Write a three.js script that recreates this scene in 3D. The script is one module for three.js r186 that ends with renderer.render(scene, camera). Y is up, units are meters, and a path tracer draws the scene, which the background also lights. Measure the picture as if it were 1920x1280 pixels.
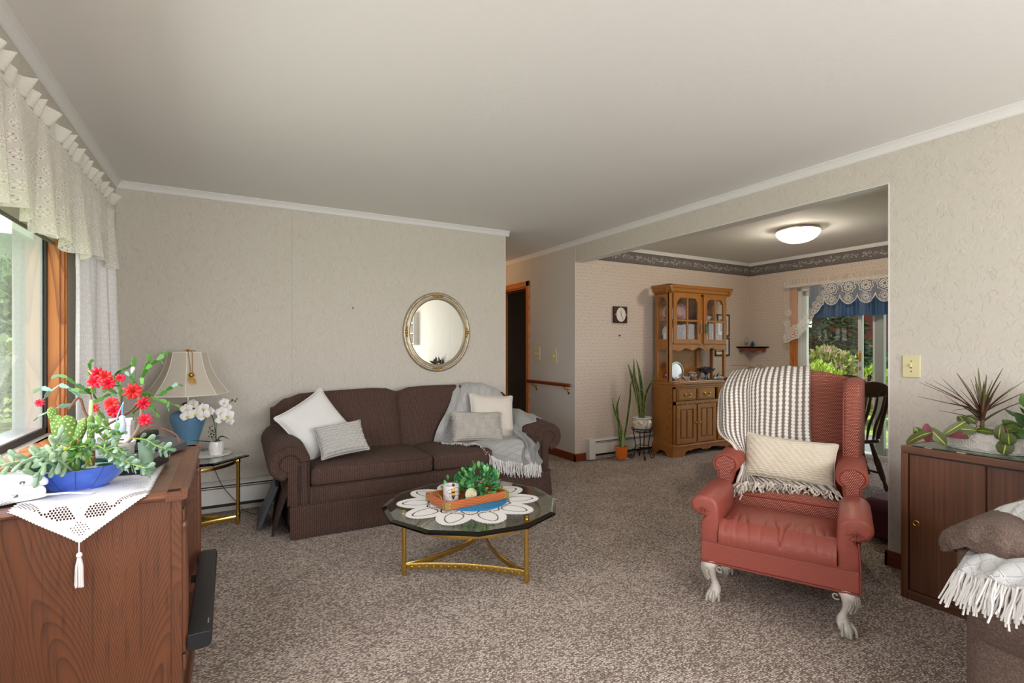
import * as THREE from 'three';
import { RoundedBoxGeometry } from 'three/addons/geometries/RoundedBoxGeometry.js';
import { mergeGeometries, mergeVertices, toCreasedNormals } from 'three/addons/utils/BufferGeometryUtils.js';
import { RectAreaLightUniformsLib } from 'three/addons/lights/RectAreaLightUniformsLib.js';

// ---------------------------------------------------------------- camera, sky, sun, window daylight, exposure
// World: x to the right along the sofa wall, y up, -z into the room; metres. The camera stands at x = z = 0.
const scene = new THREE.Scene();
const camera = new THREE.PerspectiveCamera(2 * Math.atan(640 / 941) * 180 / Math.PI, 1.5, 0.05, 400);
camera.position.set(0, 1.259, 0);
camera.rotation.y = -29.335 * Math.PI / 180;
camera.setViewOffset(1920, 1280, 0, -12.2, 1920, 1280);       // a shifted lens, so that verticals stay vertical

const renderer = new THREE.WebGLRenderer({ antialias: true });
renderer.toneMapping = THREE.LinearToneMapping;
renderer.toneMappingExposure = 1.6;
renderer.shadowMap.enabled = true;
RectAreaLightUniformsLib.init();

{ // bright hazy sky, whiter towards the horizon, a few soft clouds
  const W = 512, H = 256, d = new Float32Array(W * H * 4);
  for (let y = 0; y < H; y++) for (let x = 0; x < W; x++) {
    const e = Math.max(0, (y + 0.5) / H - 0.5) * 2, t = Math.pow(e, 0.6), a = x / W * Math.PI * 2;
    const c = 0.06 * Math.sin(a * 3 + 5 * e) * Math.sin(a * 5 + 2 + 9 * e);
    d.set([1.25 - 0.65 * t + c, 1.28 - 0.5 * t + c, 1.3 - 0.25 * t + c, 1], (y * W + x) * 4);
  }
  const t = new THREE.DataTexture(d, W, H, THREE.RGBAFormat, THREE.FloatType);
  t.mapping = THREE.EquirectangularReflectionMapping; t.magFilter = THREE.LinearFilter; t.needsUpdate = true;
  scene.background = t; scene.environment = t;
  scene.backgroundIntensity = scene.environmentIntensity = 1.1;
}
const sun = new THREE.DirectionalLight(new THREE.Color(1, 0.94, 0.84), 2.6);
sun.position.set(1.5, 16, -12); sun.target.position.set(6, 0, -4);
sun.castShadow = true; sun.shadow.mapSize.set(4096, 4096); sun.shadow.bias = -0.0005;
Object.assign(sun.shadow.camera, { left: -40, right: 40, top: 40, bottom: -40, near: 1, far: 90 });
scene.add(sun, sun.target);

// Area light standing for daylight at a window: (centre, facing, width, height, colour, strength)
function daylight(at, to, w, h, color, strength) {
  const l = new THREE.RectAreaLight(color, strength, w, h);
  l.position.set(...at); l.lookAt(...to); scene.add(l); return l;
}
const DAY = new THREE.Color(0.985, 0.965, 1.0);
daylight([-0.7, 1.36, -1.5], [1.3, 0.5, -1.5], 2.6, 0.85, DAY, 2.4);        // picture window, left
daylight([1.5, 1.4, 1.93], [1.6, 1.5, -3], 2.8, 1.15, DAY, 7.2);           // unseen window behind the camera, placed to light the room

// ---------------------------------------------------------------- helpers
const R = (d) => d * Math.PI / 180, V3 = (x, y, z) => new THREE.Vector3(x, y, z), P = (u, h, v) => new THREE.Vector3(u, h, -v);
let seed = 7;
const rnd = () => { seed = (seed * 1664525 + 1013904223) >>> 0; return seed / 4294967296; };
const rr = (a, b) => a + (b - a) * rnd(), clamp = THREE.MathUtils.clamp, smooth = THREE.MathUtils.smoothstep, lerp = THREE.MathUtils.lerp;
const used = new Map();
function numbered(n) { const k = used.get(n) ?? 0; used.set(n, k + 1); return k ? n + '_' + String(k).padStart(3, '0') : n; }
function tag(o, label, category, group, kind) {
  if (label) o.userData.label = label; if (category) o.userData.category = category;
  if (group) o.userData.group = group; if (kind) o.userData.kind = kind; return o;
}
function thing(name, label, category, [u, h, v] = [0, 0, 0], turn = 0, group) {
  const o = new THREE.Group(); o.name = numbered(name); o.position.set(u, h, -v); o.rotation.y = turn; scene.add(o);
  return tag(o, label, category, group);
}
function part(parent, name, geo, mat = MAT.oak, label) {
  const m = new THREE.Mesh(Array.isArray(geo) ? merge(geo) : geo, mat);
  m.name = parent === scene ? numbered(name) : name; m.castShadow = m.receiveShadow = true; parent.add(m);
  if (label) m.userData.label = label;
  return m;
}
const one = (name, geo, mat, label, category, group) => tag(part(scene, name, geo, mat), label, category, group);
const struct = (name, geo, mat, parent = scene) => { const m = part(parent, name, geo, mat); if (parent === scene) m.userData.kind = 'structure'; return m; };
function copyOf(o, at, turn, label) {
  const c = o.clone(); c.name = numbered(o.name.replace(/_\d+$/, '')); c.position.set(at[0], at[1], -at[2]); c.rotation.y = turn; scene.add(c);
  c.userData = { ...o.userData }; if (label) c.userData.label = label; return c;
}
function clean(g) { for (const k of Object.keys(g.attributes)) if (!['position', 'normal', 'uv', 'color'].includes(k)) g.deleteAttribute(k); return g; }
function merge(list) {
  if (list.length === 1) return list[0];
  const l = list.map((g) => clean(g.index ? g.toNonIndexed() : g.clone()));
  for (const g of l) { if (!g.attributes.uv) g.setAttribute('uv', new THREE.BufferAttribute(new Float32Array(g.attributes.position.count * 2), 2)); g.clearGroups(); }
  if (l.some((g) => g.attributes.color)) for (const g of l) if (!g.attributes.color) g.setAttribute('color', new THREE.BufferAttribute(new Float32Array(g.attributes.position.count * 3).fill(1), 3));
  return mergeGeometries(l);
}
// uv in metres from the dominant face direction; the grain (v) runs along axis 'x', 'y' or 'z'
function uvm(geo, axis = 'y', ox = 0, oy = 0) {
  const g = geo.index ? geo.toNonIndexed() : geo, p = g.attributes.position, uv = new Float32Array(p.count * 2), a = V3(), b = V3(), c = V3();
  const ai = 'xyz'.indexOf(axis);
  for (let i = 0; i < p.count; i += 3) {
    a.fromBufferAttribute(p, i); b.fromBufferAttribute(p, i + 1); c.fromBufferAttribute(p, i + 2);
    const n = b.clone().sub(a).cross(c.clone().sub(a)), m = [Math.abs(n.x), Math.abs(n.y), Math.abs(n.z)], k = m.indexOf(Math.max(...m));
    let vi = ai, ui = [0, 1, 2].find((q) => q !== k && q !== ai);
    if (k === ai) { [ui, vi] = [0, 1, 2].filter((q) => q !== k); }
    [a, b, c].forEach((q, j) => { const e = [q.x, q.y, q.z]; uv[(i + j) * 2] = e[ui] + ox; uv[(i + j) * 2 + 1] = e[vi] + oy; });
  }
  g.setAttribute('uv', new THREE.BufferAttribute(uv, 2)); return g;
}
const box = (w, h, d, x = 0, y = 0, z = 0, r = 0.003, seg = 1) => (r > 0 ? new RoundedBoxGeometry(w, h, d, seg, Math.min(r, w / 2.01, h / 2.01, d / 2.01)) : new THREE.BoxGeometry(w, h, d)).translate(x, y, z);
const span = (x0, x1, y0, y1, z0, z1, r = 0.003) => box(Math.abs(x1 - x0), Math.abs(y1 - y0), Math.abs(z1 - z0), (x0 + x1) / 2, (y0 + y1) / 2, (z0 + z1) / 2, r);
const wspan = (u0, u1, h0, h1, v0, v1, r = 0) => span(u0, u1, h0, h1, -v0, -v1, r);
const cyl = (r1, r2, h, x = 0, y = 0, z = 0, n = 24) => new THREE.CylinderGeometry(r1, r2, h, n).translate(x, y, z);
const sph = (r, x = 0, y = 0, z = 0, sx = 1, sy = 1, sz = 1, n = 16) => new THREE.SphereGeometry(r, n, Math.ceil(n * 0.7)).scale(sx, sy, sz).translate(x, y, z);
const lathe = (pts, n = 32) => new THREE.LatheGeometry(pts.map(([a, b]) => new THREE.Vector2(a, b)), n);
const curve = (pts, closed = false) => new THREE.CatmullRomCurve3(pts.map((p) => (p.isVector3 ? p : V3(...p))), closed, 'centripetal');
const tube = (pts, r, n = 24, k = 8, closed = false) => new THREE.TubeGeometry(curve(pts, closed), n, r, k, closed);
class Poly extends THREE.Curve {            // straight runs with tight corners
  constructor(p) { super(); this.p = p; this.L = [0]; for (let i = 1; i < p.length; i++) this.L.push(this.L[i - 1] + p[i].distanceTo(p[i - 1])); }
  getPoint(t, o = V3()) { const d = t * this.L[this.L.length - 1]; let i = 1; while (i < this.p.length - 1 && this.L[i] < d) i++; return o.lerpVectors(this.p[i - 1], this.p[i], clamp((d - this.L[i - 1]) / (this.L[i] - this.L[i - 1] || 1), 0, 1)); }
}
const piping = (pts, r, n = 90, k = 6) => new THREE.TubeGeometry(new Poly(pts.map((p) => (p.isVector3 ? p : V3(...p)))), n, r, k);
function rod(a, b, r1, r2 = r1, n = 12) {     // straight bar between two points
  const d = b.clone().sub(a), g = new THREE.CylinderGeometry(r2, r1, d.length(), n);
  return g.applyQuaternion(new THREE.Quaternion().setFromUnitVectors(V3(0, 1, 0), d.clone().normalize())).translate(...a.clone().add(b).multiplyScalar(0.5).toArray());
}
function turned(a, b, prof, n = 16) {         // lathe profile [radius, 0..1] stretched from a to b
  const d = b.clone().sub(a), L = d.length(), g = lathe(prof.map(([r, t]) => [r, t * L]), n);
  return g.applyQuaternion(new THREE.Quaternion().setFromUnitVectors(V3(0, 1, 0), d.normalize())).translate(a.x, a.y, a.z);
}
function shape(pts) { const s = new THREE.Shape(); pts.forEach(([x, y], i) => (i ? s.lineTo(x, y) : s.moveTo(x, y))); s.closePath(); return s; }
function ext(s, depth, bevel = 0.002, seg = 1, curveSegments = 12) {
  return new THREE.ExtrudeGeometry(Array.isArray(s) ? shape(s) : s, { depth: depth - 2 * bevel, bevelEnabled: bevel > 0, bevelThickness: bevel, bevelSize: bevel, bevelOffset: -bevel, bevelSegments: seg, curveSegments }).translate(0, 0, bevel);
}
function spline(pts, n = 60, closed = false) { return new THREE.SplineCurve(pts.map(([x, y]) => new THREE.Vector2(x, y))).getPoints(n).map((p) => [p.x, p.y]); }
// Profile [out, down] swept along a straight run from a to b on a wall whose inward normal is n (mouldings)
function moulding(a, b, n, prof) {
  const t = b.clone().sub(a), L = t.length(); t.normalize();
  const up = V3(0, 1, 0), flip = n.clone().cross(up).dot(t) < 0, g = ext(prof.map(([o, y]) => [o, y]), L, 0);
  return flip ? g.applyMatrix4(new THREE.Matrix4().makeBasis(n, up, t.clone().negate())).translate(b.x, b.y, b.z) : g.applyMatrix4(new THREE.Matrix4().makeBasis(n, up, t)).translate(a.x, a.y, a.z);
}
function smoothed(g, angle = 40) { return toCreasedNormals(g.index ? g.toNonIndexed() : g, R(angle)); }
// A surface from f(s, t) -> Vector3, s and t in 0..1; with thickness it becomes a closed slab
function sheet(f, ns, nt, thick = 0, uvs = [1, 1]) {
  const pos = [], uv = [], idx = [], pt = [];
  for (let j = 0; j <= nt; j++) for (let i = 0; i <= ns; i++) pt.push(f(i / ns, j / nt));
  const at = (i, j) => pt[clamp(j, 0, nt) * (ns + 1) + clamp(i, 0, ns)], nrm = (i, j) => at(i + 1, j).clone().sub(at(i - 1, j)).cross(at(i, j + 1).clone().sub(at(i, j - 1))).normalize();
  const N = (ns + 1) * (nt + 1);
  for (let k = 0; k < (thick ? 2 : 1); k++) for (let j = 0; j <= nt; j++) for (let i = 0; i <= ns; i++) {
    const p = at(i, j).clone(); if (thick) p.addScaledVector(nrm(i, j), (k ? -0.5 : 0.5) * thick);
    pos.push(p.x, p.y, p.z); uv.push(i / ns * uvs[0], j / nt * uvs[1]);
  }
  for (let j = 0; j < nt; j++) for (let i = 0; i < ns; i++) {
    const a = j * (ns + 1) + i, b = a + 1, c = a + ns + 1, d = c + 1;
    idx.push(a, b, d, a, d, c); if (thick) idx.push(N + a, N + d, N + b, N + a, N + c, N + d);
  }
  if (thick) {
    const side = (a, b) => idx.push(a, N + a, N + b, a, N + b, b);
    for (let i = 0; i < ns; i++) { side(i, i + 1); side(nt * (ns + 1) + i + 1, nt * (ns + 1) + i); }
    for (let j = 0; j < nt; j++) { side((j + 1) * (ns + 1), j * (ns + 1)); side(j * (ns + 1) + ns, (j + 1) * (ns + 1) + ns); }
  }
  const g = new THREE.BufferGeometry(); g.setIndex(idx);
  g.setAttribute('position', new THREE.Float32BufferAttribute(pos, 3)); g.setAttribute('uv', new THREE.Float32BufferAttribute(uv, 2)); g.computeVertexNormals(); return g;
}
// Smooth surface through a grid of control points [row][col]
function grid(rows) {
  const cs = rows.map((r) => curve(r));
  return (s, t) => curve(cs.map((c) => c.getPoint(clamp(s, 0, 1)))).getPoint(clamp(t, 0, 1));
}
// Long leaf along a path: w(t) half width, fold = how far the edges lift
function blade(pts, w, n = 12, fold = 0.3, side = V3(1, 0, 0), thick = 0.0012) {
  const c = curve(pts), P0 = [], up = V3();
  for (let i = 0; i <= n; i++) {
    const t = i / n, p = c.getPoint(t), d = c.getTangent(t), s = side.clone().addScaledVector(d, -side.dot(d)).normalize(); up.crossVectors(d, s).normalize();
    const hw = Math.max(w(t), 0.0004);
    P0.push([-1, -0.5, 0, 0.5, 1].map((k) => p.clone().addScaledVector(s, k * hw).addScaledVector(up, -fold * hw * k * k)));
  }
  return sheet((s, t) => P0[Math.round(t * n)][Math.round(s * 4)], 4, n, thick);
}
// ---------------------------------------------------------------- noise and textures
function lattice(n, s) { let q = s * 7919 + 13; const a = new Float32Array(n * n); for (let i = 0; i < a.length; i++) { q = (q * 1664525 + 1013904223) >>> 0; a[i] = q / 4294967296; } return a; }
const LAT = [0, 1, 2, 3, 4, 5, 6, 7].map((k) => lattice(256, k + 1));
function vnoise(x, y, px, py, k = 0) {        // value noise, periodic in px, py cells (at most 256)
  const x0 = Math.floor(x), y0 = Math.floor(y), fx = x - x0, fy = y - y0, u = fx * fx * (3 - 2 * fx), v = fy * fy * (3 - 2 * fy), L = LAT[k & 7];
  const X0 = ((x0 % px) + px) % px, X1 = (X0 + 1) % px, Y0 = ((y0 % py) + py) % py, Y1 = (Y0 + 1) % py;
  const a = L[Y0 * 256 + X0], b = L[Y0 * 256 + X1], c = L[Y1 * 256 + X0], d = L[Y1 * 256 + X1];
  return a + (b - a) * u + (c - a) * v + (a - b - c + d) * u * v;
}
function fbm(x, y, p, oct = 4, k = 0) { let s = 0, a = 0.5, f = 1; for (let i = 0; i < oct; i++) { s += a * vnoise(x * f, y * f, Math.min(256, p * f), Math.min(256, p * f), k + i); a *= 0.5; f *= 2; } return s; }
function finish(t, rx, ry, srgb, mirror) {
  t.wrapS = t.wrapT = mirror ? THREE.MirroredRepeatWrapping : THREE.RepeatWrapping; t.repeat.set(rx, ry); t.magFilter = THREE.LinearFilter;
  if (srgb) t.colorSpace = THREE.SRGBColorSpace; t.needsUpdate = true; return t;
}
function ctex(w, h, f, { repeat = [1, 1], mirror = false } = {}) {   // colour map: f(x, y in 0..1) -> [r, g, b] sRGB 0..255
  const d = new Uint8Array(w * h * 4);
  for (let y = 0; y < h; y++) for (let x = 0; x < w; x++) { const c = f((x + 0.5) / w, (y + 0.5) / h), i = (y * w + x) * 4; d[i] = clamp(c[0], 0, 255); d[i + 1] = clamp(c[1], 0, 255); d[i + 2] = clamp(c[2], 0, 255); d[i + 3] = 255; }
  return finish(new THREE.DataTexture(d, w, h, THREE.RGBAFormat), ...repeat, true, mirror);
}
function gtex(w, h, f, { repeat = [1, 1], mirror = false } = {}) {   // grey map (bump, roughness, alpha): f -> 0..1
  const d = new Uint8Array(w * h * 4).fill(255);
  for (let y = 0; y < h; y++) for (let x = 0; x < w; x++) { const i = (y * w + x) * 4; d[i] = d[i + 1] = d[i + 2] = clamp(f((x + 0.5) / w, (y + 0.5) / h), 0, 1) * 255; }
  return finish(new THREE.DataTexture(d, w, h, THREE.RGBAFormat), ...repeat, false, mirror);
}
function canvasTex(w, h, draw, { repeat = [1, 1], srgb = true, mirror = false } = {}) {
  const c = document.createElement('canvas'); c.width = w; c.height = h; draw(c.getContext('2d'), w, h);
  return finish(new THREE.CanvasTexture(c), ...repeat, srgb, mirror);
}
const again = (t, rx, ry) => { const c = t.clone(); c.repeat.set(rx, ry); c.needsUpdate = true; return c; };
const std = (o) => new THREE.MeshStandardMaterial({ roughness: 0.7, ...o });
const phy = (o) => new THREE.MeshPhysicalMaterial({ roughness: 0.5, ...o });
const hex = (s) => new THREE.Color(s);
const mix3 = (a, b, t) => [a[0] + (b[0] - a[0]) * t, a[1] + (b[1] - a[1]) * t, a[2] + (b[2] - a[2]) * t];
// Sawn board out of a log: rings cut by a tilted plane, latewood lines, pores; 1 m x 1 m, grain along v
function woodTex(c1, c2, c3, { freq = 60, z0 = 0.06, tilt = 0.08, k = 0, warp = 0.02, pores = 0.5, size = 1024 } = {}) {
  return ctex(size, size, (x, y) => {
    const n1 = vnoise(x * 3, y * 1.2, 64, 64, k) - 0.5, n2 = vnoise(x * 7, y * 2.5, 64, 64, k + 1) - 0.5, xx = ((x * 3.2 + 0.35 * Math.sin(y * 2 + k)) % 1) - 0.5, cell = Math.floor(x * 3.2 + 0.35 * Math.sin(y * 2 + k));
    const zz = z0 + tilt * (y + 0.37 * cell) + warp * n2, r = Math.hypot(xx * 0.32 + warp * n1, zz) * freq;
    const f = r - Math.floor(r), late = Math.pow(f, 3) * (1 - smooth(f, 0.93, 1)) * (0.55 + 0.6 * vnoise(x * 5, y * 2, 64, 64, k + 4));
    const pore = Math.pow(vnoise(x * 250, y * 9, 256, 64, k + 2), 5) * pores, tone = vnoise(x * 12, y * 1.5, 64, 64, k + 3);
    return mix3(mix3(c1, c2, tone * 0.7 + 0.15), c3, clamp(late * 0.85 + pore * 0.5, 0, 1));
  }, { mirror: true });
}
// ---------------------------------------------------------------- materials of the room
function strokes(g, w, h, base, light, dark, n) {        // embossed brush-stroke wallpaper, tiling
  g.fillStyle = base; g.fillRect(0, 0, w, h); seed = 11; g.lineCap = 'round';
  for (let i = 0; i < n; i++) {
    const x = rnd() * w, y = rnd() * h, a = -Math.PI / 2 + rr(-0.9, 0.9), L = rr(10, 60) * w / 2048, b = rr(-0.8, 0.8), hi = rnd() < 0.55;
    g.strokeStyle = hi ? light : dark; g.globalAlpha = rr(0.25, 0.8); g.lineWidth = rr(1.5, 6) * w / 2048;
    for (const ox of [0, -w, w]) for (const oy of [0, -h, h]) {
      if (x + ox < -80 || x + ox > w + 80 || y + oy < -80 || y + oy > h + 80) continue;
      g.beginPath(); g.moveTo(x + ox, y + oy);
      g.quadraticCurveTo(x + ox + Math.cos(a + b) * L * 0.6, y + oy + Math.sin(a + b) * L * 0.6, x + ox + Math.cos(a) * L, y + oy + Math.sin(a) * L); g.stroke();
    }
  }
  g.globalAlpha = 1;
}
const wallMap = canvasTex(2048, 2048, (g, w, h) => strokes(g, w, h, '#ccc6ba', '#d6d0c4', '#bbb4a7', 7000), { repeat: [0.62, 0.62] });
const wallBump = canvasTex(2048, 2048, (g, w, h) => strokes(g, w, h, '#808080', '#d8d8d8', '#303030', 7000), { repeat: [0.62, 0.62], srgb: false });
const floral = canvasTex(1024, 1024, (g, w, h) => {      // little sprigs and dots, 0.6 m
  g.fillStyle = '#d2c3b5'; g.fillRect(0, 0, w, h); seed = 5;
  for (let j = 0; j < 16; j++) for (let i = 0; i < 16; i++) {
    const x = (i + (j % 2 ? 0.5 : 0) + rr(-0.22, 0.22)) * 64, y = (j + rr(-0.22, 0.22)) * 64, c = ['#8b7e86', '#a08a74', '#7f8590', '#a8877c'][Math.floor(rnd() * 4)];
    for (const ox of [0, w, -w]) for (const oy of [0, h, -h]) {
      g.fillStyle = c; g.beginPath(); g.ellipse(x + ox, y + oy, 6, 8, i * 0.7, 0, 7); g.fill();
      g.fillStyle = '#c3ae9a'; for (let k = 0; k < 3; k++) { g.beginPath(); g.ellipse(x + ox + 13 * Math.cos(k * 2.1 + i), y + oy + 13 * Math.sin(k * 2.1 + i), 4.5, 2.5, k + j, 0, 7); g.fill(); }
      g.fillStyle = '#cdb9a6'; g.beginPath(); g.ellipse(x + ox + 30, y + oy + 28, 4, 3, j, 0, 7); g.fill();
    }
  }
}, { repeat: [1 / 0.6, 1 / 0.6] });
const borderMap = canvasTex(2048, 300, (g, w, h) => {    // dark border paper with pale leaves and roses, 1.0 m
  g.fillStyle = '#6b6563'; g.fillRect(0, 0, w, h); seed = 21;
  g.fillStyle = '#595452'; g.fillRect(0, 0, w, 20); g.fillRect(0, h - 20, w, 20);
  for (let n = 0; n < 5; n++) {
    const cx = (n + 0.5) * w / 5;
    for (let k = 0; k < 26; k++) {
      const a = rr(0, 6.28), x = cx + rr(-185, 185), y = 150 + rr(-88, 88) * (1 - Math.abs(x - cx) / 260), t = rnd();
      g.fillStyle = t < 0.3 ? '#b9aeaa' : t < 0.6 ? '#c7bcae' : t < 0.8 ? '#8f918a' : '#a58d8a';
      g.beginPath(); g.ellipse(x, y, t < 0.3 ? 17 : 24, t < 0.3 ? 14 : 9, a, 0, 7); g.fill();
      g.strokeStyle = '#817f76'; g.lineWidth = 4; g.beginPath(); g.moveTo(x, y); g.lineTo(x + 30 * Math.cos(a + 1), y + 30 * Math.sin(a + 1)); g.stroke();
    }
  }
}, { repeat: [1, 1] });
const LOOPX = 150, LOOPY = 200;                          // berber loops, 1.5 m tile
function loop(x, y) {
  const gy = y * LOOPY, j = Math.floor(gy), gx = x * LOOPX + (j % 2) * 0.5, best = { d: 9, i: 0, j: 0 };
  for (let dj = -1; dj <= 1; dj++) {
    const jj = j + dj, off = (((jj % 2) + 2) % 2) * 0.5, gx2 = x * LOOPX + off, i0 = Math.floor(gx2);
    for (let di = -1; di <= 1; di++) {
      const ii = i0 + di, wi = ((ii % LOOPX) + LOOPX) % LOOPX, wj = ((jj % LOOPY) + LOOPY) % LOOPY, h = LAT[0][wj * 256 + wi], h2 = LAT[1][wj * 256 + wi];
      const dx = gx2 - (ii + 0.5 + (h - 0.5) * 0.5), dy = gy - (jj + 0.5 + (h2 - 0.5) * 0.5), tw = (LAT[4][wj * 256 + wi] - 0.5) * 1.6, ax = dx * Math.cos(tw) + dy * Math.sin(tw), ay = -dx * Math.sin(tw) + dy * Math.cos(tw), d = Math.hypot(ax * 1.15, ay * 1.5);
      if (d < best.d) { best.d = d; best.i = wi; best.j = wj; }
    }
  }
  return best;
}
const carpetMap = ctex(2048, 2048, (x, y) => {
  const b = loop(x, y), h = LAT[2][b.j * 256 + b.i], h3 = LAT[3][b.j * 256 + b.i], patch = fbm(x * 8, y * 8, 8, 3, 2) - 0.45;
  const t = clamp(h + patch * 0.5, 0, 1), c = t < 0.34 ? mix3([132, 116, 105], [158, 141, 128], h3) : t < 0.68 ? mix3([176, 159, 146], [196, 180, 167], h3) : mix3([206, 191, 179], [224, 211, 199], h3);
  const gap = smooth(b.d, 0.42, 0.85); return mix3(c, [104, 90, 81], gap * 0.7);
}, { repeat: [1 / 1.5, 1 / 1.5] });
const carpetBump = gtex(2048, 2048, (x, y) => { const b = loop(x, y); return Math.sqrt(Math.max(0, 1 - b.d * b.d * 1.1)) * (0.75 + 0.25 * LAT[5][b.j * 256 + b.i]); }, { repeat: [1 / 1.5, 1 / 1.5] });
const plasterBump = gtex(512, 512, (x, y) => fbm(x * 64, y * 64, 64, 3, 3), { repeat: [0.8, 0.8] });
const orangeWood = woodTex([222, 146, 80], [202, 124, 60], [140, 74, 34], { freq: 110, z0: 0.09, tilt: 0.05, k: 1 });
const MAT = {
  wall: std({ map: wallMap, bumpMap: wallBump, bumpScale: 0.0012, roughness: 0.75 }),
  floral: std({ map: floral, roughness: 0.85 }), border: std({ map: borderMap, roughness: 0.8 }),
  hall: std({ color: hex('#cdc8c0'), roughness: 0.85 }), ceiling: std({ color: hex('#ecebe8'), bumpMap: plasterBump, bumpScale: 0.0006, roughness: 0.9 }),
  carpet: std({ map: carpetMap, bumpMap: carpetBump, bumpScale: 0.006, roughness: 1 }),
  white: std({ color: hex('#e4e3e0'), roughness: 0.45 }), enamel: std({ color: hex('#d9d6d0'), roughness: 0.4 }), black: std({ color: hex('#151413'), roughness: 0.5 }),
  trim: std({ map: orangeWood, roughness: 0.4 }), door: std({ map: again(orangeWood, 1, 1), color: hex('#7a4e38'), roughness: 0.45 }),
  vinyl: std({ color: hex('#e2e5e2'), roughness: 0.35 }), gasket: std({ color: hex('#3a3530'), roughness: 0.6 }),
  pane: phy({ color: 0xffffff, transmission: 1, thickness: 0, roughness: 0, ior: 1.5 }),
  brass: phy({ color: hex('#dcb964'), metalness: 1, roughness: 0.2 }), outside: std({ color: hex('#b8b4ac'), roughness: 0.9 }),
  ivory: std({ color: hex('#d8cf9e'), roughness: 0.35 }), hole: std({ color: hex('#2a2622'), roughness: 0.8 }),
};
MAT.baseWood = std({ map: again(orangeWood, 1, 1), color: hex('#9a6a4c'), roughness: 0.4 });
// ---------------------------------------------------------------- the room shell
const UL = -0.704, UR = 3.333, VA = 4.467, VC = 4.505, UD = 6.361, HC = 2.44, VB = -2.0, UA = 2.433, T = 0.12;
const wallGeo = (list, ax = 'y') => uvm(merge(list), ax);
struct('floor', uvm(wspan(UL - 0.2, UD + 0.2, -0.12, 0, VB - 0.2, 8.2), 'z'), MAT.carpet);
struct('ceiling', uvm(wspan(UL - 0.2, UD + 0.2, HC, HC + 0.15, VB - 0.2, 8.2), 'z'), MAT.ceiling);
const WIN = { v0: 0.15, v1: 3.13, h0: 0.86, h1: 2.0 };
struct('wall_left', wallGeo([wspan(UL - 0.16, UL, 0, WIN.h0, VB, VA + 0.2), wspan(UL - 0.16, UL, WIN.h1, HC, VB, VA + 0.2), wspan(UL - 0.16, UL, WIN.h0, WIN.h1, VB, WIN.v0), wspan(UL - 0.16, UL, WIN.h0, WIN.h1, WIN.v1, VA + 0.2)]), MAT.wall);
struct('wall_back', wallGeo([wspan(UL, UA, 0, HC, VA, VA + T)]), MAT.wall);
struct('wall_right', wallGeo([wspan(UR, UR + T, 0, HC, VB, 1.47), wspan(UR, UR + T, 2.216, HC, 1.47, VC)]), MAT.wall);
const RW = { u0: 0.0, u1: 2.9, h0: 0.8, h1: 2.05 };
struct('wall_front', wallGeo([wspan(UL, UR, 0, RW.h0, VB - 0.16, VB), wspan(UL, UR, RW.h1, HC, VB - 0.16, VB), wspan(UL, RW.u0, RW.h0, RW.h1, VB - 0.16, VB), wspan(RW.u1, UR, RW.h0, RW.h1, VB - 0.16, VB)]), MAT.wall);
// hall
const DH = { v0: 5.54, v1: 6.32, h: 2.05 };
struct('wall_hall', uvm(merge([wspan(UR, UR + T, 0, HC, VC + T, DH.v0), wspan(UR, UR + T, DH.h, HC, DH.v0, DH.v1), wspan(UR, UR + T, 0, HC, DH.v1, 8), wspan(UR, UR + 0.012, 0, HC, VC, VC + T)]), 'y'), MAT.hall);
struct('wall_hall_left', uvm(merge([wspan(UA - T, UA, 0, HC, VA + T, 8)]), 'y'), MAT.hall);
struct('wall_hall_end', uvm(wspan(UA - T, UR + T, 0, HC, 8, 8.12), 'y'), MAT.hall);
struct('wall_bedroom', uvm(merge([wspan(UR + T, 5.2, 0, HC, 7.3, 7.42), wspan(5.2, 5.32, 0, HC, VC + T, 7.42)]), 'y'), MAT.hall);
// dining room
const SD = { v0: 1.75, v1: 3.82, h: 2.03 };
struct('wall_dining_back', uvm(wspan(UR + 0.012, UD + 0.2, 0, HC, VC, VC + T), 'y'), MAT.floral);
struct('wall_dining_right', uvm(merge([wspan(UD, UD + 0.16, 0, HC, SD.v1, VC + T), wspan(UD, UD + 0.16, SD.h, HC, SD.v0, SD.v1), wspan(UD, UD + 0.16, 0, HC, 0.3, SD.v0)]), 'y'), MAT.floral);
struct('wall_dining_front', uvm(wspan(UR + T, UD + 0.16, 0, HC, 0.3 - T, 0.3), 'y'), MAT.floral);
{ // wallpaper border: a strip of paper under the crown
  const b = uvm(merge([wspan(UR + T, UD, 2.262, 2.405, VC - 0.0015, VC)]), 'y', 0, -2.262), c = uvm(wspan(UD - 0.0015, UD, 2.262, 2.405, 0.3, VC), 'y', 0.3, -2.262);
  for (const g of [b, c]) { const uv = g.attributes.uv; for (let i = 0; i < uv.count; i++) uv.setY(i, uv.getY(i) / 0.143); }
  struct('trim_1', merge([b, c]), MAT.border);
}
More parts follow.
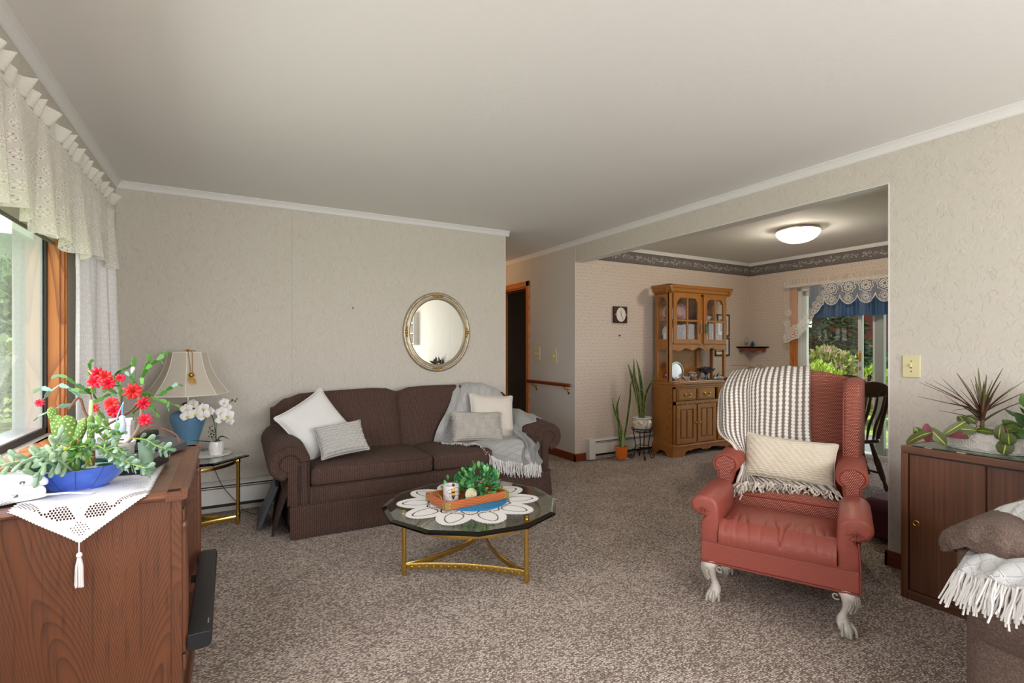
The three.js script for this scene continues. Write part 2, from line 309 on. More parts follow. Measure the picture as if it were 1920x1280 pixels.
// crown mouldings [out, up]
const CROWN = [[0, -0.052], [0.006, -0.052], [0.012, -0.046], [0.018, -0.03], [0.026, -0.016], [0.03, -0.013], [0.03, -0.009], [0.036, -0.006], [0.036, 0], [0, 0]];
const crown = (a, b, n, k = 1) => moulding(a, b, n, CROWN.map(([o, y]) => [o * k, y * k]));
struct('trim_2', crown(P(UL, HC, VA), P(UA + 0.036, HC, VA), V3(0, 0, 1)), MAT.white);
struct('trim_3', crown(P(UL, HC, VB), P(UL, HC, VA), V3(1, 0, 0)), MAT.white);
struct('trim_4', crown(P(UR, HC, VB), P(UR, HC, 8), V3(-1, 0, 0)), MAT.white);
struct('trim_5', merge([crown(P(UR + T, HC, VC), P(UD, HC, VC), V3(0, 0, 1), 0.75), crown(P(UD, HC, 0.3), P(UD, HC, VC), V3(-1, 0, 0), 0.75)]), MAT.white);
struct('trim_6', merge([wspan(UA - 0.004, UA + 0.002, 0, HC - 0.05, VA - 0.002, VA + 0.004)]), MAT.white);                 // white corner bead
struct('trim_7', merge([wspan(UR - 0.002, UR + 0.004, 0.09, HC - 0.05, VC - 0.004, VC + 0.004)]), MAT.enamel);
struct('trim_8', merge([wspan(UD - 0.012, UD, 0.1, 2.262, VC - 0.012, VC)]), std({ color: hex('#cfc2b2') }));
// header lining and the bead round the end of the right wall
struct('trim_9', uvm(merge([wspan(UR - 0.001, UR + T + 0.001, 2.212, 2.216, 1.47, VC), wspan(UR - 0.002, UR + 0.006, 0.09, 2.216, 1.464, 1.47)]), 'y'), MAT.white);
const BASE = [[0, 0], [0.013, 0], [0.013, 0.074], [0.008, 0.086], [0, 0.086]];
const base = (a, b, n) => uvm(moulding(a, b, n, BASE), Math.abs(n.x) > 0.5 ? 'z' : 'x');
struct('baseboard_hall', merge([base(P(UR, 0, VC - 0.013), P(UR, 0, DH.v0 - 0.07), V3(-1, 0, 0)), base(P(UR - 0.013, 0, VC), P(3.476, 0, VC), V3(0, 0, 1))]), MAT.baseWood);
struct('baseboard_right', merge([base(P(UR, 0, VB), P(UR, 0, 1.483), V3(-1, 0, 0)), base(P(UR - 0.013, 0, 1.47), P(UR + T, 0, 1.47), V3(0, 0, -1))]), MAT.baseWood);
// faint wallpaper seams
struct('trim_10', merge([wspan(0.442, 0.4435, 0.25, 2.39, VA - 0.0006, VA), wspan(UR - 0.0006, UR, 0.8, 2.39, 0.78, 0.7815)]), std({ color: hex('#9d978c') }));
// hall door: casing, jambs, a leaf that stands open
{
  const d = thing('door_1', 'open brown wooden door in an orange wood frame in the hall', 'door'); d.userData.kind = 'structure';
  part(d, 'door_frame', uvm(merge([wspan(UR - 0.018, UR, 0, DH.h + 0.068, DH.v0 - 0.068, DH.v0, 0.004), wspan(UR - 0.018, UR, 0, DH.h + 0.068, DH.v1, DH.v1 + 0.068, 0.004), wspan(UR - 0.018, UR, DH.h, DH.h + 0.068, DH.v0 - 0.068, DH.v1 + 0.068, 0.004),
    wspan(UR - 0.004, UR + T + 0.02, 0, DH.h, DH.v0, DH.v0 + 0.018), wspan(UR - 0.004, UR + T + 0.02, 0, DH.h, DH.v1 - 0.018, DH.v1), wspan(UR - 0.004, UR + T + 0.02, DH.h - 0.018, DH.h, DH.v0, DH.v1)]), 'y'), MAT.trim);
  const leaf = part(d, 'door_leaf', uvm(box(0.72, 2.02, 0.04, 0.36, 1.02, 0, 0.004), 'y'), MAT.door);
  leaf.position.set(UR + T + 0.01, 0, -(DH.v0 + 0.03)); leaf.rotation.y = R(20);
  part(d, 'knob', [sph(0.026, 0, 0, 0, 1, 1, 1, 20), cyl(0.01, 0.014, 0.05, 0, 0, 0).rotateZ(Math.PI / 2).translate(0.03, 0, 0)], std({ color: hex('#c08a52'), roughness: 0.3 })).position.set(UR + 0.02, 0.84, -(DH.v1 - 0.045));
}
// picture window: casing, jambs, vinyl frame, glass
{
  const w = thing('window_1', 'wide picture window with an orange wood frame', 'window'); w.userData.kind = 'structure';
  const { v0, v1, h0, h1 } = WIN, c = 0.062;
  part(w, 'casing', uvm(merge([wspan(UL, UL + 0.016, h0 - 0.06, h1 + c, v1, v1 + c, 0.005), wspan(UL + 0.016, UL + 0.022, h0 - 0.06, h1 + c, v1 + 0.012, v1 + 0.024, 0.002), wspan(UL, UL + 0.016, h0 - 0.06, h1 + c, v0 - c, v0, 0.005), wspan(UL, UL + 0.016, h1, h1 + c, v0 - c, v1 + c, 0.005), wspan(UL - 0.02, UL + 0.05, h0 - 0.03, h0, v0 - c - 0.02, v1 + c + 0.02, 0.006)]), 'y'), MAT.trim);
  part(w, 'jamb', uvm(merge([wspan(UL - 0.042, UL, h0, h1, v1 - 0.012, v1, 0.002), wspan(UL - 0.042, UL, h0, h1, v0, v0 + 0.012, 0.002), wspan(UL - 0.042, UL, h1 - 0.012, h1, v0, v1, 0.002)]), 'y'), MAT.trim);
  const fr = (a, b) => [wspan(a, b, h0, h1, v1 - 0.03, v1, 0.002), wspan(a, b, h0, h1, v0, v0 + 0.03, 0.002), wspan(a, b, h0, h0 + 0.03, v0, v1, 0.002), wspan(a, b, h1 - 0.03, h1, v0, v1, 0.002)];
  part(w, 'gasket', fr(UL - 0.05, UL - 0.042), MAT.gasket);
  part(w, 'outer_frame', fr(UL - 0.16, UL - 0.056), MAT.vinyl);
  part(w, 'pane', wspan(UL - 0.0535, UL - 0.0525, h0 + 0.01, h1 - 0.01, v0 + 0.01, v1 - 0.012), MAT.pane);
}
{ // out-of-view window, placed to light the room from behind the camera
  const w = thing('window_2', 'unseen white window behind the camera, placed to light the room', 'window'); w.userData.kind = 'structure';
  const { u0, u1, h0, h1 } = RW, m = (u0 + u1) / 2, z = VB - 0.08;
  part(w, 'window_frame', [wspan(u0, u1, h0, h0 + 0.05, z - 0.03, z + 0.03), wspan(u0, u1, h1 - 0.05, h1, z - 0.03, z + 0.03), wspan(u0, u0 + 0.05, h0, h1, z - 0.03, z + 0.03), wspan(u1 - 0.05, u1, h0, h1, z - 0.03, z + 0.03), wspan(m - 0.03, m + 0.03, h0, h1, z - 0.03, z + 0.03)], MAT.vinyl);
  part(w, 'pane', wspan(u0 + 0.04, m, h0 + 0.04, h1 - 0.04, z - 0.003, z + 0.003), MAT.pane);
  part(w, 'pane', wspan(m, u1 - 0.04, h0 + 0.04, h1 - 0.04, z - 0.003, z + 0.003), MAT.pane);
}
{ // sliding glass door of the dining room
  const w = thing('door_2', 'white sliding glass door with a brass handle', 'door'); w.userData.kind = 'structure';
  const { v0, v1, h } = SD, s = 0.045;
  part(w, 'casing', uvm(merge([wspan(UD - 0.018, UD, 0, h + 0.09, v1, v1 + 0.1, 0.004), wspan(UD - 0.018, UD, 0, h + 0.09, v0 - 0.1, v0, 0.004), wspan(UD - 0.018, UD, h, h + 0.09, v0 - 0.1, v1 + 0.1, 0.004)]), 'y'), MAT.trim);
  part(w, 'door_frame', [wspan(UD, UD + 0.16, 0, h, v1 - 0.045, v1), wspan(UD, UD + 0.16, 0, h, v0, v0 + 0.045), wspan(UD, UD + 0.16, h - 0.045, h, v0, v1), wspan(UD, UD + 0.16, 0, 0.045, v0, v1)], MAT.vinyl);
  const leaf = (name, a, b, x) => {
    const l = part(w, name, [wspan(x, x + 0.04, 0.045, h - 0.045, a, a + s, 0.004), wspan(x, x + 0.04, 0.045, h - 0.045, b - s, b, 0.004), wspan(x, x + 0.04, 0.045, 0.13, a, b, 0.004), wspan(x, x + 0.04, h - 0.11, h - 0.045, a, b, 0.004)], MAT.vinyl);
    part(l, 'pane', wspan(x + 0.018, x + 0.022, 0.12, h - 0.1, a + s - 0.005, b - s + 0.005), MAT.pane); return l;
  };
  const a = leaf('sliding_leaf', 3.085, 3.775, UD + 0.03); leaf('sliding_leaf', 1.8, 3.0, UD + 0.085);
  part(w, 'jamb', [wspan(UD + 0.04, UD + 0.1, 0.045, h - 0.045, 2.87, 2.96, 0.004)], std({ color: hex('#aab5ae'), roughness: 0.4 }));
  part(a, 'handle', [wspan(UD + 0.022, UD + 0.03, 1.1, 1.22, 3.095, 3.12, 0.002), tube([P(UD + 0.03, 1.2, 3.107), P(UD - 0.005, 1.19, 3.107), P(UD - 0.005, 1.13, 3.107), P(UD + 0.03, 1.12, 3.107)], 0.006, 16, 8), wspan(UD + 0.022, UD + 0.03, 1.0, 1.04, 3.095, 3.12, 0.002)], MAT.brass, 'brass door handle and latch');
}
// lamps of the house that show their light
function lamp(at, color, power, r) { const l = new THREE.PointLight(color, power); l.position.set(at[0], at[1], -at[2]); l.shadow.radius = r; l.castShadow = true; scene.add(l); return l; }
// ---------------------------------------------------------------- television console by the window and all that stands on it
const darkWood = woodTex([124, 74, 44], [102, 58, 33], [58, 32, 18], { freq: 190, z0: 0.05, tilt: 0.05, k: 2, warp: 0.03, pores: 0.9 });
const topWood = woodTex([128, 92, 66], [112, 78, 54], [70, 44, 30], { freq: 150, z0: 0.3, tilt: 0.03, k: 4, pores: 0.7 });
MAT.console = phy({ map: darkWood, roughness: 0.42, clearcoat: 0.25, clearcoatRoughness: 0.35 });
MAT.consoleTop = phy({ map: topWood, roughness: 0.4, clearcoat: 0.4, clearcoatRoughness: 0.3 });
MAT.cotton = std({ color: hex('#e6e4e0'), roughness: 0.95 });
MAT.darkPlastic = std({ color: hex('#1b1c1e'), roughness: 0.42 }); MAT.greyPlastic = std({ color: hex('#57575a'), roughness: 0.5 });
MAT.whitePlastic = phy({ color: hex('#e9eaee'), roughness: 0.3, clearcoat: 0.3 });
MAT.whiteGlaze = phy({ color: hex('#e8e6e2'), roughness: 0.25, clearcoat: 0.5 });
const soilMat = std({ color: hex('#4a3a2c'), roughness: 1, bumpMap: plasterBump, bumpScale: 0.01 });
{
  const c = thing('television_console', 'dark stained wooden television console with grooved corner posts under the window', 'console');
  const u0 = -0.665, u1 = -0.118, v0 = 1.905, v1 = 2.83;
  part(c, 'top', uvm(merge([wspan(u0, u1 - 0.05, 0.778, 0.797, v0 + 0.05, v1 - 0.05, 0.002)]), 'x'), MAT.consoleTop);
  const nose = [[0, 0], [0.02, 0], [0.028, 0.004], [0.03, 0.012], [0.026, 0.019], [0.018, 0.022], [0.012, 0.0215], [0.009, 0.024], [0.0, 0.024], [-0.026, 0.024], [-0.028, 0.021], [-0.03, 0]];
  const rim = (a, b, n) => moulding(a, b, n, nose);
  part(c, 'top_moulding', uvm(merge([rim(P(u0, 0.777, v0 + 0.03), P(u1, 0.777, v0 + 0.03), V3(0, 0, 1)), rim(P(u1 - 0.03, 0.777, v0), P(u1 - 0.03, 0.777, v1), V3(1, 0, 0)), rim(P(u0, 0.777, v1 - 0.03), P(u1, 0.777, v1 - 0.03), V3(0, 0, -1))]), 'x'), MAT.console);
  part(c, 'end_panel', uvm(merge([wspan(u0 + 0.01, u1 - 0.045, 0.05, 0.778, v0 + 0.022, v0 + 0.04)]), 'y', 0.3, 0.1), MAT.console);
  part(c, 'end_panel', uvm(merge([wspan(u0 + 0.01, u1 - 0.045, 0.05, 0.778, v1 - 0.04, v1 - 0.022)]), 'y', 0.7, 0.1), MAT.console);
  for (const v of [v0 + 0.018, v1 - 0.066]) {
    const p = part(c, 'corner_post', uvm(merge([wspan(u1 - 0.046, u1 - 0.016, 0.05, 0.778, v, v + 0.048, 0.003), wspan(u1 - 0.018, u1 - 0.008, 0.7, 0.74, v + 0.006, v + 0.042, 0.004), wspan(u1 - 0.018, u1 - 0.006, 0.22, 0.27, v + 0.006, v + 0.042, 0.005)]), 'y'), MAT.console);
    part(p, 'spindle', turned(P(u1 - 0.014, 0.27, v + 0.024), P(u1 - 0.014, 0.7, v + 0.024), [[0.006, 0], [0.016, 0.03], [0.01, 0.06], [0.013, 0.1], [0.015, 0.5], [0.013, 0.9], [0.01, 0.94], [0.016, 0.97], [0.006, 1]], 14), MAT.console);
  }
  part(c, 'front_frame', uvm(merge([wspan(u1 - 0.06, u1 - 0.025, 0.72, 0.778, v0 + 0.06, v1 - 0.06), wspan(u1 - 0.06, u1 - 0.025, 0.05, 0.14, v0 + 0.06, v1 - 0.06), wspan(u1 - 0.06, u1 - 0.03, 0.14, 0.72, v0 + 0.06, v0 + 0.1), wspan(u1 - 0.06, u1 - 0.03, 0.14, 0.72, v1 - 0.1, v1 - 0.06)]), 'z'), MAT.console);
  part(c, 'screen', sheet((s, t) => P(u1 - 0.062 + 0.02 * (1 - (2 * s - 1) ** 2) * (1 - (2 * t - 1) ** 2), 0.16 + 0.54 * t, v0 + 0.1 + s * (v1 - v0 - 0.2)), 16, 12, 0.01), phy({ color: hex('#0c0d0e'), roughness: 0.15 }));
  part(c, 'back_panel', wspan(u0, u0 + 0.012, 0.05, 0.778, v0 + 0.04, v1 - 0.04), MAT.black);
  part(c, 'plinth', uvm(merge([wspan(u0 + 0.01, u1 - 0.008, 0, 0.055, v0 + 0.012, v1 - 0.012, 0.006)]), 'z'), MAT.console);
}
{ // soundbar on two small brackets fixed to the console front
  const s = thing('soundbar', 'long black soundbar mounted across the front of the wooden console', 'speaker');
  part(s, 'body', ext(spline([[0, 0.006], [0.006, 0], [0.05, 0], [0.066, 0.008], [0.07, 0.03], [0.066, 0.048], [0.06, 0.052], [0.006, 0.052], [0, 0.046]], 40, true), 0.775, 0.002, 2).translate(0, 0, 0).applyMatrix4(new THREE.Matrix4().makeBasis(V3(1, 0, 0), V3(0, 1, 0), V3(0, 0, 1))).translate(-0.121, 0.278, -2.702), MAT.darkPlastic);
  for (const v of [2.05, 2.52]) part(s, 'bracket', wspan(-0.145, -0.06, 0.262, 0.279, v, v + 0.04), MAT.black);
  part(s, 'mark', wspan(-0.066, -0.062, 0.3298, 0.3308, 1.985, 2.02), std({ color: hex('#8a8d90') }));
}
// lace runner: flat on the top, its pointed end hanging over the end panel
{
  const holes = canvasTex(1024, 1024, (g, w, h) => {
    g.fillStyle = '#fff'; g.fillRect(0, 0, w, h); g.fillStyle = '#000'; const hole = (x, y, a, b) => { g.beginPath(); g.ellipse(x, y, a, b, 0, 0, 7); g.fill(); };
    // v runs from the tip (0) to the far end (1); the cloth is 0.326 wide and 1.0 long
    const k = h / 1.0, m = w / 0.326; // pixels a metre
    for (let r = 0; r < 60; r++) for (let q = 0; q < 44; q++) {
      const x = 0.012 + q * 0.0075 + (r % 2) * 0.00375, y = 0.012 + r * 0.0072, e = Math.abs(x - 0.163), edge = y - e * 0.75;      // distance behind the pointed edge
      const inD = Math.abs(x - 0.163) + Math.abs(y - 0.045) * 1.1 < 0.027;
      if (inD) hole(x * m, y * k, 0.0017 * m, 0.0017 * k);
      const a = ((e + 0.02) % 0.1) / 0.1, lo = 0.035, hi = 0.035 + 0.055 * Math.sin(Math.PI * clamp(a, 0, 1));
      if (edge > lo && edge < hi && y > 0.075 && e > 0.012) hole(x * m, y * k, 0.0026 * m, 0.0034 * k);
      else if (edge > 0.1 && edge < 0.19 && (Math.floor(q / 5) + Math.floor(r / 6)) % 3 === 0) hole(x * m, y * k, 0.0011 * m, 0.001 * k);
    }
    for (let v = 0.24; v < 0.98; v += 0.022) for (const sd of [0, 1]) for (let q = 0; q < 9; q++) { const x = 0.022 + q * 0.008 + (Math.floor(v * 45) % 3) * 0.004; if (((v * 100) | 0) % 9 < 6 || q < 3) hole((sd ? 0.326 - x : x) * m, v * k, 0.0024 * m, 0.0018 * k); }
    // scalloped edge
    g.beginPath(); g.moveTo(0, 0); for (let i = 0; i <= 400; i++) { const t = i / 400, x = t * 0.326, y = Math.abs(x - 0.163) * 0.75 + 0.003 * Math.abs(Math.sin(i * 0.38)); g.lineTo(x * m, y * k); } g.lineTo(w, 0); g.closePath(); g.fill();
    for (const sd of [0, 1]) for (let y = 0.12; y < 1; y += 0.0205) { g.beginPath(); const X = (d) => (sd ? w - d * m : d * m); g.moveTo(X(0), y * k); g.quadraticCurveTo(X(0.004), (y + 0.002) * k, X(0.011), (y + 0.004) * k); g.quadraticCurveTo(X(0.004), (y + 0.012) * k, X(0), (y + 0.0205) * k); g.fill(); }
  }, { srgb: false });
  const r = thing('lace_runner', 'white crocheted runner with eyelets and a tassel over the end of the console', 'runner');
  const len = 1.0, w = 0.326, uc = -0.383, drop = 0.112;
  const f = (s, t) => {
    const y = (1 - t) * len, x = uc + (s - 0.5) * w;                    // y: metres from the tip
    const over = drop - y; if (over > 0) return P(x, 0.8035 - over - 0.004, 1.896 + 0.0015 * Math.sin(s * 20));
    const back = y - drop, bend = Math.min(1, back / 0.02);
    return P(x, 0.8025 + 0.0012 * Math.sin(s * 9 + back * 20) * bend - 0.003 * (1 - bend) ** 2, 1.9 + back - 0.003 * (1 - bend));
  };
  part(r, 'cloth', sheet((s, t) => f(s, t), 40, 110, 0), std({ color: hex('#e9e7e6'), roughness: 0.95, alphaMap: holes, alphaTest: 0.5, side: THREE.DoubleSide }));
  const threads = []; seed = 31;
  for (let i = 0; i < 34; i++) { const a = rr(0, 6.28), q = Math.sqrt(rnd()) * 0.0095; threads.push(tube([P(-0.382, 0.655, 1.889), P(-0.382 + q * 0.7 * Math.cos(a), 0.635, 1.889 - q * 0.7 * Math.sin(a)), P(-0.382 + q * Math.cos(a) + rr(-0.002, 0.002), 0.566 + rr(-0.004, 0.004), 1.889 - q * Math.sin(a) * 0.7)], 0.0017, 6, 5)); }
  part(r, 'tassel', [...threads, sph(0.0075, -0.382, 0.657, -1.889, 1, 1.1, 1), tube([P(-0.383, 0.694, 1.893), P(-0.3825, 0.675, 1.889), P(-0.382, 0.657, 1.889)], 0.0018, 8, 6), cyl(0.0058, 0.0058, 0.005, -0.382, 0.646, -1.889)], MAT.cotton);
}
// corded telephone, its coil cord and a white cable
{
  const t = thing('corded_phone', 'white corded desk telephone at the left edge of the console beside the blue bowl', 'telephone', [-0.6, 0.806, 2.06], R(24));
  part(t, 'base', ext(spline([[-0.1, 0], [0.07, 0], [0.088, 0.012], [0.083, 0.035], [0.05, 0.045], [-0.09, 0.062], [-0.105, 0.05], [-0.108, 0.01]], 40, true), 0.17, 0.006, 2).rotateY(Math.PI / 2 * 0).translate(0, 0, -0.085), MAT.whitePlastic);
  part(t, 'handset', ext(spline([[-0.112, 0.062], [-0.05, 0.052], [0.04, 0.045], [0.088, 0.036], [0.092, 0.056], [0.06, 0.074], [-0.02, 0.084], [-0.1, 0.088], [-0.115, 0.076]], 40, true), 0.07, 0.008, 2).translate(0, 0, 0.012), MAT.whitePlastic);
  part(t, 'jack', box(0.012, 0.008, 0.004, 0.02, 0.02, 0.0865), MAT.greyPlastic); part(t, 'jack', box(0.012, 0.008, 0.004, 0.035, 0.056, 0.084), MAT.greyPlastic);
  part(t, 'short_cord', tube([[0.035, 0.056, 0.086], [0.03, 0.04, 0.094], [0.0, 0.012, 0.096], [-0.04, 0.006, 0.094]], 0.0018, 20, 6), MAT.whitePlastic);
  const c = [], path = curve([P(-0.64, 0.813, 1.95), P(-0.6, 0.813, 1.965), P(-0.565, 0.813, 1.985), P(-0.535, 0.813, 2.02), P(-0.52, 0.813, 2.06)]);
  for (let i = 0; i <= 360; i++) { const q = i / 360, p = path.getPoint(q), a = q * Math.PI * 2 * 24; c.push(p.add(V3(0.004 * Math.cos(a), 0.0066 * Math.sin(a), 0.005 * Math.cos(a)))); }
  one('phone_cord', new THREE.TubeGeometry(new THREE.CatmullRomCurve3(c), 500, 0.0019, 6), std({ color: hex('#d5d5d8'), roughness: 0.35 }), 'coiled white telephone cord lying on the lace runner', 'cord');
  one('white_cable', tube([P(-0.56, 0.815, 2.03), P(-0.52, 0.822, 1.99), P(-0.47, 0.824, 1.975), P(-0.42, 0.822, 1.975), P(-0.385, 0.812, 1.99), P(-0.372, 0.807, 2.02)], 0.0028, 40, 8), MAT.whitePlastic, 'thin white cable curving around the front of the blue bowl', 'cable');
  one('black_cable', tube([P(-0.64, 0.807, 1.985), P(-0.58, 0.807, 2.0), P(-0.54, 0.808, 2.03), P(-0.52, 0.807, 2.1)], 0.002, 30, 6), MAT.darkPlastic, 'thin black cable under the telephone on the lace runner', 'cable');
}
// boat-shaped glazed planter
const BOWL = { u: -0.437, v: 2.135, a: 0.153, b: 0.115 };
{
  const t = thing('planter_bowl', 'boat shaped blue glazed planter bowl with a dark green inside and many succulents', 'planter', [BOWL.u, 0.8045, BOWL.v], R(-8));
  const wall = (r, x) => [[0.0, 0.0], [0.52, 0.0], [0.56, 0.06], [0.72, 0.35], [0.88, 0.7], [1.0, 1.0]].map(([a, y]) => [a * r, y * x]);
  const glaze = ctex(512, 128, (x, y) => { const g = Math.abs(((x * 14) % 1) - 0.5), n = fbm(x * 16, y * 4, 16, 3, 1); return g < 0.025 ? [24, 48, 120] : mix3([38, 84, 190], [70, 120, 215], clamp((n - 0.35) * 1.8, 0, 1)); });
  const boat = (g, lift) => { const p = g.attributes.position; for (let i = 0; i < p.count; i++) { const x = p.getX(i), y = p.getY(i), e = Math.abs(x) / BOWL.a; p.setX(i, x * (1 + 0.06 * y / 0.075)); p.setY(i, y * (0.93 + 0.22 * e * e) + lift); } g.computeVertexNormals(); return g; };
  part(t, 'bowl', boat(lathe(spline(wall(1, 0.076), 24), 56).scale(BOWL.a, 1, BOWL.b), 0), phy({ map: glaze, roughness: 0.12, clearcoat: 1, clearcoatRoughness: 0.06, side: THREE.DoubleSide }));
  part(t, 'inner_glaze', boat(lathe([...spline([[0.2, 0.03], [0.7, 0.036], [0.84, 0.06], [0.955, 0.0755]], 14), [0.985, 0.0785], [1.0, 0.076]], 56).scale(BOWL.a, 1, BOWL.b), 0.0004), phy({ color: hex('#0f4636'), roughness: 0.15, clearcoat: 1, side: THREE.DoubleSide }));
  part(t, 'soil', sph(1, 0, 0.034, 0, BOWL.a * 0.72, 0.012, BOWL.b * 0.72, 24), soilMat);
}
// fleshy leaves
const fat = (w, th, n = 10) => lathe([[0, 0], [0.14, 0.04], [0.3, 0.25], [0.46, 0.55], [0.5, 0.74], [0.4, 0.9], [0.2, 0.98], [0, 1]], n).scale(w, 1, th);
function place(m, at, dir, roll = 0, s = 1) {
  m.position.copy(at); m.quaternion.setFromUnitVectors(V3(0, 1, 0), dir.clone().normalize()).multiply(new THREE.Quaternion().setFromAxisAngle(V3(0, 1, 0), roll)); m.scale.setScalar(s); return m;
}
const pv = (a) => a.map(([u, h, v]) => P(u, h, v));
{ // pale thick-leaved trailing stonecrop
  const t = thing('stonecrop', 'pale grey green stonecrop with thick leaves trailing over the left rim of the bowl', 'succulent');
  const g = fat(0.36, 0.26, 12), m = std({ color: hex('#7f9a78'), roughness: 0.45 }), m2 = std({ color: hex('#98b08a'), roughness: 0.45 }); seed = 41;
  for (const st of [[[-0.43, 0.87, 2.05], [-0.461, 0.929, 1.957 + 0.04], [-0.488, 0.935, 1.972 + 0.03], [-0.523, 0.929, 1.991 + 0.02], [-0.557, 0.92, 2.011], [-0.591, 0.913, 2.03], [-0.625, 0.907, 2.049]], [[-0.45, 0.87, 2.05], [-0.46, 0.944, 2.0], [-0.463, 0.965, 1.995], [-0.449, 0.99, 1.99]], [[-0.46, 0.87, 2.06], [-0.478, 0.915, 1.995], [-0.492, 0.893, 1.99], [-0.5, 0.874, 1.99]]]) {
    const c = curve(pv(st)), n = st.length > 5 ? 34 : 13; part(t, 'stem', new THREE.TubeGeometry(c, 20, 0.004, 6), m);
    for (let i = 2; i < n; i++) { const q = i / (n - 1), p = c.getPoint(q), d = c.getTangent(q), a = i * 2.4, s = V3(0, 1, 0).cross(d).normalize(), w = s.multiplyScalar(Math.cos(a)).add(V3(0, Math.sin(a), 0)).addScaledVector(d, 0.7); place(part(t, 'leaf', g, i % 3 ? m : m2), p, w, 0, rr(0.036, 0.046)); }
  }
}
const areole = ctex(256, 256, (x, y) => { const u = (x * 9) % 1 - 0.5, r = Math.floor(y * 12), v = (y * 12) % 1 - 0.5, uu = ((x * 9 + (r % 2) * 0.5) % 1) - 0.5, d = Math.hypot(uu, v); return d < 0.2 ? [198, 200, 120] : mix3([84, 118, 48], [104, 138, 60], fbm(x * 8, y * 8, 8, 3, 1)); });
const areoleBrown = ctex(256, 256, (x, y) => { const r = Math.floor(y * 12), v = (y * 12) % 1 - 0.5, uu = ((x * 9 + (r % 2) * 0.5) % 1) - 0.5, d = Math.hypot(uu, v); return d < 0.24 ? [196, 172, 100] : [118, 100, 54]; });
{
  const pad = lathe([[0, 0], [0.22, 0.03], [0.4, 0.25], [0.5, 0.55], [0.47, 0.78], [0.3, 0.94], [0, 1]], 20).scale(0.46, 1, 0.26), green = std({ map: areole, roughness: 0.7 }), brown = std({ map: areoleBrown, roughness: 0.8 });
  const t = thing('bunny_ear_cactus', 'bunny ear cactus with flat green pads dotted in pale spines in the blue bowl', 'cactus');
  const pads = [[-0.459, 0.868, 2.2, -0.462, 0.93, 2.21, 1, 0.5], [-0.465, 0.918, 2.21, -0.484, 1.032, 2.222, 0, 0.3], [-0.458, 0.925, 2.208, -0.428, 1.022, 2.19, 0, -1.1], [-0.5, 0.87, 2.235, -0.503, 0.94, 2.232, 0, 0.2], [-0.5, 0.93, 2.23, -0.513, 1.035, 2.24, 0, -0.6], [-0.512, 1.0, 2.235, -0.528, 1.06, 2.24, 0, 0.4], [-0.428, 0.87, 2.195, -0.412, 0.93, 2.18, 0, 0.8]];
  for (const [a, b, c, d, e, f, br, roll] of pads) { const A = P(a, b, c), B = P(d, e, f), L = A.distanceTo(B); place(part(t, 'pad', pad, br ? brown : green), A, B.clone().sub(A), roll, L); }
  const k = thing('column_cactus', 'slim upright column cactus standing beside the bunny ear cactus', 'cactus');
  part(k, 'column', turned(P(-0.412, 0.93, 2.183), P(-0.411, 1.03, 2.182), [[0.004, 0], [0.0095, 0.05], [0.0105, 0.4], [0.0105, 0.85], [0.007, 0.97], [0, 1]], 18), green);
  part(k, 'column', turned(P(-0.411, 1.03, 2.182), P(-0.409, 1.085, 2.181), [[0.004, 0], [0.006, 0.1], [0.006, 0.9], [0, 1]], 14), std({ color: hex('#b9c58c'), roughness: 0.6 }));
  part(k, 'stem', turned(P(-0.413, 0.86, 2.183), P(-0.412, 0.945, 2.183), [[0.012, 0], [0.014, 0.3], [0.012, 0.8], [0.004, 1]], 14), brown);
  const rib = (col, at, r) => { const g = new THREE.SphereGeometry(r, 40, 16), p = g.attributes.position; for (let i = 0; i < p.count; i++) { const a = Math.atan2(p.getZ(i), p.getX(i)), s = 1 + 0.12 * Math.cos(a * 8); p.setX(i, p.getX(i) * s); p.setZ(i, p.getZ(i) * s); } g.computeVertexNormals(); return g.translate(...P(...at).toArray()); };
  const mc = thing('moon_cactus', 'small grafted cactus with a bright red ball on top in the blue bowl', 'cactus');
  part(mc, 'red_top', rib(0, [-0.432, 0.952, 2.1], 0.012), std({ color: hex('#d81f2a'), roughness: 0.45 })); part(mc, 'stock', turned(P(-0.432, 0.86, 2.1), P(-0.432, 0.946, 2.1), [[0.009, 0], [0.009, 1]], 10), green);
  const my = thing('moon_cactus', 'small grafted cactus with a yellow ball on top in the blue bowl', 'cactus');
  part(my, 'yellow_top', rib(0, [-0.452, 0.944, 2.09], 0.016), std({ color: hex('#e2cf3c'), roughness: 0.45 })); part(my, 'stock', turned(P(-0.452, 0.86, 2.09), P(-0.452, 0.935, 2.09), [[0.009, 0], [0.009, 1]], 10), green);
}
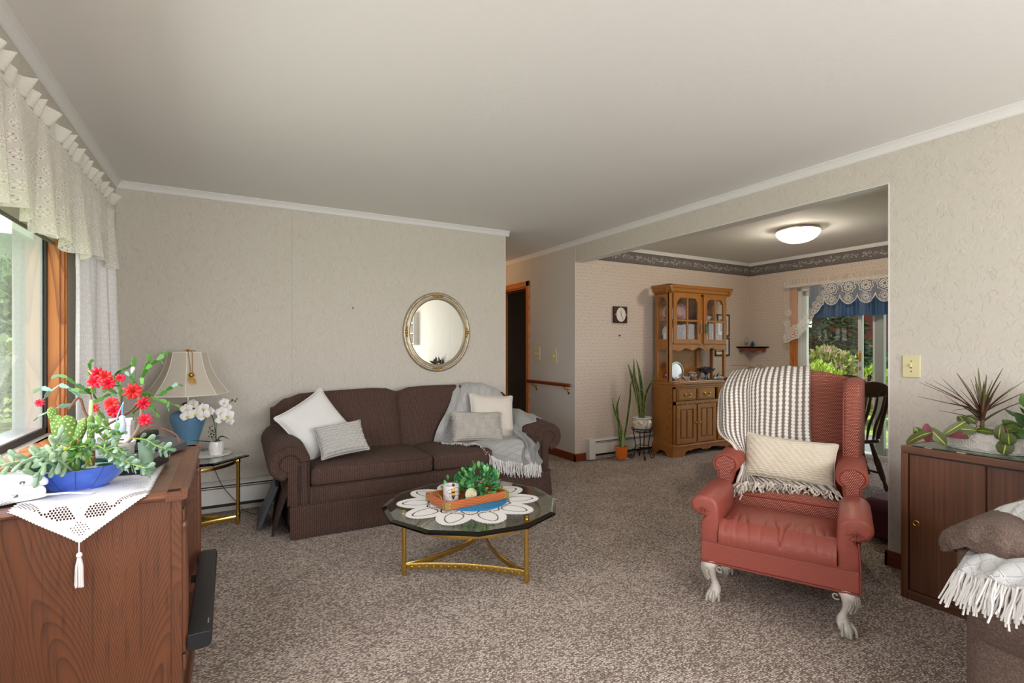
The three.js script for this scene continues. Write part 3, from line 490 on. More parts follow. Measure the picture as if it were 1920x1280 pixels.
{ // crassula sprigs over the front right rim
  const t = thing('jade_plant', 'trailing jade plant with pointed blue green leaves over the right rim of the blue bowl', 'succulent');
  const g = fat(0.46, 0.14, 10), ms = [std({ color: hex('#5f8262'), roughness: 0.35 }), std({ color: hex('#8aa88c'), roughness: 0.4 }), std({ color: hex('#4a7a30'), roughness: 0.35 }), std({ color: hex('#6f9c48'), roughness: 0.35 })], sm = std({ color: hex('#93ad4c') }); seed = 47;
  for (const [st, kind] of [[[[-0.41, 0.87, 2.09], [-0.375, 0.948, 2.046], [-0.343, 0.931, 2.028], [-0.31, 0.906, 2.01], [-0.276, 0.892, 1.99]], 0], [[[-0.33, 0.915, 2.02], [-0.31, 0.906, 2.01], [-0.283, 0.892, 1.995], [-0.251, 0.882, 1.976], [-0.232, 0.876, 1.965]], 0], [[[-0.39, 0.88, 2.08], [-0.402, 0.948, 2.061], [-0.417, 0.923, 2.06], [-0.432, 0.909, 2.06]], 2], [[[-0.36, 0.94, 2.035], [-0.343, 0.931, 2.028], [-0.32, 0.943, 2.015], [-0.295, 0.923, 2.001]], 0], [[[-0.45, 0.88, 2.11], [-0.454, 0.935, 2.08], [-0.43, 0.944, 2.065], [-0.395, 0.948, 2.05]], 2], [[[-0.35, 0.93, 2.03], [-0.345, 0.96, 2.03], [-0.33, 0.985, 2.03]], 0], [[[-0.33, 0.93, 2.1], [-0.32, 0.97, 2.08], [-0.35, 1.0, 2.07], [-0.37, 1.01, 2.06]], 2], [[[-0.3, 0.94, 2.2], [-0.26, 0.935, 2.18], [-0.225, 0.915, 2.15], [-0.195, 0.905, 2.13]], 0]]) {
    const c = curve(pv(st)), n = Math.round(c.getLength() / 0.0125); part(t, 'stem', new THREE.TubeGeometry(c, 16, 0.0028, 6), sm);
    for (let i = 2; i <= n; i++) { const q = i / n, p = c.getPoint(q), d = c.getTangent(q), s = V3(0, 1, 0).cross(d).normalize(), u = d.clone().cross(s); for (const e of [-1, 1]) { const a = i % 2 ? 0 : Math.PI / 2, w = s.clone().multiplyScalar(Math.cos(a) * e).addScaledVector(u, Math.sin(a) * e).addScaledVector(d, 0.75).add(V3(0, -0.15, 0)); place(part(t, 'leaf', g, ms[(kind + (rnd() < 0.4 ? 1 : 0)) % 4]), p, w, rr(-0.6, 0.6), rr(0.026, 0.04)); } }
  }
}
// white pot behind the bowl with the flowering leaf cactus
{
  const t = thing('white_pot', 'round white pot behind the blue bowl holding the flowering leaf cactus', 'pot', [-0.4, 0.804, 2.39]);
  part(t, 'pot', lathe([[0, 0], [0.06, 0], [0.064, 0.005], [0.078, 0.07], [0.084, 0.088], [0.086, 0.1], [0.08, 0.1], [0.074, 0.07]], 40), std({ ...{}, color: hex('#e6e3df'), roughness: 0.4, side: THREE.DoubleSide }));
  part(t, 'soil', cyl(0.076, 0.07, 0.006, 0, 0.082, 0), soilMat);
  const c = thing('holiday_cactus', 'holiday cactus with arching flat green segments and bright red flowers', 'cactus');
  const wood = std({ color: hex('#a08a74'), roughness: 0.9 }), brown = std({ color: hex('#7a5440'), roughness: 0.85 });
  const stems = [[[-0.394, 0.88, 2.378], [-0.377, 0.893, 2.368], [-0.342, 0.9, 2.349], [-0.312, 0.934, 2.332], [-0.295, 0.974, 2.322], [-0.289, 1.034, 2.319], [-0.295, 1.074, 2.322], [-0.283, 1.122, 2.3]], [[-0.4, 0.88, 2.38], [-0.403, 0.964, 2.383], [-0.364, 0.994, 2.361], [-0.324, 1.024, 2.339], [-0.295, 1.06, 2.322], [-0.263, 1.08, 2.305]], [[-0.364, 0.994, 2.361], [-0.357, 1.044, 2.357], [-0.36, 1.074, 2.39]], [[-0.403, 0.964, 2.383], [-0.429, 1.004, 2.397], [-0.451, 1.054, 2.41], [-0.458, 1.11, 2.404]], [[-0.385, 0.88, 2.373], [-0.42, 0.934, 2.393], [-0.472, 1.014, 2.422], [-0.49, 1.074, 2.42], [-0.516, 1.034, 2.4]]];
  stems.forEach((s, i) => part(c, 'stem', new THREE.TubeGeometry(curve(pv(s)), 28, i === 0 ? 0.0058 : 0.0042, 8), i === 0 || i === 3 ? wood : brown));
  part(c, 'stem', new THREE.TubeGeometry(curve(pv([[-0.359, 0.888, 2.358], [-0.324, 0.914, 2.339], [-0.295, 0.94, 2.322], [-0.255, 0.964, 2.3], [-0.211, 0.954, 2.275], [-0.176, 0.934, 2.256], [-0.164, 0.908, 2.249]])), 40, 0.0028, 7), brown);
  const chains = [
    [[-0.28, 1.125, 2.266], [-0.281, 1.15, 2.267], [-0.268, 1.181, 2.259], [-0.252, 1.197, 2.251], [-0.234, 1.214, 2.24], [-0.212, 1.232, 2.228], [-0.2, 1.248, 2.221]], [[-0.273, 1.18, 2.265], [-0.261, 1.21, 2.26], [-0.257, 1.235, 2.255]], [[-0.236, 1.214, 2.245], [-0.22, 1.212, 2.24], [-0.212, 1.198, 2.236]],
    [[-0.3, 1.073, 2.328], [-0.262, 1.091, 2.307], [-0.232, 1.081, 2.29], [-0.21, 1.099, 2.277], [-0.19, 1.113, 2.266], [-0.171, 1.125, 2.256], [-0.154, 1.117, 2.246]], [[-0.262, 1.073, 2.31], [-0.233, 1.065, 2.293], [-0.206, 1.055, 2.278], [-0.182, 1.045, 2.265], [-0.163, 1.039, 2.254]], [[-0.2, 1.06, 2.27], [-0.202, 1.039, 2.26], [-0.197, 1.022, 2.255]],
    [[-0.267, 1.075, 2.3], [-0.249, 1.03, 2.27], [-0.234, 1.021, 2.24], [-0.225, 1.007, 2.225]], [[-0.294, 1.081, 2.345], [-0.273, 1.056, 2.345], [-0.253, 1.036, 2.334], [-0.248, 1.016, 2.331]], [[-0.45, 1.087, 2.4], [-0.466, 1.107, 2.39], [-0.492, 1.124, 2.388], [-0.519, 1.15, 2.404], [-0.544, 1.16, 2.418], [-0.57, 1.15, 2.432]], [[-0.46, 1.091, 2.39], [-0.482, 1.101, 2.379], [-0.503, 1.109, 2.391]],
    [[-0.36, 1.069, 2.4], [-0.367, 1.095, 2.419], [-0.374, 1.118, 2.423], [-0.386, 1.155, 2.43], [-0.36, 1.163, 2.415], [-0.327, 1.163, 2.397]], [[-0.365, 1.115, 2.4], [-0.386, 1.117, 2.37], [-0.414, 1.121, 2.373], [-0.441, 1.117, 2.389], [-0.46, 1.111, 2.4]], [[-0.383, 1.156, 2.42], [-0.365, 1.174, 2.4], [-0.342, 1.184, 2.384], [-0.328, 1.194, 2.376]], [[-0.486, 1.075, 2.42], [-0.521, 1.111, 2.435], [-0.552, 1.122, 2.452], [-0.578, 1.101, 2.467], [-0.609, 1.111, 2.484], [-0.639, 1.097, 2.501]], [[-0.584, 1.105, 2.47], [-0.6, 1.075, 2.49], [-0.617, 1.059, 2.5]],
    [[-0.5, 1.05, 2.41], [-0.541, 1.046, 2.401], [-0.574, 1.028, 2.42], [-0.607, 1.011, 2.438], [-0.622, 0.995, 2.446]], [[-0.45, 1.055, 2.41], [-0.416, 1.073, 2.398], [-0.393, 1.087, 2.385], [-0.371, 1.077, 2.372]], [[-0.41, 0.99, 2.4], [-0.431, 1.015, 2.43], [-0.445, 1.03, 2.44]], [[-0.456, 1.11, 2.403], [-0.453, 1.154, 2.403], [-0.455, 1.18, 2.404], [-0.458, 1.202, 2.406], [-0.446, 1.216, 2.399]], [[-0.3, 1.08, 2.33], [-0.31, 1.112, 2.34], [-0.317, 1.138, 2.35], [-0.319, 1.183, 2.357], [-0.317, 1.222, 2.356]],
    [[-0.312, 1.13, 2.345], [-0.33, 1.153, 2.354], [-0.342, 1.169, 2.361]], [[-0.29, 1.04, 2.31], [-0.298, 1.035, 2.28], [-0.31, 1.02, 2.27], [-0.305, 0.997, 2.265]], [[-0.36, 1.0, 2.36], [-0.354, 0.956, 2.37], [-0.34, 0.936, 2.365]], [[-0.34, 1.07, 2.36], [-0.321, 1.089, 2.338], [-0.302, 1.107, 2.327]], [[-0.37, 1.085, 2.38], [-0.395, 1.11, 2.36], [-0.409, 1.097, 2.35]], [[-0.44, 1.117, 2.38], [-0.435, 1.094, 2.345], [-0.425, 1.074, 2.33]]];
  const so = [[0, 0], [0.1, 0.01], [0.2, 0.12], [0.3, 0.3], [0.36, 0.42], [0.3, 0.47], [0.38, 0.66], [0.42, 0.78], [0.33, 0.84], [0.24, 0.97], [0, 1]], sg = ext([...so, ...so.slice(1, -1).reverse().map(([x, y]) => [-x, y])], 0.12, 0.05, 1).translate(0, 0, -0.06).scale(0.85, 1.06, 1);
  const gm = ['#437a2c', '#5a8f3a', '#6f9280', '#385f2a'].map((s) => std({ color: hex(s), roughness: 0.4 })); seed = 53;
  chains.forEach((ch, n) => { const p = pv(ch), base = n < 6 || n === 8 ? 0 : n > 12 && n < 16 ? 2 : 1; for (let i = 0; i + 1 < p.length; i++) { const d = p[i + 1].clone().sub(p[i]); const m = place(part(c, 'leaf', sg, gm[(base + (rnd() < 0.35 ? 1 + Math.floor(rnd() * 3) : 0)) % 4]), p[i], d, rr(-0.7, 0.7) + 0.3, d.length()); m.scale.set(Math.min(0.026, d.length() * 0.95), d.length(), 0.016); } });
  const petal = (L, w, up, curl) => blade([V3(0, 0, 0), V3(0, L * up * 0.6, L * 0.35), V3(0, L * up, L * 0.8), V3(0, L * (up - curl), L)], (t) => w * Math.sin(Math.PI * Math.min(1, t * 0.85 + 0.08)) ** 0.8, 6, 0.25);
  const pet = []; for (let i = 0; i < 8; i++) pet.push(petal(0.027, 0.0052, 0.15, 0.3).rotateY(i / 8 * 6.283)); for (let i = 0; i < 7; i++) pet.push(petal(0.023, 0.0046, 0.75, 0.2).rotateY(i / 7 * 6.283 + 0.3)); pet.push(lathe([[0.001, -0.02], [0.004, -0.01], [0.0045, 0.008], [0.002, 0.012]], 10));
  const fl = merge(pet), red = std({ color: hex('#e0203c'), roughness: 0.5 }), red2 = std({ color: hex('#d8302c'), roughness: 0.5 });
  [[-0.423, 1.166, 2.348], [-0.401, 1.154, 2.336], [-0.391, 1.13, 2.33], [-0.432, 1.134, 2.353], [-0.312, 1.101, 2.286], [-0.35, 1.15, 2.307], [-0.278, 1.058, 2.267], [-0.379, 1.054, 2.323], [-0.369, 1.029, 2.318], [-0.271, 0.995, 2.263], [-0.432, 1.04, 2.353], [-0.607, 1.058, 2.452]].forEach((q, i) => { place(part(c, 'flower', fl, i % 3 === 1 ? red2 : red), P(...q), V3(rr(-0.5, 0.5) + 0.2, rr(-0.5, 0.4), 1), rr(0, 6), i === 4 ? 1.15 : i > 9 || i === 5 ? 0.6 : 0.95); });
  place(part(c, 'bud', fat(0.5, 0.5), std({ color: hex('#e9e4e2'), roughness: 0.5 })), P(-0.315, 1.165, 2.29), V3(0.3, 1, 0.4), 0, 0.028);
  place(part(c, 'wilted_flower', fat(0.5, 0.3), std({ color: hex('#d9bd4f'), roughness: 0.7 })), P(-0.452, 1.178, 2.36), V3(0.8, -0.7, 0.3), 0, 0.032);
}
{ // small hanging ornament, candle glass, box and the two black devices
  const t = thing('hanging_ornament', 'pale blue glass bell ornament hanging by a ribbon from the holiday cactus', 'ornament');
  part(t, 'bell', turned(P(-0.33, 0.955, 2.192), P(-0.327, 1.025, 2.19), [[0, 0], [0.006, 0.02], [0.013, 0.3], [0.012, 0.6], [0.008, 0.8], [0.011, 0.9], [0.004, 1]], 18), phy({ color: hex('#bcd3ea'), roughness: 0.2, clearcoat: 0.6 }));
  part(t, 'ribbon', [tube([P(-0.325, 1.07, 2.2), P(-0.328, 1.045, 2.195), P(-0.327, 1.02, 2.19)], 0.0016, 10, 6), tube([P(-0.325, 1.07, 2.2), P(-0.34, 1.02, 2.185), P(-0.344, 0.95, 2.183), P(-0.345, 0.885, 2.18)], 0.0017, 24, 6)], std({ color: hex('#7fbfe0') }));
  const g = thing('candle_glass', 'translucent pale green glass cup with a candle behind the jade plant', 'candle', [-0.262, 0.804, 2.215]);
  part(g, 'cup', lathe([[0, 0], [0.016, 0], [0.018, 0.004], [0.025, 0.118], [0.0235, 0.118], [0.017, 0.006], [0, 0.006]], 32), phy({ color: hex('#c8e0cb'), transmission: 0.7, thickness: 0.0, roughness: 0.35 }));
  part(g, 'wax', cyl(0.0205, 0.017, 0.07, 0, 0.042, 0), std({ color: hex('#c5cc7a'), roughness: 0.6 }));
  const b = thing('white_box', 'plain white cardboard box standing behind the plants by the curtain', 'box', [-0.45, 0.804, 2.57]);
  part(b, 'carton', box(0.2, 0.15, 0.1, 0, 0.075, 0, 0.003), std({ color: hex('#e3e0e0'), roughness: 0.7 })); part(b, 'lid', box(0.204, 0.02, 0.104, 0, 0.153, 0, 0.003), std({ color: hex('#edeaea'), roughness: 0.7 }));
  const a = thing('black_receiver', 'flat black electronics box on the lace runner behind the blue bowl', 'electronics', [-0.333, 0.806, 2.345], R(-14));
  part(a, 'case', box(0.2, 0.04, 0.2, 0, 0.02, 0, 0.004, 2), MAT.darkPlastic); part(a, 'top_cover', box(0.196, 0.004, 0.196, 0, 0.0405, 0, 0.0015), MAT.greyPlastic); part(a, 'slot', box(0.14, 0.012, 0.002, -0.01, 0.02, 0.1002, 0), MAT.black);
  const k = thing('answering_machine', 'dark grey telephone answering machine at the far right of the console top', 'electronics', [-0.285, 0.804, 2.69], R(-20));
  part(k, 'case', ext([[-0.09, 0], [0.09, 0], [0.09, 0.028], [0.06, 0.045], [-0.09, 0.06]], 0.17, 0.004, 2).rotateY(Math.PI / 2 * -1 + Math.PI / 2).translate(0, 0, -0.085), MAT.greyPlastic);
  part(k, 'handset', box(0.05, 0.03, 0.18, -0.05, 0.072, 0, 0.012, 3), MAT.darkPlastic); part(k, 'front_plate', box(0.15, 0.02, 0.003, 0, 0.014, 0.086, 0.001), MAT.black); part(k, 'socket', cyl(0.004, 0.004, 0.004, 0, 0, 0, 14).rotateX(Math.PI / 2).translate(-0.03, 0.014, 0.088), MAT.greyPlastic);
}
// ---------------------------------------------------------------- lace at the picture window
function laceCanvas(W, H, { ground = 190, motif = 255, hole = 40, cell = 128, seedv = 3 } = {}) {
  return canvasTex(W, H, (g, w, h) => {
    const grey = (v) => `rgb(${v},${v},${v})`; g.fillStyle = grey(ground); g.fillRect(0, 0, w, h); seed = seedv;
    g.fillStyle = grey(ground - 40); for (let y = 0; y < h; y += 8) for (let x = (y / 8 % 2) * 4; x < w; x += 8) g.fillRect(x, y, 4, 4);
    for (let y = 0; y < h; y += cell) for (let x = (y / cell % 2) * cell / 2; x < w + cell / 2; x += cell) {
      const cx = x % w, cy = y + cell / 2, k = cell / 128;
      const ring = (v, a, b, n, d) => { for (let i = 0; i < n; i++) { const t = i / n * 6.283; g.fillStyle = grey(v); g.beginPath(); g.ellipse(cx + d * Math.cos(t), cy + d * Math.sin(t), a, b, t, 0, 7); g.fill(); } };
      ring(hole, 7 * k, 4 * k, 8, 44 * k); ring(motif, 14 * k, 8 * k, 6, 26 * k); ring(hole, 4 * k, 2.5 * k, 6, 12 * k); g.fillStyle = grey(motif); g.beginPath(); g.arc(cx, cy, 7 * k, 0, 7); g.fill();
      g.strokeStyle = grey(motif); g.lineWidth = 5 * k; g.beginPath(); for (let i = 0; i <= 30; i++) { const t = i / 30 * 6.283 * 1.5, r = (52 + 8 * Math.sin(t * 2)) * k; g.lineTo(cx + r * Math.cos(t), cy + r * Math.sin(t)); } g.stroke();
    }
  }, { srgb: false });
}
const lace = laceCanvas(1024, 1024, { ground: 205 }), laceFine = laceCanvas(1024, 1024, { ground: 215, hole: 90, cell: 64, seedv: 9 });
const laceMat = (map, rx, ry, color = '#efece2', tr = 0.3) => phy({ color: hex(color), alphaMap: again(map, rx, ry), transparent: true, transmission: tr, thickness: 0, roughness: 1, side: THREE.DoubleSide });
{
  const va = thing('window_valance', 'cream lace valance with a ruffled top along the picture window', 'valance');
  const v0 = 0.1, v1 = 3.8, n = 260, fold = (v) => 0.016 * Math.sin(v * 26) + 0.011 * Math.sin(v * 43 + 1) + 0.006 * Math.sin(v * 90);
  part(va, 'cloth', sheet((s, t) => { const v = lerp(v0, v1, s), drop = 0.41 - 0.03 * smooth(v, 2.9, 3.5) + 0.02 * Math.sin(v * 11), k = 0.15 + 0.85 * t, end = smooth(s, 0.985, 1); return P(-0.6 + fold(v) * 1.6 * k - 0.075 * end, 2.1 - drop * t + 0.008 * Math.sin(v * 52) * t, v); }, n, 16), laceMat(lace, 9, 1.0));
  part(va, 'ruffle', sheet((s, t) => { const v = lerp(v0, v1, s), end = smooth(s, 0.985, 1); return P(-0.597 + (fold(v) * 0.5 + 0.013 * Math.sin(v * 74)) * (0.4 + t) + 0.012 * t - 0.075 * end, 2.085 + (0.062 + 0.012 * Math.sin(v * 37)) * t, v + 0.006 * Math.sin(v * 74 + 1.5) * t); }, n * 2, 5), laceMat(laceFine, 14, 0.3));
  part(va, 'rod', [rod(P(-0.605, 2.085, v0), P(-0.605, 2.085, v1), 0.006), rod(P(-0.605, 2.085, v1), P(UL, 2.085, v1), 0.006), rod(P(-0.605, 2.085, v0), P(UL, 2.085, v0), 0.006)], MAT.white);
  const pa = thing('lace_curtain', 'white lace curtain panel hanging at the far side of the picture window', 'curtain');
  part(pa, 'cloth', sheet((s, t) => {
    const v = lerp(3.0 + 0.05 * t, 3.81 + 0.04 * t, s) - 0.012 * Math.sin(s * 40) * (1 - t), open = 0.55 + 0.45 * t, w = 0.02 * Math.sin(s * 31 + 0.4) + 0.012 * Math.sin(s * 53 + 2 * t) + 0.008 * Math.sin(s * 17 + t * 5);
    return P(-0.635 + (0.03 + 0.045 * t) * s + w * open, 2.06 - 1.62 * t, v);
  }, 160, 30), laceMat(lace, 4, 7, '#f8f8f8', 0.08));
  part(pa, 'border', sheet((s, t) => { const v = 3.0 + 0.05 * t + s * (0.1 + 0.012 * Math.sin(t * 70)); return P(-0.631 + 0.004 + 0.014 * Math.sin(s * 4 + 0.4), 2.06 - 1.62 * t, v - 0.004); }, 10, 200), laceMat(laceFine, 0.6, 8, '#fbfbfb', 0.08));
  const sh = thing('roller_shade', 'cream roller shade pulled a short way down inside the window frame', 'shade');
  part(sh, 'fabric', wspan(-0.722, -0.7205, 1.752, 1.99, WIN.v0 + 0.03, WIN.v1 - 0.02), std({ color: hex('#d9d7cb'), roughness: 0.9 })); part(sh, 'hem_bar', wspan(-0.726, -0.716, 1.742, 1.757, WIN.v0 + 0.03, WIN.v1 - 0.02, 0.003), std({ color: hex('#77776e') }));
  part(sh, 'roller', rod(P(-0.722, 1.97, WIN.v0 + 0.02), P(-0.722, 1.97, WIN.v1 - 0.014), 0.016), MAT.enamel);
}
// ---------------------------------------------------------------- baseboard heaters
function heater(name, label, u0, u1, vw, cap) {
  const h = thing(name, label, 'heater'), f = vw - 0.062;
  part(h, 'back_plate', wspan(u0, u1, 0.03, 0.236, vw - 0.006, vw), MAT.enamel);
  part(h, 'hood', moulding(P(u0, 0, vw), P(u1, 0, vw), V3(0, 0, 1), [[0, 0.236], [0.012, 0.236], [0.052, 0.222], [0.06, 0.214], [0.058, 0.212], [0.05, 0.219], [0.012, 0.232], [0, 0.232]]), MAT.enamel);
  part(h, 'front_panel', [wspan(u0, u1, 0.072, 0.192, f, f + 0.003, 0.001), wspan(u0, u1, 0.188, 0.192, f, f + 0.02, 0.001), wspan(u0, u1, 0.196, 0.203, f + 0.002, f + 0.012, 0.002)], MAT.enamel);
  part(h, 'inner', wspan(u0 + 0.005, u1 - 0.005, 0.045, 0.2, vw - 0.045, vw - 0.007), MAT.black);
  if (cap) part(h, 'end_cap', [wspan(u0 - 0.05, u0 + 0.035, 0.012, 0.238, vw - 0.066, vw, 0.004), wspan(u0 + 0.005, u0 + 0.01, 0.012, 0.2, vw - 0.067, vw - 0.06, 0.001)], MAT.enamel);
}
heater('baseboard_heater', 'cream baseboard heater along the wall behind the sofa and glass end table', UL + 0.01, 2.3, VA, false);
heater('baseboard_heater', 'cream baseboard heater on the dining wall behind the orange pot', 3.535, 5.9, VC, true);
one('wall_nail', merge([cyl(0.006, 0.004, 0.014, 0, 0, 0, 10).rotateX(Math.PI / 2).translate(0.926, 1.606, -VA + 0.006)]), MAT.hole, 'small dark nail in the wallpaper to the left of the oval mirror', 'nail');
one('wall_nail', merge([cyl(0.009, 0.006, 0.016, 0, 0, 0, 10).rotateX(Math.PI / 2).translate(3.971, 1.404, -VC + 0.007)]), MAT.hole, 'small dark nail in the dining wall below the clock', 'nail');
// ---------------------------------------------------------------- oval mirror
{
  const m = thing('oval_mirror', 'oval wall mirror in a champagne frame with small gold ornaments', 'mirror', [1.7, 1.408, VA - 0.001]);
  const a = 0.333, b = 0.372, prof = [[0, 0], [0, 0.014], [0.006, 0.022], [0.014, 0.026], [0.024, 0.024], [0.03, 0.018], [0.042, 0.017], [0.05, 0.021], [0.056, 0.021], [0.062, 0.014], [0.066, 0.013], [0.07, 0.008], [0.07, 0]];
  part(m, 'frame', smoothed(sheet((s, t) => { const i = t * (prof.length - 1), k = Math.min(prof.length - 2, Math.floor(i)), q = mix3([...prof[k], 0], [...prof[k + 1], 0], i - k), c = Math.cos(s * Math.PI * 2), n = Math.sin(s * Math.PI * 2); return V3((a - q[0]) * c, (b - q[0]) * n, q[1]); }, 96, 24)), phy({ color: hex('#b3a78f'), metalness: 0.65, roughness: 0.38 }));
  part(m, 'glass', ext(spline(Array.from({ length: 48 }, (_, i) => [(a - 0.064) * Math.cos(i / 48 * 6.2832), (b - 0.064) * Math.sin(i / 48 * 6.2832)]), 96, true), 0.006, 0).translate(0, 0, 0.003), phy({ color: hex('#eef2ee'), metalness: 1, roughness: 0.0 }));
  const orn = merge([sph(0.016, 0, 0, 0.004, 1, 0.8, 0.6), ...[-1, 1].flatMap((s) => [sph(0.012, 0.022 * s, -0.003, 0.002, 1.5, 0.7, 0.5), sph(0.008, 0.04 * s, -0.006, 0, 1.5, 0.6, 0.5), sph(0.007, 0.012 * s, 0.014, 0.002, 1, 1.1, 0.6)])]), gold = phy({ color: hex('#b08a45'), metalness: 0.8, roughness: 0.4 });
  [0, 1, 2, 3].forEach((k) => { const t = k * Math.PI / 2, o = part(m, 'gold_ornament', orn, gold); o.position.set((a - 0.034) * Math.sin(t), (b - 0.034) * Math.cos(t), 0.022); o.rotation.z = -t; });
}
// ---------------------------------------------------------------- pillows
function pillow(w, h, t, { n = 30, seedv = 1, pinch = 0.07, sag = 0, relief, res = 1 } = {}) {
  const N = n * res, face = (sg) => sheet((s, q) => {
    const x = sg > 0 ? s * 2 - 1 : 1 - s * 2, y = q * 2 - 1, X = x * (1 - pinch * (1 - y * y)) * w / 2, Y = y * (1 - pinch * (1 - x * x)) * h / 2;
    const e = Math.pow((1 - x ** 4) * (1 - y ** 4), 0.55), wr = 0.004 * (vnoise(x * 3 + seedv, y * 3 + 5, 64, 64, seedv) - 0.5) * 4 * e, r = relief ? relief(x * w / 2, y * h / 2, sg) * Math.min(1, e * 3) : 0;
    return V3(X, Y - sag * (1 - x * x) * 0.4 * (y > 0 ? y : 0), sg * (t / 2 * e + wr * (1 - e * 0.5) + r));
  }, N, Math.round(N * h / w), 0, [w, h]);
  return merge([face(1), face(-1), tubeLoop(w, h, pinch, 0.0035)]);
}
function tubeLoop(w, h, pinch, r) {
  const pts = []; for (let k = 0; k < 4; k++) for (let i = 0; i < 8; i++) { const q = i / 4 - 1, [x, y] = [[q, -1], [1, q], [-q, 1], [-1, -q]][k]; pts.push(V3(x * (1 - pinch * (1 - y * y)) * w / 2, y * (1 - pinch * (1 - x * x)) * h / 2, 0)); }
  return new THREE.TubeGeometry(new THREE.CatmullRomCurve3(pts, true), 96, r, 6, true);
}
function orient(o, c, ex, ey) {                // centre, direction of its width, rough direction of its height
  const x = ex.clone().normalize(), z = x.clone().cross(ey).normalize(), y = z.clone().cross(x);
  o.position.copy(c); o.quaternion.setFromRotationMatrix(new THREE.Matrix4().makeBasis(x, y, z)); return o;
}
const linenBump = gtex(256, 256, (x, y) => 0.5 + 0.25 * Math.sin(x * 256 * 1.2) + 0.25 * Math.sin(y * 256 * 1.3), { repeat: [8, 8] });
const linen = (c) => std({ color: hex(c), roughness: 0.95, bumpMap: linenBump, bumpScale: 0.0005 });
// ropes that run along x and bulge between stitches (braided covers)
const braid = (pitch, step, amp) => (x, y) => { const row = y / pitch, k = Math.floor(row), f = row - k - 0.5, b = 1 - 4 * f * f, u = x / step + (k % 2 ? 0.5 : 0), q = u - Math.floor(u) - 0.5; return amp * b * (0.35 + 0.65 * (1 - 4 * q * q)); };
const knitCol = (c) => std({ color: hex(c), roughness: 1 });
function fringe(rows, len, r, spread = 0.3, steps = 5) {       // rows: [point, direction] pairs; hanging yarns
  return merge(rows.map(([p, d]) => { const L = len * rr(0.75, 1.15), e = d.clone().add(V3(rr(-1, 1), rr(-0.2, 0.2), rr(-1, 1)).multiplyScalar(spread)).normalize(), q = V3(rr(-1, 1), 0, rr(-1, 1)).multiplyScalar(spread * L * 0.2); return tube([p, p.clone().addScaledVector(e, L * 0.35).add(q), p.clone().addScaledVector(e, L * 0.7).sub(q), p.clone().addScaledVector(e, L)], r, steps, 5); }));
}
// ---------------------------------------------------------------- sofa
const sofaDraw = (bump) => (g, w, h) => {
  g.fillStyle = bump ? '#707070' : '#4a342b'; g.fillRect(0, 0, w, h); seed = 61;
  for (let c = 0; c < 12; c++) { const x = c * w / 12; g.fillStyle = bump ? '#202020' : '#3a2822'; g.fillRect(x, 0, w / 12 * 0.22, h); for (let r = 0; r < 18; r++) { const y = (r + (c % 2) * 0.5) * h / 18, v = rr(0.55, 1); g.fillStyle = bump ? '#e8e8e8' : `rgb(${122 * v + 22},${98 * v + 16},${84 * v + 12})`; g.fillRect(x + w / 12 * rr(0.28, 0.4), y, w / 12 * rr(0.4, 0.55), h / 18 * rr(0.22, 0.34)); } }
  for (let i = 0; i < 2500; i++) { g.fillStyle = bump ? '#909090' : ['#5d463b', '#3c2a23'][i % 2]; g.globalAlpha = 0.5; g.fillRect(rnd() * w, rnd() * h, 3, 2); } g.globalAlpha = 1;
};
const sofaFabric = std({ map: canvasTex(512, 512, sofaDraw(false), { repeat: [1 / 0.14, 1 / 0.14] }), bumpMap: canvasTex(512, 512, sofaDraw(true), { repeat: [1 / 0.14, 1 / 0.14], srgb: false }), bumpScale: 0.0015, roughness: 0.9 });
function cushion(w, h, d, { crown = 0.02, r = 0.035, front = 0 } = {}) {   // box cushion, domed top, centred, y from 0
  const g = new RoundedBoxGeometry(w, h, d, 5, r), p = g.attributes.position;
  const G = mergeVertices(new THREE.BoxGeometry(w, h, d, 22, 6, 16)), q = G.attributes.position;
  for (let i = 0; i < q.count; i++) {
    let x = q.getX(i) / (w / 2), y = q.getY(i) / (h / 2), z = q.getZ(i) / (d / 2); const rx = r / (w / 2), ry = r / (h / 2), rz = r / (d / 2);
    let X = x * w / 2, Y = y * h / 2, Z = z * d / 2; const cx = clamp(X, -w / 2 + r, w / 2 - r), cy = clamp(Y, -h / 2 + r, h / 2 - r), cz = clamp(Z, -d / 2 + r, d / 2 - r), v = V3(X - cx, Y - cy, Z - cz), L = v.length();
    if (L > r) v.multiplyScalar(r / L); X = cx + v.x; Y = cy + v.y; Z = cz + v.z;
    const e = (1 - x ** 4) * (1 - z ** 4); Y += (y > 0 ? crown * e : -crown * 0.2 * e) + (vnoise(x * 3 + 9, z * 3 + 4, 64, 64, 2) - 0.5) * 0.008 * e; Z += front * (1 - x * x) * (z > 0 ? 1 : 0);
    q.setXYZ(i, X, Y + h / 2, Z);
  }
  G.deleteAttribute('normal'); G.deleteAttribute('uv'); const M = mergeVertices(G); M.computeVertexNormals(); return uvm(M, 'y');
}
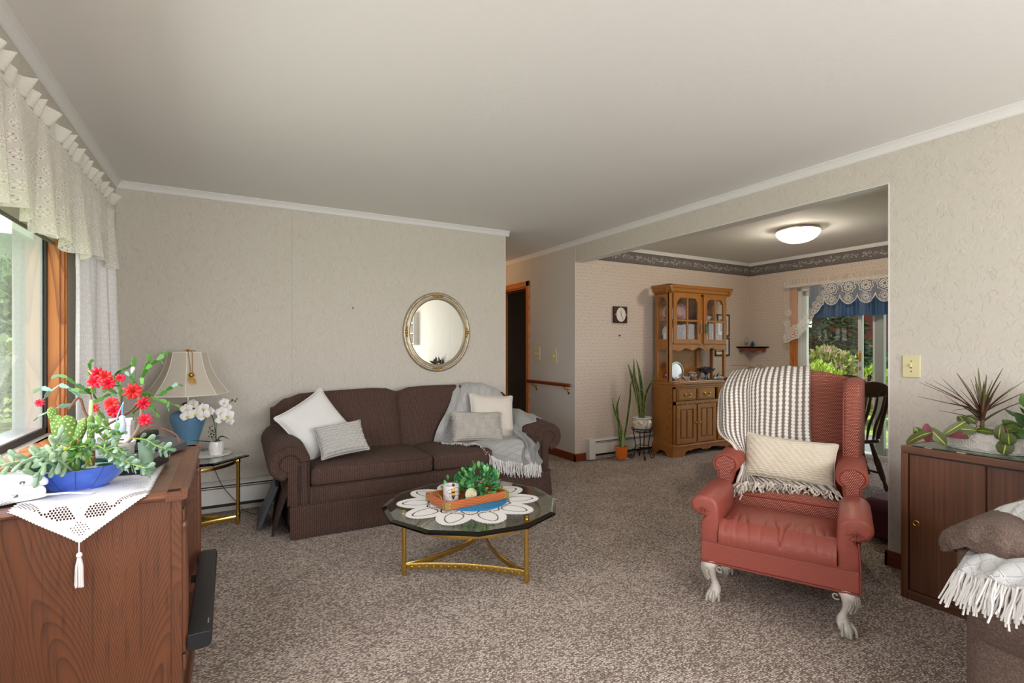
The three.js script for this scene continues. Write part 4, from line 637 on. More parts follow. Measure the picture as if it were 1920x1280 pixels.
{
  const s = thing('sofa', 'dark brown two cushion sofa with rolled arms and a pleated skirt', 'sofa');
  const u0 = 0.34, u1 = 2.375, vf = 3.56, vb = 4.36;
  part(s, 'base', uvm(wspan(u0, u1, 0.06, 0.33, vf + 0.025, vb - 0.02, 0.02)), sofaFabric);
  part(s, 'front_rail', uvm(merge([wspan(u0 + 0.12, u1 - 0.12, 0.215, 0.32, vf + 0.01, vf + 0.05, 0.012)])), sofaFabric);
  // skirt: a front panel, side panels that flare, kick pleats at the corners
  part(s, 'skirt', uvm(merge([sheet((a, t) => P(lerp(u0 + 0.002, u1 - 0.002, a) + 0 * t, 0.222 - 0.212 * t, vf + 0.004 - 0.012 * t + 0.004 * Math.sin(a * 17) * t), 40, 6, 0.012),
    sheet((a, t) => P(u0 - 0.012 - 0.085 * t * (1 - a * 0.7), 0.3 - 0.285 * t, lerp(vf + 0.05 + 0.05 * t, vb, a)), 12, 6, 0.01), sheet((a, t) => P(u1 + 0.012 + 0.02 * t, 0.222 - 0.212 * t, lerp(vf + 0.03, vb, a)), 12, 6, 0.01)])), sofaFabric);
  part(s, 'skirt_welt', tube([P(u0, 0.222, vf), P(1.36, 0.222, vf), P(u1, 0.222, vf)], 0.005, 20, 6), sofaFabric);
  const seat = (ua, ub) => { const c = part(s, 'seat_cushion', cushion(ub - ua, 0.125, 0.6, { crown: 0.02, r: 0.03 }), sofaFabric); c.position.set((ua + ub) / 2, 0.325, -(vf + 0.315)); const w = ub - ua - 0.03, d = 0.285, loop = (y) => tube([[-w / 2, y, d], [0, y + 0.002, d + 0.004], [w / 2, y, d], [w / 2 + 0.008, y, d - 0.02], [w / 2 + 0.008, y, -0.2]], 0.005, 60, 6); part(c, 'welt', merge([loop(0.112), loop(0.02)]), sofaFabric); };
  seat(0.47, 1.338); seat(1.342, 2.245);
  // camel back in two padded sections
  const back = (ua, ub, pts) => { const w = ub - ua; const c = part(s, 'back_cushion', uvm(smoothed(sheet((a, t) => {
    const x = a, i = a * (pts.length - 1), k = Math.min(pts.length - 2, Math.floor(i)), top = lerp(pts[k], pts[k + 1], smooth(i - k, 0, 1)); const puff = Math.pow(Math.max(0, 1 - Math.abs(2 * a - 1) ** 5), 0.5);
    const ang = t * Math.PI * 1.05, th = 0.085; let y, z;                                              // from the seat up the front, over the top, down the back
    if (t < 0.62) { const q = t / 0.62; y = lerp(0.4, top - 0.07, q); z = -0.02 - (0.1 + 0.03 * Math.sin(q * 3)) * (0.45 + 0.55 * puff) + 0.13 * q; } else { const q = (t - 0.62) / 0.38, aa = q * Math.PI; y = top - 0.07 + 0.07 * Math.sin(aa) - (q > 0.5 ? (q - 0.5) * 0.2 : 0); z = 0.11 - 0.1 * (0.45 + 0.55 * puff) + (1 - Math.cos(aa)) * 0.06 * (0.6 + 0.4 * puff); }
    return P(ua + w * x, y, 4.2 + z);
  }, 40, 44, 0.02), 60)), sofaFabric); };
  back(0.275, 1.258, [0.79, 0.86, 0.893, 0.9, 0.905, 0.908, 0.912, 0.914, 0.908, 0.875]); back(1.252, 2.4, [0.875, 0.91, 0.916, 0.917, 0.915, 0.91, 0.9, 0.875, 0.83, 0.72]);
  part(s, 'back_frame', uvm(wspan(0.3, 2.4, 0.2, 0.74, 4.28, 4.35, 0.03)), sofaFabric);
  for (const sg of [-1, 1]) {
    const uc = sg < 0 ? 0.34 : 2.37, prof = []; for (let i = 0; i <= 26; i++) { const a = -0.75 + i / 26 * (Math.PI + 0.95); prof.push([-sg * 0.0 + 0.132 * -sg * Math.cos(a + Math.PI) * -1, 0.115 * Math.sin(a)]); }
    // outline (x towards the seat positive): outer side of the post, roll, inner side
    const o = [[-0.01, -0.29], [-0.012, -0.1]]; for (let i = 0; i <= 30; i++) { const a = Math.PI * 1.38 - i / 30 * Math.PI * 1.36; o.push([0.132 * Math.cos(a), 0.118 * Math.sin(a)]); } o.push([0.127, -0.06], [0.125, -0.29]);
    const g = ext(o.map(([x, y]) => [x * -sg, y]), 0.74, 0.018, 4), p = g.attributes.position; for (let i = 0; i < p.count; i++) if (p.getY(i) > -0.15) p.setY(i, p.getY(i) + 0.06 * (0.74 - p.getZ(i)) / 0.74);
    const arm = part(s, 'arm', uvm(smoothed(g, 50), 'z'), sofaFabric); arm.position.set(uc, 0.5, -(vf + 0.03 + 0.74));
    const pl = []; for (let i = 0; i < 26; i++) { const a = Math.PI * 1.4 - i / 25 * Math.PI * 1.35; pl.push(rod(V3(0.066 * Math.cos(a) * -sg, 0.06 * Math.sin(a), 0.742), V3(0.118 * Math.cos(a) * -sg, 0.105 * Math.sin(a), 0.742), 0.011, 0.0145, 8)); }
    part(arm, 'pleats', uvm(merge(pl)), sofaFabric);
    const wl = (k, l) => tube([...Array(14).keys()].map((i) => { const a = Math.PI * 1.4 - i / 13 * Math.PI * 1.4; return [k * 0.132 * Math.cos(a) * -sg, k * 0.118 * Math.sin(a), l]; }), 0.0085, 60, 7);
    part(arm, 'welt', merge([wl(0.93, 0.741), wl(0.5, 0.746), tube([[0.062 * -sg, -0.02, 0.744], [0.06 * -sg, -0.15, 0.744], [0.06 * -sg, -0.29, 0.744]], 0.009, 20, 7), tube([[0.118 * -sg, 0.0, 0.742], [0.118 * -sg, -0.15, 0.742], [0.118 * -sg, -0.29, 0.742]], 0.009, 20, 7)]), sofaFabric);
  }
  for (const [u, v] of [[u0 + 0.08, vf + 0.09], [u1 - 0.08, vf + 0.09], [u0 + 0.08, vb - 0.09], [u1 - 0.08, vb - 0.09]]) part(s, 'foot', wspan(u - 0.03, u + 0.03, 0, 0.07, v - 0.03, v + 0.03), MAT.black);
}
{ // loose pillows
  const w = orient(thing('throw_pillow', 'plain white square pillow propped on its corner at the left arm of the sofa', 'pillow'), P(0.56, 0.688, 3.985), V3(0.3, 0.17, -0.14), V3(-0.2, 0.3, -0.1));
  part(w, 'cover', pillow(0.42, 0.42, 0.13, { seedv: 3 }), linen('#e3e2de'));
  const g = orient(thing('throw_pillow', 'grey braided pillow lying tilted against the white pillow on the left sofa seat', 'pillow'), P(0.705, 0.6, 3.77), V3(0.29, 0.03, -0.03), V3(-0.09, 0.2, -0.15));
  part(g, 'cover', pillow(0.34, 0.25, 0.11, { n: 30, res: 4, seedv: 5, relief: braid(0.023, 0.04, 0.014) }), knitCol('#b9b7b1'));
  const c = orient(thing('throw_pillow', 'cream square pillow standing in the right corner of the sofa', 'pillow'), P(2.03, 0.65, 3.97), V3(0.4, -0.04, 0.03), V3(-0.03, 0.33, -0.12));
  part(c, 'cover', pillow(0.42, 0.4, 0.13, { seedv: 7 }), linen('#ded7cb'));
  const f = orient(thing('throw_pillow', 'grey woven oblong pillow with fringed ends in front of the cream pillow', 'pillow'), P(1.83, 0.598, 3.85), V3(0.45, -0.03, 0.03), V3(-0.03, 0.22, -0.1));
  part(f, 'cover', pillow(0.44, 0.25, 0.1, { n: 30, res: 4, seedv: 8, relief: (x, y) => 0.008 * (Math.sin(y * 420) > 0 ? 1 : 0.2) * (0.6 + 0.4 * Math.sin(Math.floor(x / 0.05) * 2.4 + Math.floor(y / 0.03))) }), knitCol('#b4afa6'));
  seed = 71; const rows = []; for (const e of [-1, 1]) for (let i = 0; i < 40; i++) { const y = (i / 39 * 2 - 1); rows.push([V3(e * 0.22 * (1 - 0.07 * (1 - y * y)), y * 0.12, rr(-0.004, 0.004)), V3(e, -0.3, 0.2)]); }
  part(f, 'fringe', fringe(rows, 0.022, 0.002, 0.5, 4), knitCol('#b4afa6'));
}
// white knitted throw over the right corner of the sofa
const diamond = (amp, k) => gtex(512, 512, (x, y) => { const a = Math.abs(((x + y) * 4) % 1 - 0.5), b = Math.abs(((x - y + 4) * 4) % 1 - 0.5), l = Math.max(smooth(a, 0.44, 0.49), smooth(b, 0.44, 0.49)); return 0.35 + 0.45 * l + 0.15 * Math.sin(y * 512 * 0.8) * Math.sin(x * 512 * 0.8); });
const throwBump = diamond();
const throwMat = std({ color: hex('#dadad8'), bumpMap: again(throwBump, 2.2, 3.0), bumpScale: 0.014, roughness: 1, side: THREE.DoubleSide });
{
  const t = thing('sofa_throw', 'white knitted throw with fringe draped over the right back, seat and arm of the sofa', 'throw');
  const rows = [pv([[1.83, 0.82, 4.4], [1.93, 0.8, 4.41], [2.05, 0.8, 4.41], [2.2, 0.78, 4.41], [2.34, 0.72, 4.4]]), pv([[1.8, 0.918, 4.28], [1.9, 0.932, 4.27], [2.03, 0.93, 4.27], [2.17, 0.895, 4.27], [2.31, 0.8, 4.26]]), pv([[1.69, 0.76, 4.125], [1.78, 0.75, 4.09], [1.93, 0.72, 4.09], [2.12, 0.7, 4.09], [2.29, 0.66, 4.08]]),
    pv([[1.53, 0.56, 4.02], [1.66, 0.53, 4.03], [1.85, 0.51, 4.0], [2.07, 0.5, 3.99], [2.24, 0.5, 3.97]]), pv([[1.505, 0.468, 4.02], [1.6, 0.476, 3.93], [1.73, 0.478, 3.86], [1.92, 0.478, 3.8], [2.23, 0.48, 3.82]]), pv([[1.52, 0.472, 3.96], [1.62, 0.477, 3.83], [1.73, 0.478, 3.72], [1.86, 0.474, 3.6], [2.22, 0.476, 3.62]]), pv([[1.525, 0.473, 3.945], [1.625, 0.477, 3.81], [1.735, 0.478, 3.7], [1.865, 0.42, 3.548], [2.2, 0.42, 3.548]]), pv([[1.53, 0.472, 3.93], [1.63, 0.476, 3.79], [1.74, 0.477, 3.68], [1.885, 0.36, 3.535], [2.2, 0.31, 3.535]])];
  const G = grid(rows), f = (s, q) => { const p = G(s, q); return p.add(V3(0, 0.006 * Math.sin(s * 23 + q * 9), 0.009 * Math.sin(s * 31 - q * 4))); };
  part(t, 'cloth', sheet(f, 60, 60, 0.006), throwMat); seed = 77;
  const fr = []; for (let i = 0; i <= 150; i++) { const s = i / 150, p = f(s, 1), h = smooth(s, 0.55, 0.75); fr.push([p.add(V3(0, 0.004, 0)), V3(-0.3 * (1 - h), -0.12 - h, 0.9 * (1 - h) + 0.08)]); }
  const hang = fr.filter((_, i) => i > 95), lie = fr.filter((_, i) => i <= 95);
  part(t, 'fringe', merge([fringe(hang.flatMap((a) => [a, [a[0].clone().add(V3(0.004, 0.006, 0)), a[1]]]), 0.11, 0.0022, 0.14), fringe(lie, 0.05, 0.0025, 0.3)]), MAT.cotton);
  // the end that runs over the arm
  part(t, 'cloth', sheet((s, q) => { const a = R(lerp(205, 62, s)), v = lerp(4.22, 3.68 + 0.12 * Math.abs(Math.sin(s * 5)), q), x = 2.37 + (0.142 + 0.006 * Math.sin(s * 17 + q * 8)) * Math.cos(a), y = 0.5 + 0.06 * (v - 3.59) / 0.74 + (0.128 + 0.006 * Math.sin(s * 13 + q * 11)) * Math.sin(a); return P(x - 0.06 * (1 - smooth(s, 0, 0.3)) * q, y, v); }, 40, 40, 0.006), std({ color: hex('#dadad8'), bumpMap: again(throwBump, 1, 2), bumpScale: 0.014, roughness: 1 }));
  part(t, 'cloth', sheet((s, q) => { const b = G(lerp(0.8, 1, s), 0.86), p = P(lerp(2.1, 2.255, s) + 0.02 * Math.sin(q * 7), lerp(0.53, 0.3, q) + 0.03 * (1 - s) * (1 - q), lerp(3.74, 3.53, smooth(q, 0, 0.45))); return p.add(V3(0.012 * Math.sin(s * 9 + q * 5), 0.012 * Math.sin(s * 14), 0.016 * Math.sin(s * 16))); }, 40, 30, 0.006), throwMat);
  const fr2 = []; for (let i = 0; i < 50; i++) fr2.push([P(lerp(2.1, 2.26, i / 49), 0.31, 3.53), V3(0.02, -1, 0.03)]);
  part(t, 'fringe', fringe(fr2, 0.11, 0.0024, 0.14), MAT.cotton);
}
{ // dark framed board leaning on the left side of the sofa
  const b = orient(thing('leaning_frame', 'dark grey folding board leaning against the left side of the sofa', 'board'), P(0.236, 0.152, 4.0), V3(0.06, 0, -1), V3(0.4, 1, 0));
  part(b, 'frame', box(0.3, 0.31, 0.03, 0, 0, 0, 0.006), std({ color: hex('#3e454b'), roughness: 0.45 })); part(b, 'panel', box(0.24, 0.2, 0.004, 0, 0.02, 0.0155, 0.001), std({ color: hex('#7b8082'), roughness: 0.5 })); part(b, 'stripe', box(0.24, 0.012, 0.005, 0, 0.06, 0.0162, 0.001), std({ color: hex('#23272a') }));
  part(b, 'stripe', box(0.24, 0.012, 0.005, 0, 0.085, 0.0162, 0.001), std({ color: hex('#23272a') }));
}
// ---------------------------------------------------------------- glass end table, lamp, orchid
MAT.tableGlass = phy({ color: hex('#e4f0ea'), transmission: 1, thickness: 0.012, roughness: 0.0, ior: 1.5, attenuationColor: new THREE.Color(0.55, 0.8, 0.7), attenuationDistance: 0.35 });
MAT.brassDark = phy({ color: hex('#b0863c'), metalness: 1, roughness: 0.25 });
function glassTop(pts, h, bevel) {
  if (pts.reduce((a, p, i) => { const q = pts[(i + 1) % pts.length]; return a + p[0] * q[1] - q[0] * p[1]; }, 0) < 0) pts = pts.slice().reverse();                       // polygon slab with a ground bevel round its upper edge
  const s = pts, c = s.reduce((a, p) => [a[0] + p[0] / s.length, a[1] + p[1] / s.length], [0, 0]), inn = s.map(([x, y]) => { const L = Math.hypot(x - c[0], y - c[1]); return [x - (x - c[0]) / L * bevel, y - (y - c[1]) / L * bevel]; }), n = s.length, pos = [], idx = [];
  const ring = (p, y) => p.forEach(([x, z]) => pos.push(x, y, z)); ring(s, 0); ring(s, h * 0.55); ring(inn, h); pos.push(c[0], 0, c[1], c[0], h, c[1]);
  for (let i = 0; i < n; i++) { const j = (i + 1) % n; for (let k = 0; k < 2; k++) idx.push(k * n + i, (k + 1) * n + j, k * n + j, k * n + i, (k + 1) * n + i, (k + 1) * n + j); idx.push(3 * n, i, j, 3 * n + 1, 2 * n + j, 2 * n + i); }
  const g = new THREE.BufferGeometry(); g.setAttribute('position', new THREE.Float32BufferAttribute(pos, 3)); g.setIndex(idx); const q = g.toNonIndexed(); q.computeVertexNormals(); return q;
}
function band(pts, w, t, closed = false, n = 60) {       // flat upright strip along a path
  const c = curve(pts, closed); return sheet((s, q) => { const p = c.getPoint(s); return p.add(V3(0, (q - 0.5) * w, 0)); }, n, 2, t);
}
function brassTable(t, legs, top, R0, emb) {             // three column legs, upper ring, concave lower stretchers
  const C = V3(0, 0, 0);
  for (const [x, z] of legs) {
    const l = part(t, 'leg', turned(V3(x, 0, z), V3(x, top, z), [[0.006, 0], [0.011, 0.01], [0.012, 0.03], [0.0155, 0.045], [0.0155, 0.15], [0.017, 0.165], [0.013, 0.19], [0.0125, 0.9], [0.016, 0.91], [0.016, 0.935], [0.0125, 0.945], [0.012, 0.965], [0.016, 0.975], [0.014, 0.995], [0, 1]], 20), MAT.brass);
  }
  const ring = []; for (let i = 0; i < 60; i++) { const a = i / 60 * 6.2832; ring.push([R0 * Math.cos(a), top - 0.035, R0 * Math.sin(a)]); }
  part(t, 'ring', band(ring, 0.022, 0.005, true, 90), MAT.brass);
  for (let i = 0; i < 3; i++) {
    const a = legs[i], b = legs[(i + 1) % 3], m = [(a[0] + b[0]) / 2 * 0.45, (a[1] + b[1]) / 2 * 0.45], pts = []; for (let k = 0; k <= 12; k++) { const q = k / 12; pts.push([(1 - q) ** 2 * a[0] + 2 * q * (1 - q) * m[0] + q * q * b[0], 0.052, (1 - q) ** 2 * a[1] + 2 * q * (1 - q) * m[1] + q * q * b[1]]); }
    const s = part(t, 'stretcher', band(pts, 0.032, 0.006), MAT.brass);
    if (emb && i === emb - 1) { const c = curve(pts), k = []; for (let j = 1; j < 34; j++) { const p = c.getPoint(j / 34), d = c.getTangent(j / 34); k.push(sph(0.0085, 0, 0, 0, 1.35, 0.9, 0.5, 8).applyMatrix4(new THREE.Matrix4().lookAt(V3(0, 0, 0), V3(-d.z, 0, d.x), V3(0, 1, 0))).translate(p.x, p.y + (j % 2 ? 0.006 : -0.006), p.z)); } part(s, 'relief', merge(k), MAT.brass); }
  }
}
const ENDT = [-0.24, 4.12];
{
  const t = thing('end_table', 'small brass end table with a clear glass top in the corner by the console', 'table', [ENDT[0], 0, ENDT[1]]);
  const abs = [[0.05, 4.08], [-0.367, 4.36], [-0.4, 3.86]].map(([u, v]) => [u - ENDT[0], -(v - ENDT[1])]);
  brassTable(t, abs, 0.492, 0.285, 0);
  const hexa = [[-0.088, 3.787], [0.118, 4.001], [-0.04, 4.425], [-0.33, 4.45], [-0.575, 4.2], [-0.45, 3.82]].map(([u, v]) => [u - ENDT[0], -(v - ENDT[1])]);
  part(t, 'glass_top', glassTop(hexa, 0.014, 0.02).translate(0, 0.494, 0), MAT.tableGlass);
}
const doilyTex = (n, petals, srgbless = true) => canvasTex(1024, 1024, (g, w, h) => {   // round crocheted doily: white = thread
  g.fillStyle = '#000'; g.fillRect(0, 0, w, h); g.translate(w / 2, h / 2); const k = w / 2; g.fillStyle = '#fff';
  g.beginPath(); for (let i = 0; i <= 720; i++) { const a = i / 720 * 6.2832, p = Math.abs(Math.cos(a * n / 2)) ** (petals ? 0.8 : 0.5), r = k * ((petals ? 0.73 : 0.88) + (petals ? 0.25 : 0.1) * p + 0.008 * Math.sin(a * n * 14)); g.lineTo(r * Math.cos(a), r * Math.sin(a)); } g.closePath(); g.fill(); g.fillStyle = '#000';
  const dot = (r, a, s) => { g.beginPath(); g.arc(r * k * Math.cos(a), r * k * Math.sin(a), s * k, 0, 7); g.fill(); };
  for (const r of petals ? [0.12, 0.2, 0.3, 0.36, 0.5, 0.56] : [0.2, 0.36, 0.52, 0.68]) for (let i = 0; i < r * 180; i++) dot(r, i / (r * 180) * 6.2832, petals ? 0.012 : 0.0075);
  if (petals) for (let j = 0; j < n; j++) for (let q = 0; q < 2; q++) { const a0 = (j + q * 0.5) / n * 6.2832, c = q ? 0.46 : 0.72, L = q ? 0.13 : 0.18; for (let i = 0; i < 44; i++) { const t = i / 44 * 6.2832, x = c + L * Math.cos(t), y = 0.11 * Math.sin(t) * (1 - 0.25 * Math.cos(t)); dot(Math.hypot(x, y), a0 + Math.atan2(y, x), 0.0125); } }
}, { srgb: false });
const doilySmall = doilyTex(12, false);
function doily(name, label, u, h, v, r, map, turn = 0) {
  const g = new THREE.CircleGeometry(r, 64).rotateX(-Math.PI / 2), b = g.clone(); const s = sheet((a, q) => { const x = (a - 0.5) * 2 * r, z = (q - 0.5) * 2 * r; return V3(x, 0.0022 + 0.001 * Math.sin(x * 60) * Math.sin(z * 70), z); }, 24, 24, 0.0016);
  const m = one(name, s, std({ color: hex('#eceae6'), roughness: 1, alphaMap: map, alphaTest: 0.5 }), label, 'doily'); m.position.set(u, h, -v); m.rotation.y = turn; return m;
}
doily('doily', 'small white crocheted doily under the lamp and orchid on the glass end table', -0.13, 0.508, 4.13, 0.15, doilySmall);
{
  const l = thing('table_lamp', 'table lamp with a blue urn base, brass foot and cream panelled shade', 'lamp', [-0.255, 0.508, 4.15]);
  part(l, 'foot', lathe([[0, 0], [0.062, 0], [0.064, 0.006], [0.058, 0.012], [0.06, 0.018], [0.056, 0.026], [0, 0.026]], 40), MAT.brassDark);
  part(l, 'urn', lathe(spline([[0.052, 0.026], [0.056, 0.05], [0.075, 0.13], [0.1, 0.21], [0.114, 0.262], [0.106, 0.3], [0.07, 0.318], [0.04, 0.322]], 40), 48), phy({ color: hex('#5b87a6'), roughness: 0.16, clearcoat: 1, clearcoatRoughness: 0.08 }));
  part(l, 'neck', lathe([[0.042, 0.32], [0.044, 0.328], [0.03, 0.338], [0.026, 0.352], [0.04, 0.36], [0.036, 0.368], [0.016, 0.376], [0, 0.378]], 32), MAT.brassDark);
  part(l, 'stem', [cyl(0.009, 0.009, 0.09, 0, 0.42, 0), cyl(0.014, 0.014, 0.05, 0, 0.47, 0)], phy({ color: hex('#cfcfcb'), metalness: 0.8, roughness: 0.3 }));
  const NP = 8, sh = (s, t) => { const a = s * 6.2832 + 0.2, k = a * NP / 6.2832, f = Math.abs((k - Math.floor(k)) - 0.5) * 2, r = lerp(0.247, 0.113, t) - 0.028 * Math.sin(t * Math.PI) * 0.9, pol = Math.cos(Math.PI / NP) / Math.cos((f - 0) * 0 + ((k - Math.floor(k)) - 0.5) * 6.2832 / NP); return V3(r * pol * Math.cos(a), 0.432 + 0.29 * t, r * pol * Math.sin(a)); };
  const shade = part(l, 'lamp_shade', sheet(sh, 96, 16, 0.002), phy({ color: hex('#d9d1c1'), roughness: 0.9, transmission: 0.25, thickness: 0 }));
  const ribs = []; for (let i = 0; i < NP; i++) ribs.push(tube([...Array(8).keys()].map((k) => sh((i / NP - 0.2 / 6.2832 + 1) % 1, k / 7).toArray()), 0.003, 16, 6)); for (const t of [0, 1]) ribs.push(tube([...Array(NP * 4).keys()].map((k) => sh(k / (NP * 4), t).toArray()), 0.0042, 96, 6, true));
  part(shade, 'shade_trim', merge(ribs), std({ color: hex('#e6dfcf'), roughness: 0.8 }));
  part(l, 'finial', [cyl(0.004, 0.004, 0.03, 0, 0.715, 0), sph(0.009, 0, 0.735, 0)], MAT.brassDark);
  const o = thing('shade_ornament', 'gold ball and tassel ornament hanging by a ribbon from the top of the lampshade', 'ornament', [-0.255, 0.508, 4.15]);
  const at = V3(0.03, 0.57, 0.168), drop = []; seed = 83; for (let i = 0; i < 26; i++) { const a = i / 26 * 6.283, r = 0.015 + 0.012 * rnd(); drop.push(tube([[at.x, at.y - 0.014, at.z], [at.x + r * Math.cos(a), at.y - 0.026, at.z + r * Math.sin(a) * 0.7], [at.x + r * 1.3 * Math.cos(a), at.y - 0.048 - 0.02 * rnd(), at.z + r * 0.9 * Math.sin(a)]], 0.0017, 8, 5)); }
  part(o, 'ball', sph(0.018, at.x, at.y, at.z, 1, 0.95, 1, 24), phy({ color: hex('#c79a3e'), metalness: 1, roughness: 0.2 })); part(o, 'tassel', merge(drop), std({ color: hex('#d8a94a'), roughness: 0.6 }));
  part(o, 'ribbon', [tube([[at.x - 0.006, at.y + 0.015, at.z], [0.018, 0.65, 0.13], [0.01, 0.725, 0.118], [0.02, 0.734, 0.1]], 0.0018, 20, 6), tube([[at.x + 0.006, at.y + 0.015, at.z], [0.034, 0.65, 0.128], [0.03, 0.725, 0.116], [0.02, 0.734, 0.1]], 0.0018, 20, 6), tube([[-0.012, 0.734, 0.112], [0.02, 0.734, 0.118], [0.05, 0.73, 0.112]], 0.003, 12, 6)], std({ color: hex('#a0763a'), roughness: 0.7 }));
  one('lamp_cord', tube([P(-0.24, 0.53, 4.22), P(-0.2, 0.5, 4.45), P(-0.13, 0.4, 4.452), P(-0.05, 0.22, 4.38), P(0.02, 0.12, 4.36), P(0.1, 0.03, 4.3), P(0.17, 0.008, 4.25), P(0.24, 0.004, 4.26)], 0.0025, 80, 6), std({ color: hex('#4a4038') }), 'thin dark lamp cord running down behind the glass end table', 'cord');
}
{ // orchid in a white gridded pot
  const o = thing('orchid', 'artificial white orchid in a small white pot with raised grid lines', 'flower', [-0.085, 0.512, 4.1]);
  const pr = spline([[0, 0], [0.034, 0], [0.038, 0.004], [0.046, 0.045], [0.044, 0.08], [0.04, 0.09], [0.036, 0.09], [0.038, 0.06]], 30);
  const pot = part(o, 'pot', lathe(pr, 40), MAT.whiteGlaze), gr = []; for (let i = 0; i < 10; i++) { const a = i / 10 * 6.283; gr.push(tube([[0.039, 0.004], [0.0465, 0.045], [0.0445, 0.08], [0.0405, 0.09]].map(([r, y]) => [r * Math.cos(a), y, r * Math.sin(a)]), 0.0014, 12, 5)); } for (const [r, y] of [[0.0435, 0.024], [0.0468, 0.05], [0.0453, 0.074]]) gr.push(new THREE.TorusGeometry(r, 0.0014, 5, 48).rotateX(Math.PI / 2).translate(0, y, 0)); part(pot, 'grid_lines', merge(gr), MAT.whiteGlaze);
  part(o, 'moss', cyl(0.036, 0.036, 0.006, 0, 0.078, 0), std({ color: hex('#5c5a3a'), roughness: 1 }));
  const green = std({ color: hex('#3f6a34'), roughness: 0.5 }), dark = std({ color: hex('#2f5a33'), roughness: 0.45 });
  for (const [p, w] of [[[[0, 0.08, 0], [-0.05, 0.1, 0.02], [-0.1, 0.11, 0.03], [-0.15, 0.115, 0.02]], 0.016], [[[0, 0.08, 0], [0.03, 0.12, 0.01], [0.055, 0.115, 0.02], [0.085, 0.1, 0.03]], 0.02], [[[0, 0.08, 0], [0.01, 0.1, 0.04], [0.02, 0.1, 0.07]], 0.015]]) part(o, 'leaf', blade(p.map((q) => V3(...q)), (t) => w * Math.sin(Math.PI * Math.min(1, 0.1 + t * 0.9)), 12, 0.25, V3(0, 0.3, 1)), dark);
  part(o, 'stem', [tube([[0, 0.08, 0], [-0.005, 0.16, 0], [-0.015, 0.24, 0.01], [-0.045, 0.32, 0.03], [-0.1, 0.37, 0.04], [-0.17, 0.36, 0.05]], 0.003, 40, 7), tube([[0.003, 0.08, 0], [0.0, 0.2, -0.005], [0.01, 0.28, 0.0], [0.035, 0.335, 0.02], [0.075, 0.36, 0.03], [0.1, 0.375, 0.03]], 0.0026, 40, 7)], green);
  part(o, 'clip', cyl(0.006, 0.006, 0.014, -0.006, 0.2, 0.0, 12), std({ color: hex('#d98a2a') }));
  const pw = std({ color: hex('#ecebe8'), roughness: 0.6 }), petal = (l, w) => blade([V3(0, 0, 0), V3(0, l * 0.5, l * 0.12), V3(0, l, 0)], (t) => w * Math.sin(Math.PI * (0.08 + 0.9 * t)) ** 0.6, 8, 0.12), fg = merge([...[0, 1, 2].map((k) => petal(0.036, 0.012).rotateZ(k * 2.094)), ...[-1, 1].map((s) => petal(0.04, 0.021).rotateZ(s * 1.25).translate(0, 0, 0.003))]), lip = merge([sph(0.007, 0, -0.004, 0.008, 1, 1, 1.2, 10), sph(0.004, -0.007, -0.006, 0.008), sph(0.004, 0.007, -0.006, 0.008)]), yl = std({ color: hex('#e2cf6a') });
  for (const [x, y, z, r, s] of [[-0.17, 0.335, 0.07, 0.2, 1], [-0.135, 0.365, 0.06, -0.2, 1], [-0.165, 0.29, 0.085, 0.3, 1.1], [-0.115, 0.3, 0.085, -0.1, 1.15], [-0.075, 0.335, 0.07, 0.2, 1], [-0.07, 0.285, 0.08, 0.5, 1.05], [-0.035, 0.31, 0.06, -0.3, 0.9], [0.035, 0.3, 0.06, 0.1, 1.05], [0.065, 0.33, 0.055, -0.3, 1], [0.07, 0.275, 0.075, 0.2, 1.15], [0.03, 0.255, 0.08, 0.6, 0.95], [0.085, 0.235, 0.07, -0.4, 0.9], [0.05, 0.365, 0.045, 0.1, 0.85]]) { const f = part(o, 'flower', fg, pw); f.position.set(x, y, z); f.rotation.set(-0.1 + r * 0.3, r * 0.8 - 0.3, r); f.scale.setScalar(s); part(f, 'lip', lip, yl); }
  part(o, 'bud', [sph(0.007, 0.1, 0.378, 0.03, 1, 1.3, 1), sph(0.006, 0.118, 0.37, 0.03, 1, 1.3, 1), sph(0.005, 0.128, 0.385, 0.03, 1, 1.2, 1)], green);
  const dk = std({ color: hex('#1e1c22'), roughness: 0.7 }), sp = []; for (const [x, h] of [[-0.035, 0.2], [-0.018, 0.17]]) { sp.push(tube([[x * 0.4, 0.08, 0], [x, h * 0.8, 0], [x, h, 0.005]], 0.0013, 12, 5)); for (let i = 0; i < 9; i++) sp.push(sph(0.0055, x + 0.011 * Math.cos(i * 2.4), 0.12 + i * (h - 0.1) / 10, 0.011 * Math.sin(i * 2.4), 1, 0.7, 1, 7)); } part(o, 'dark_sprig', merge(sp), dk, 'dark dried sprigs');
}
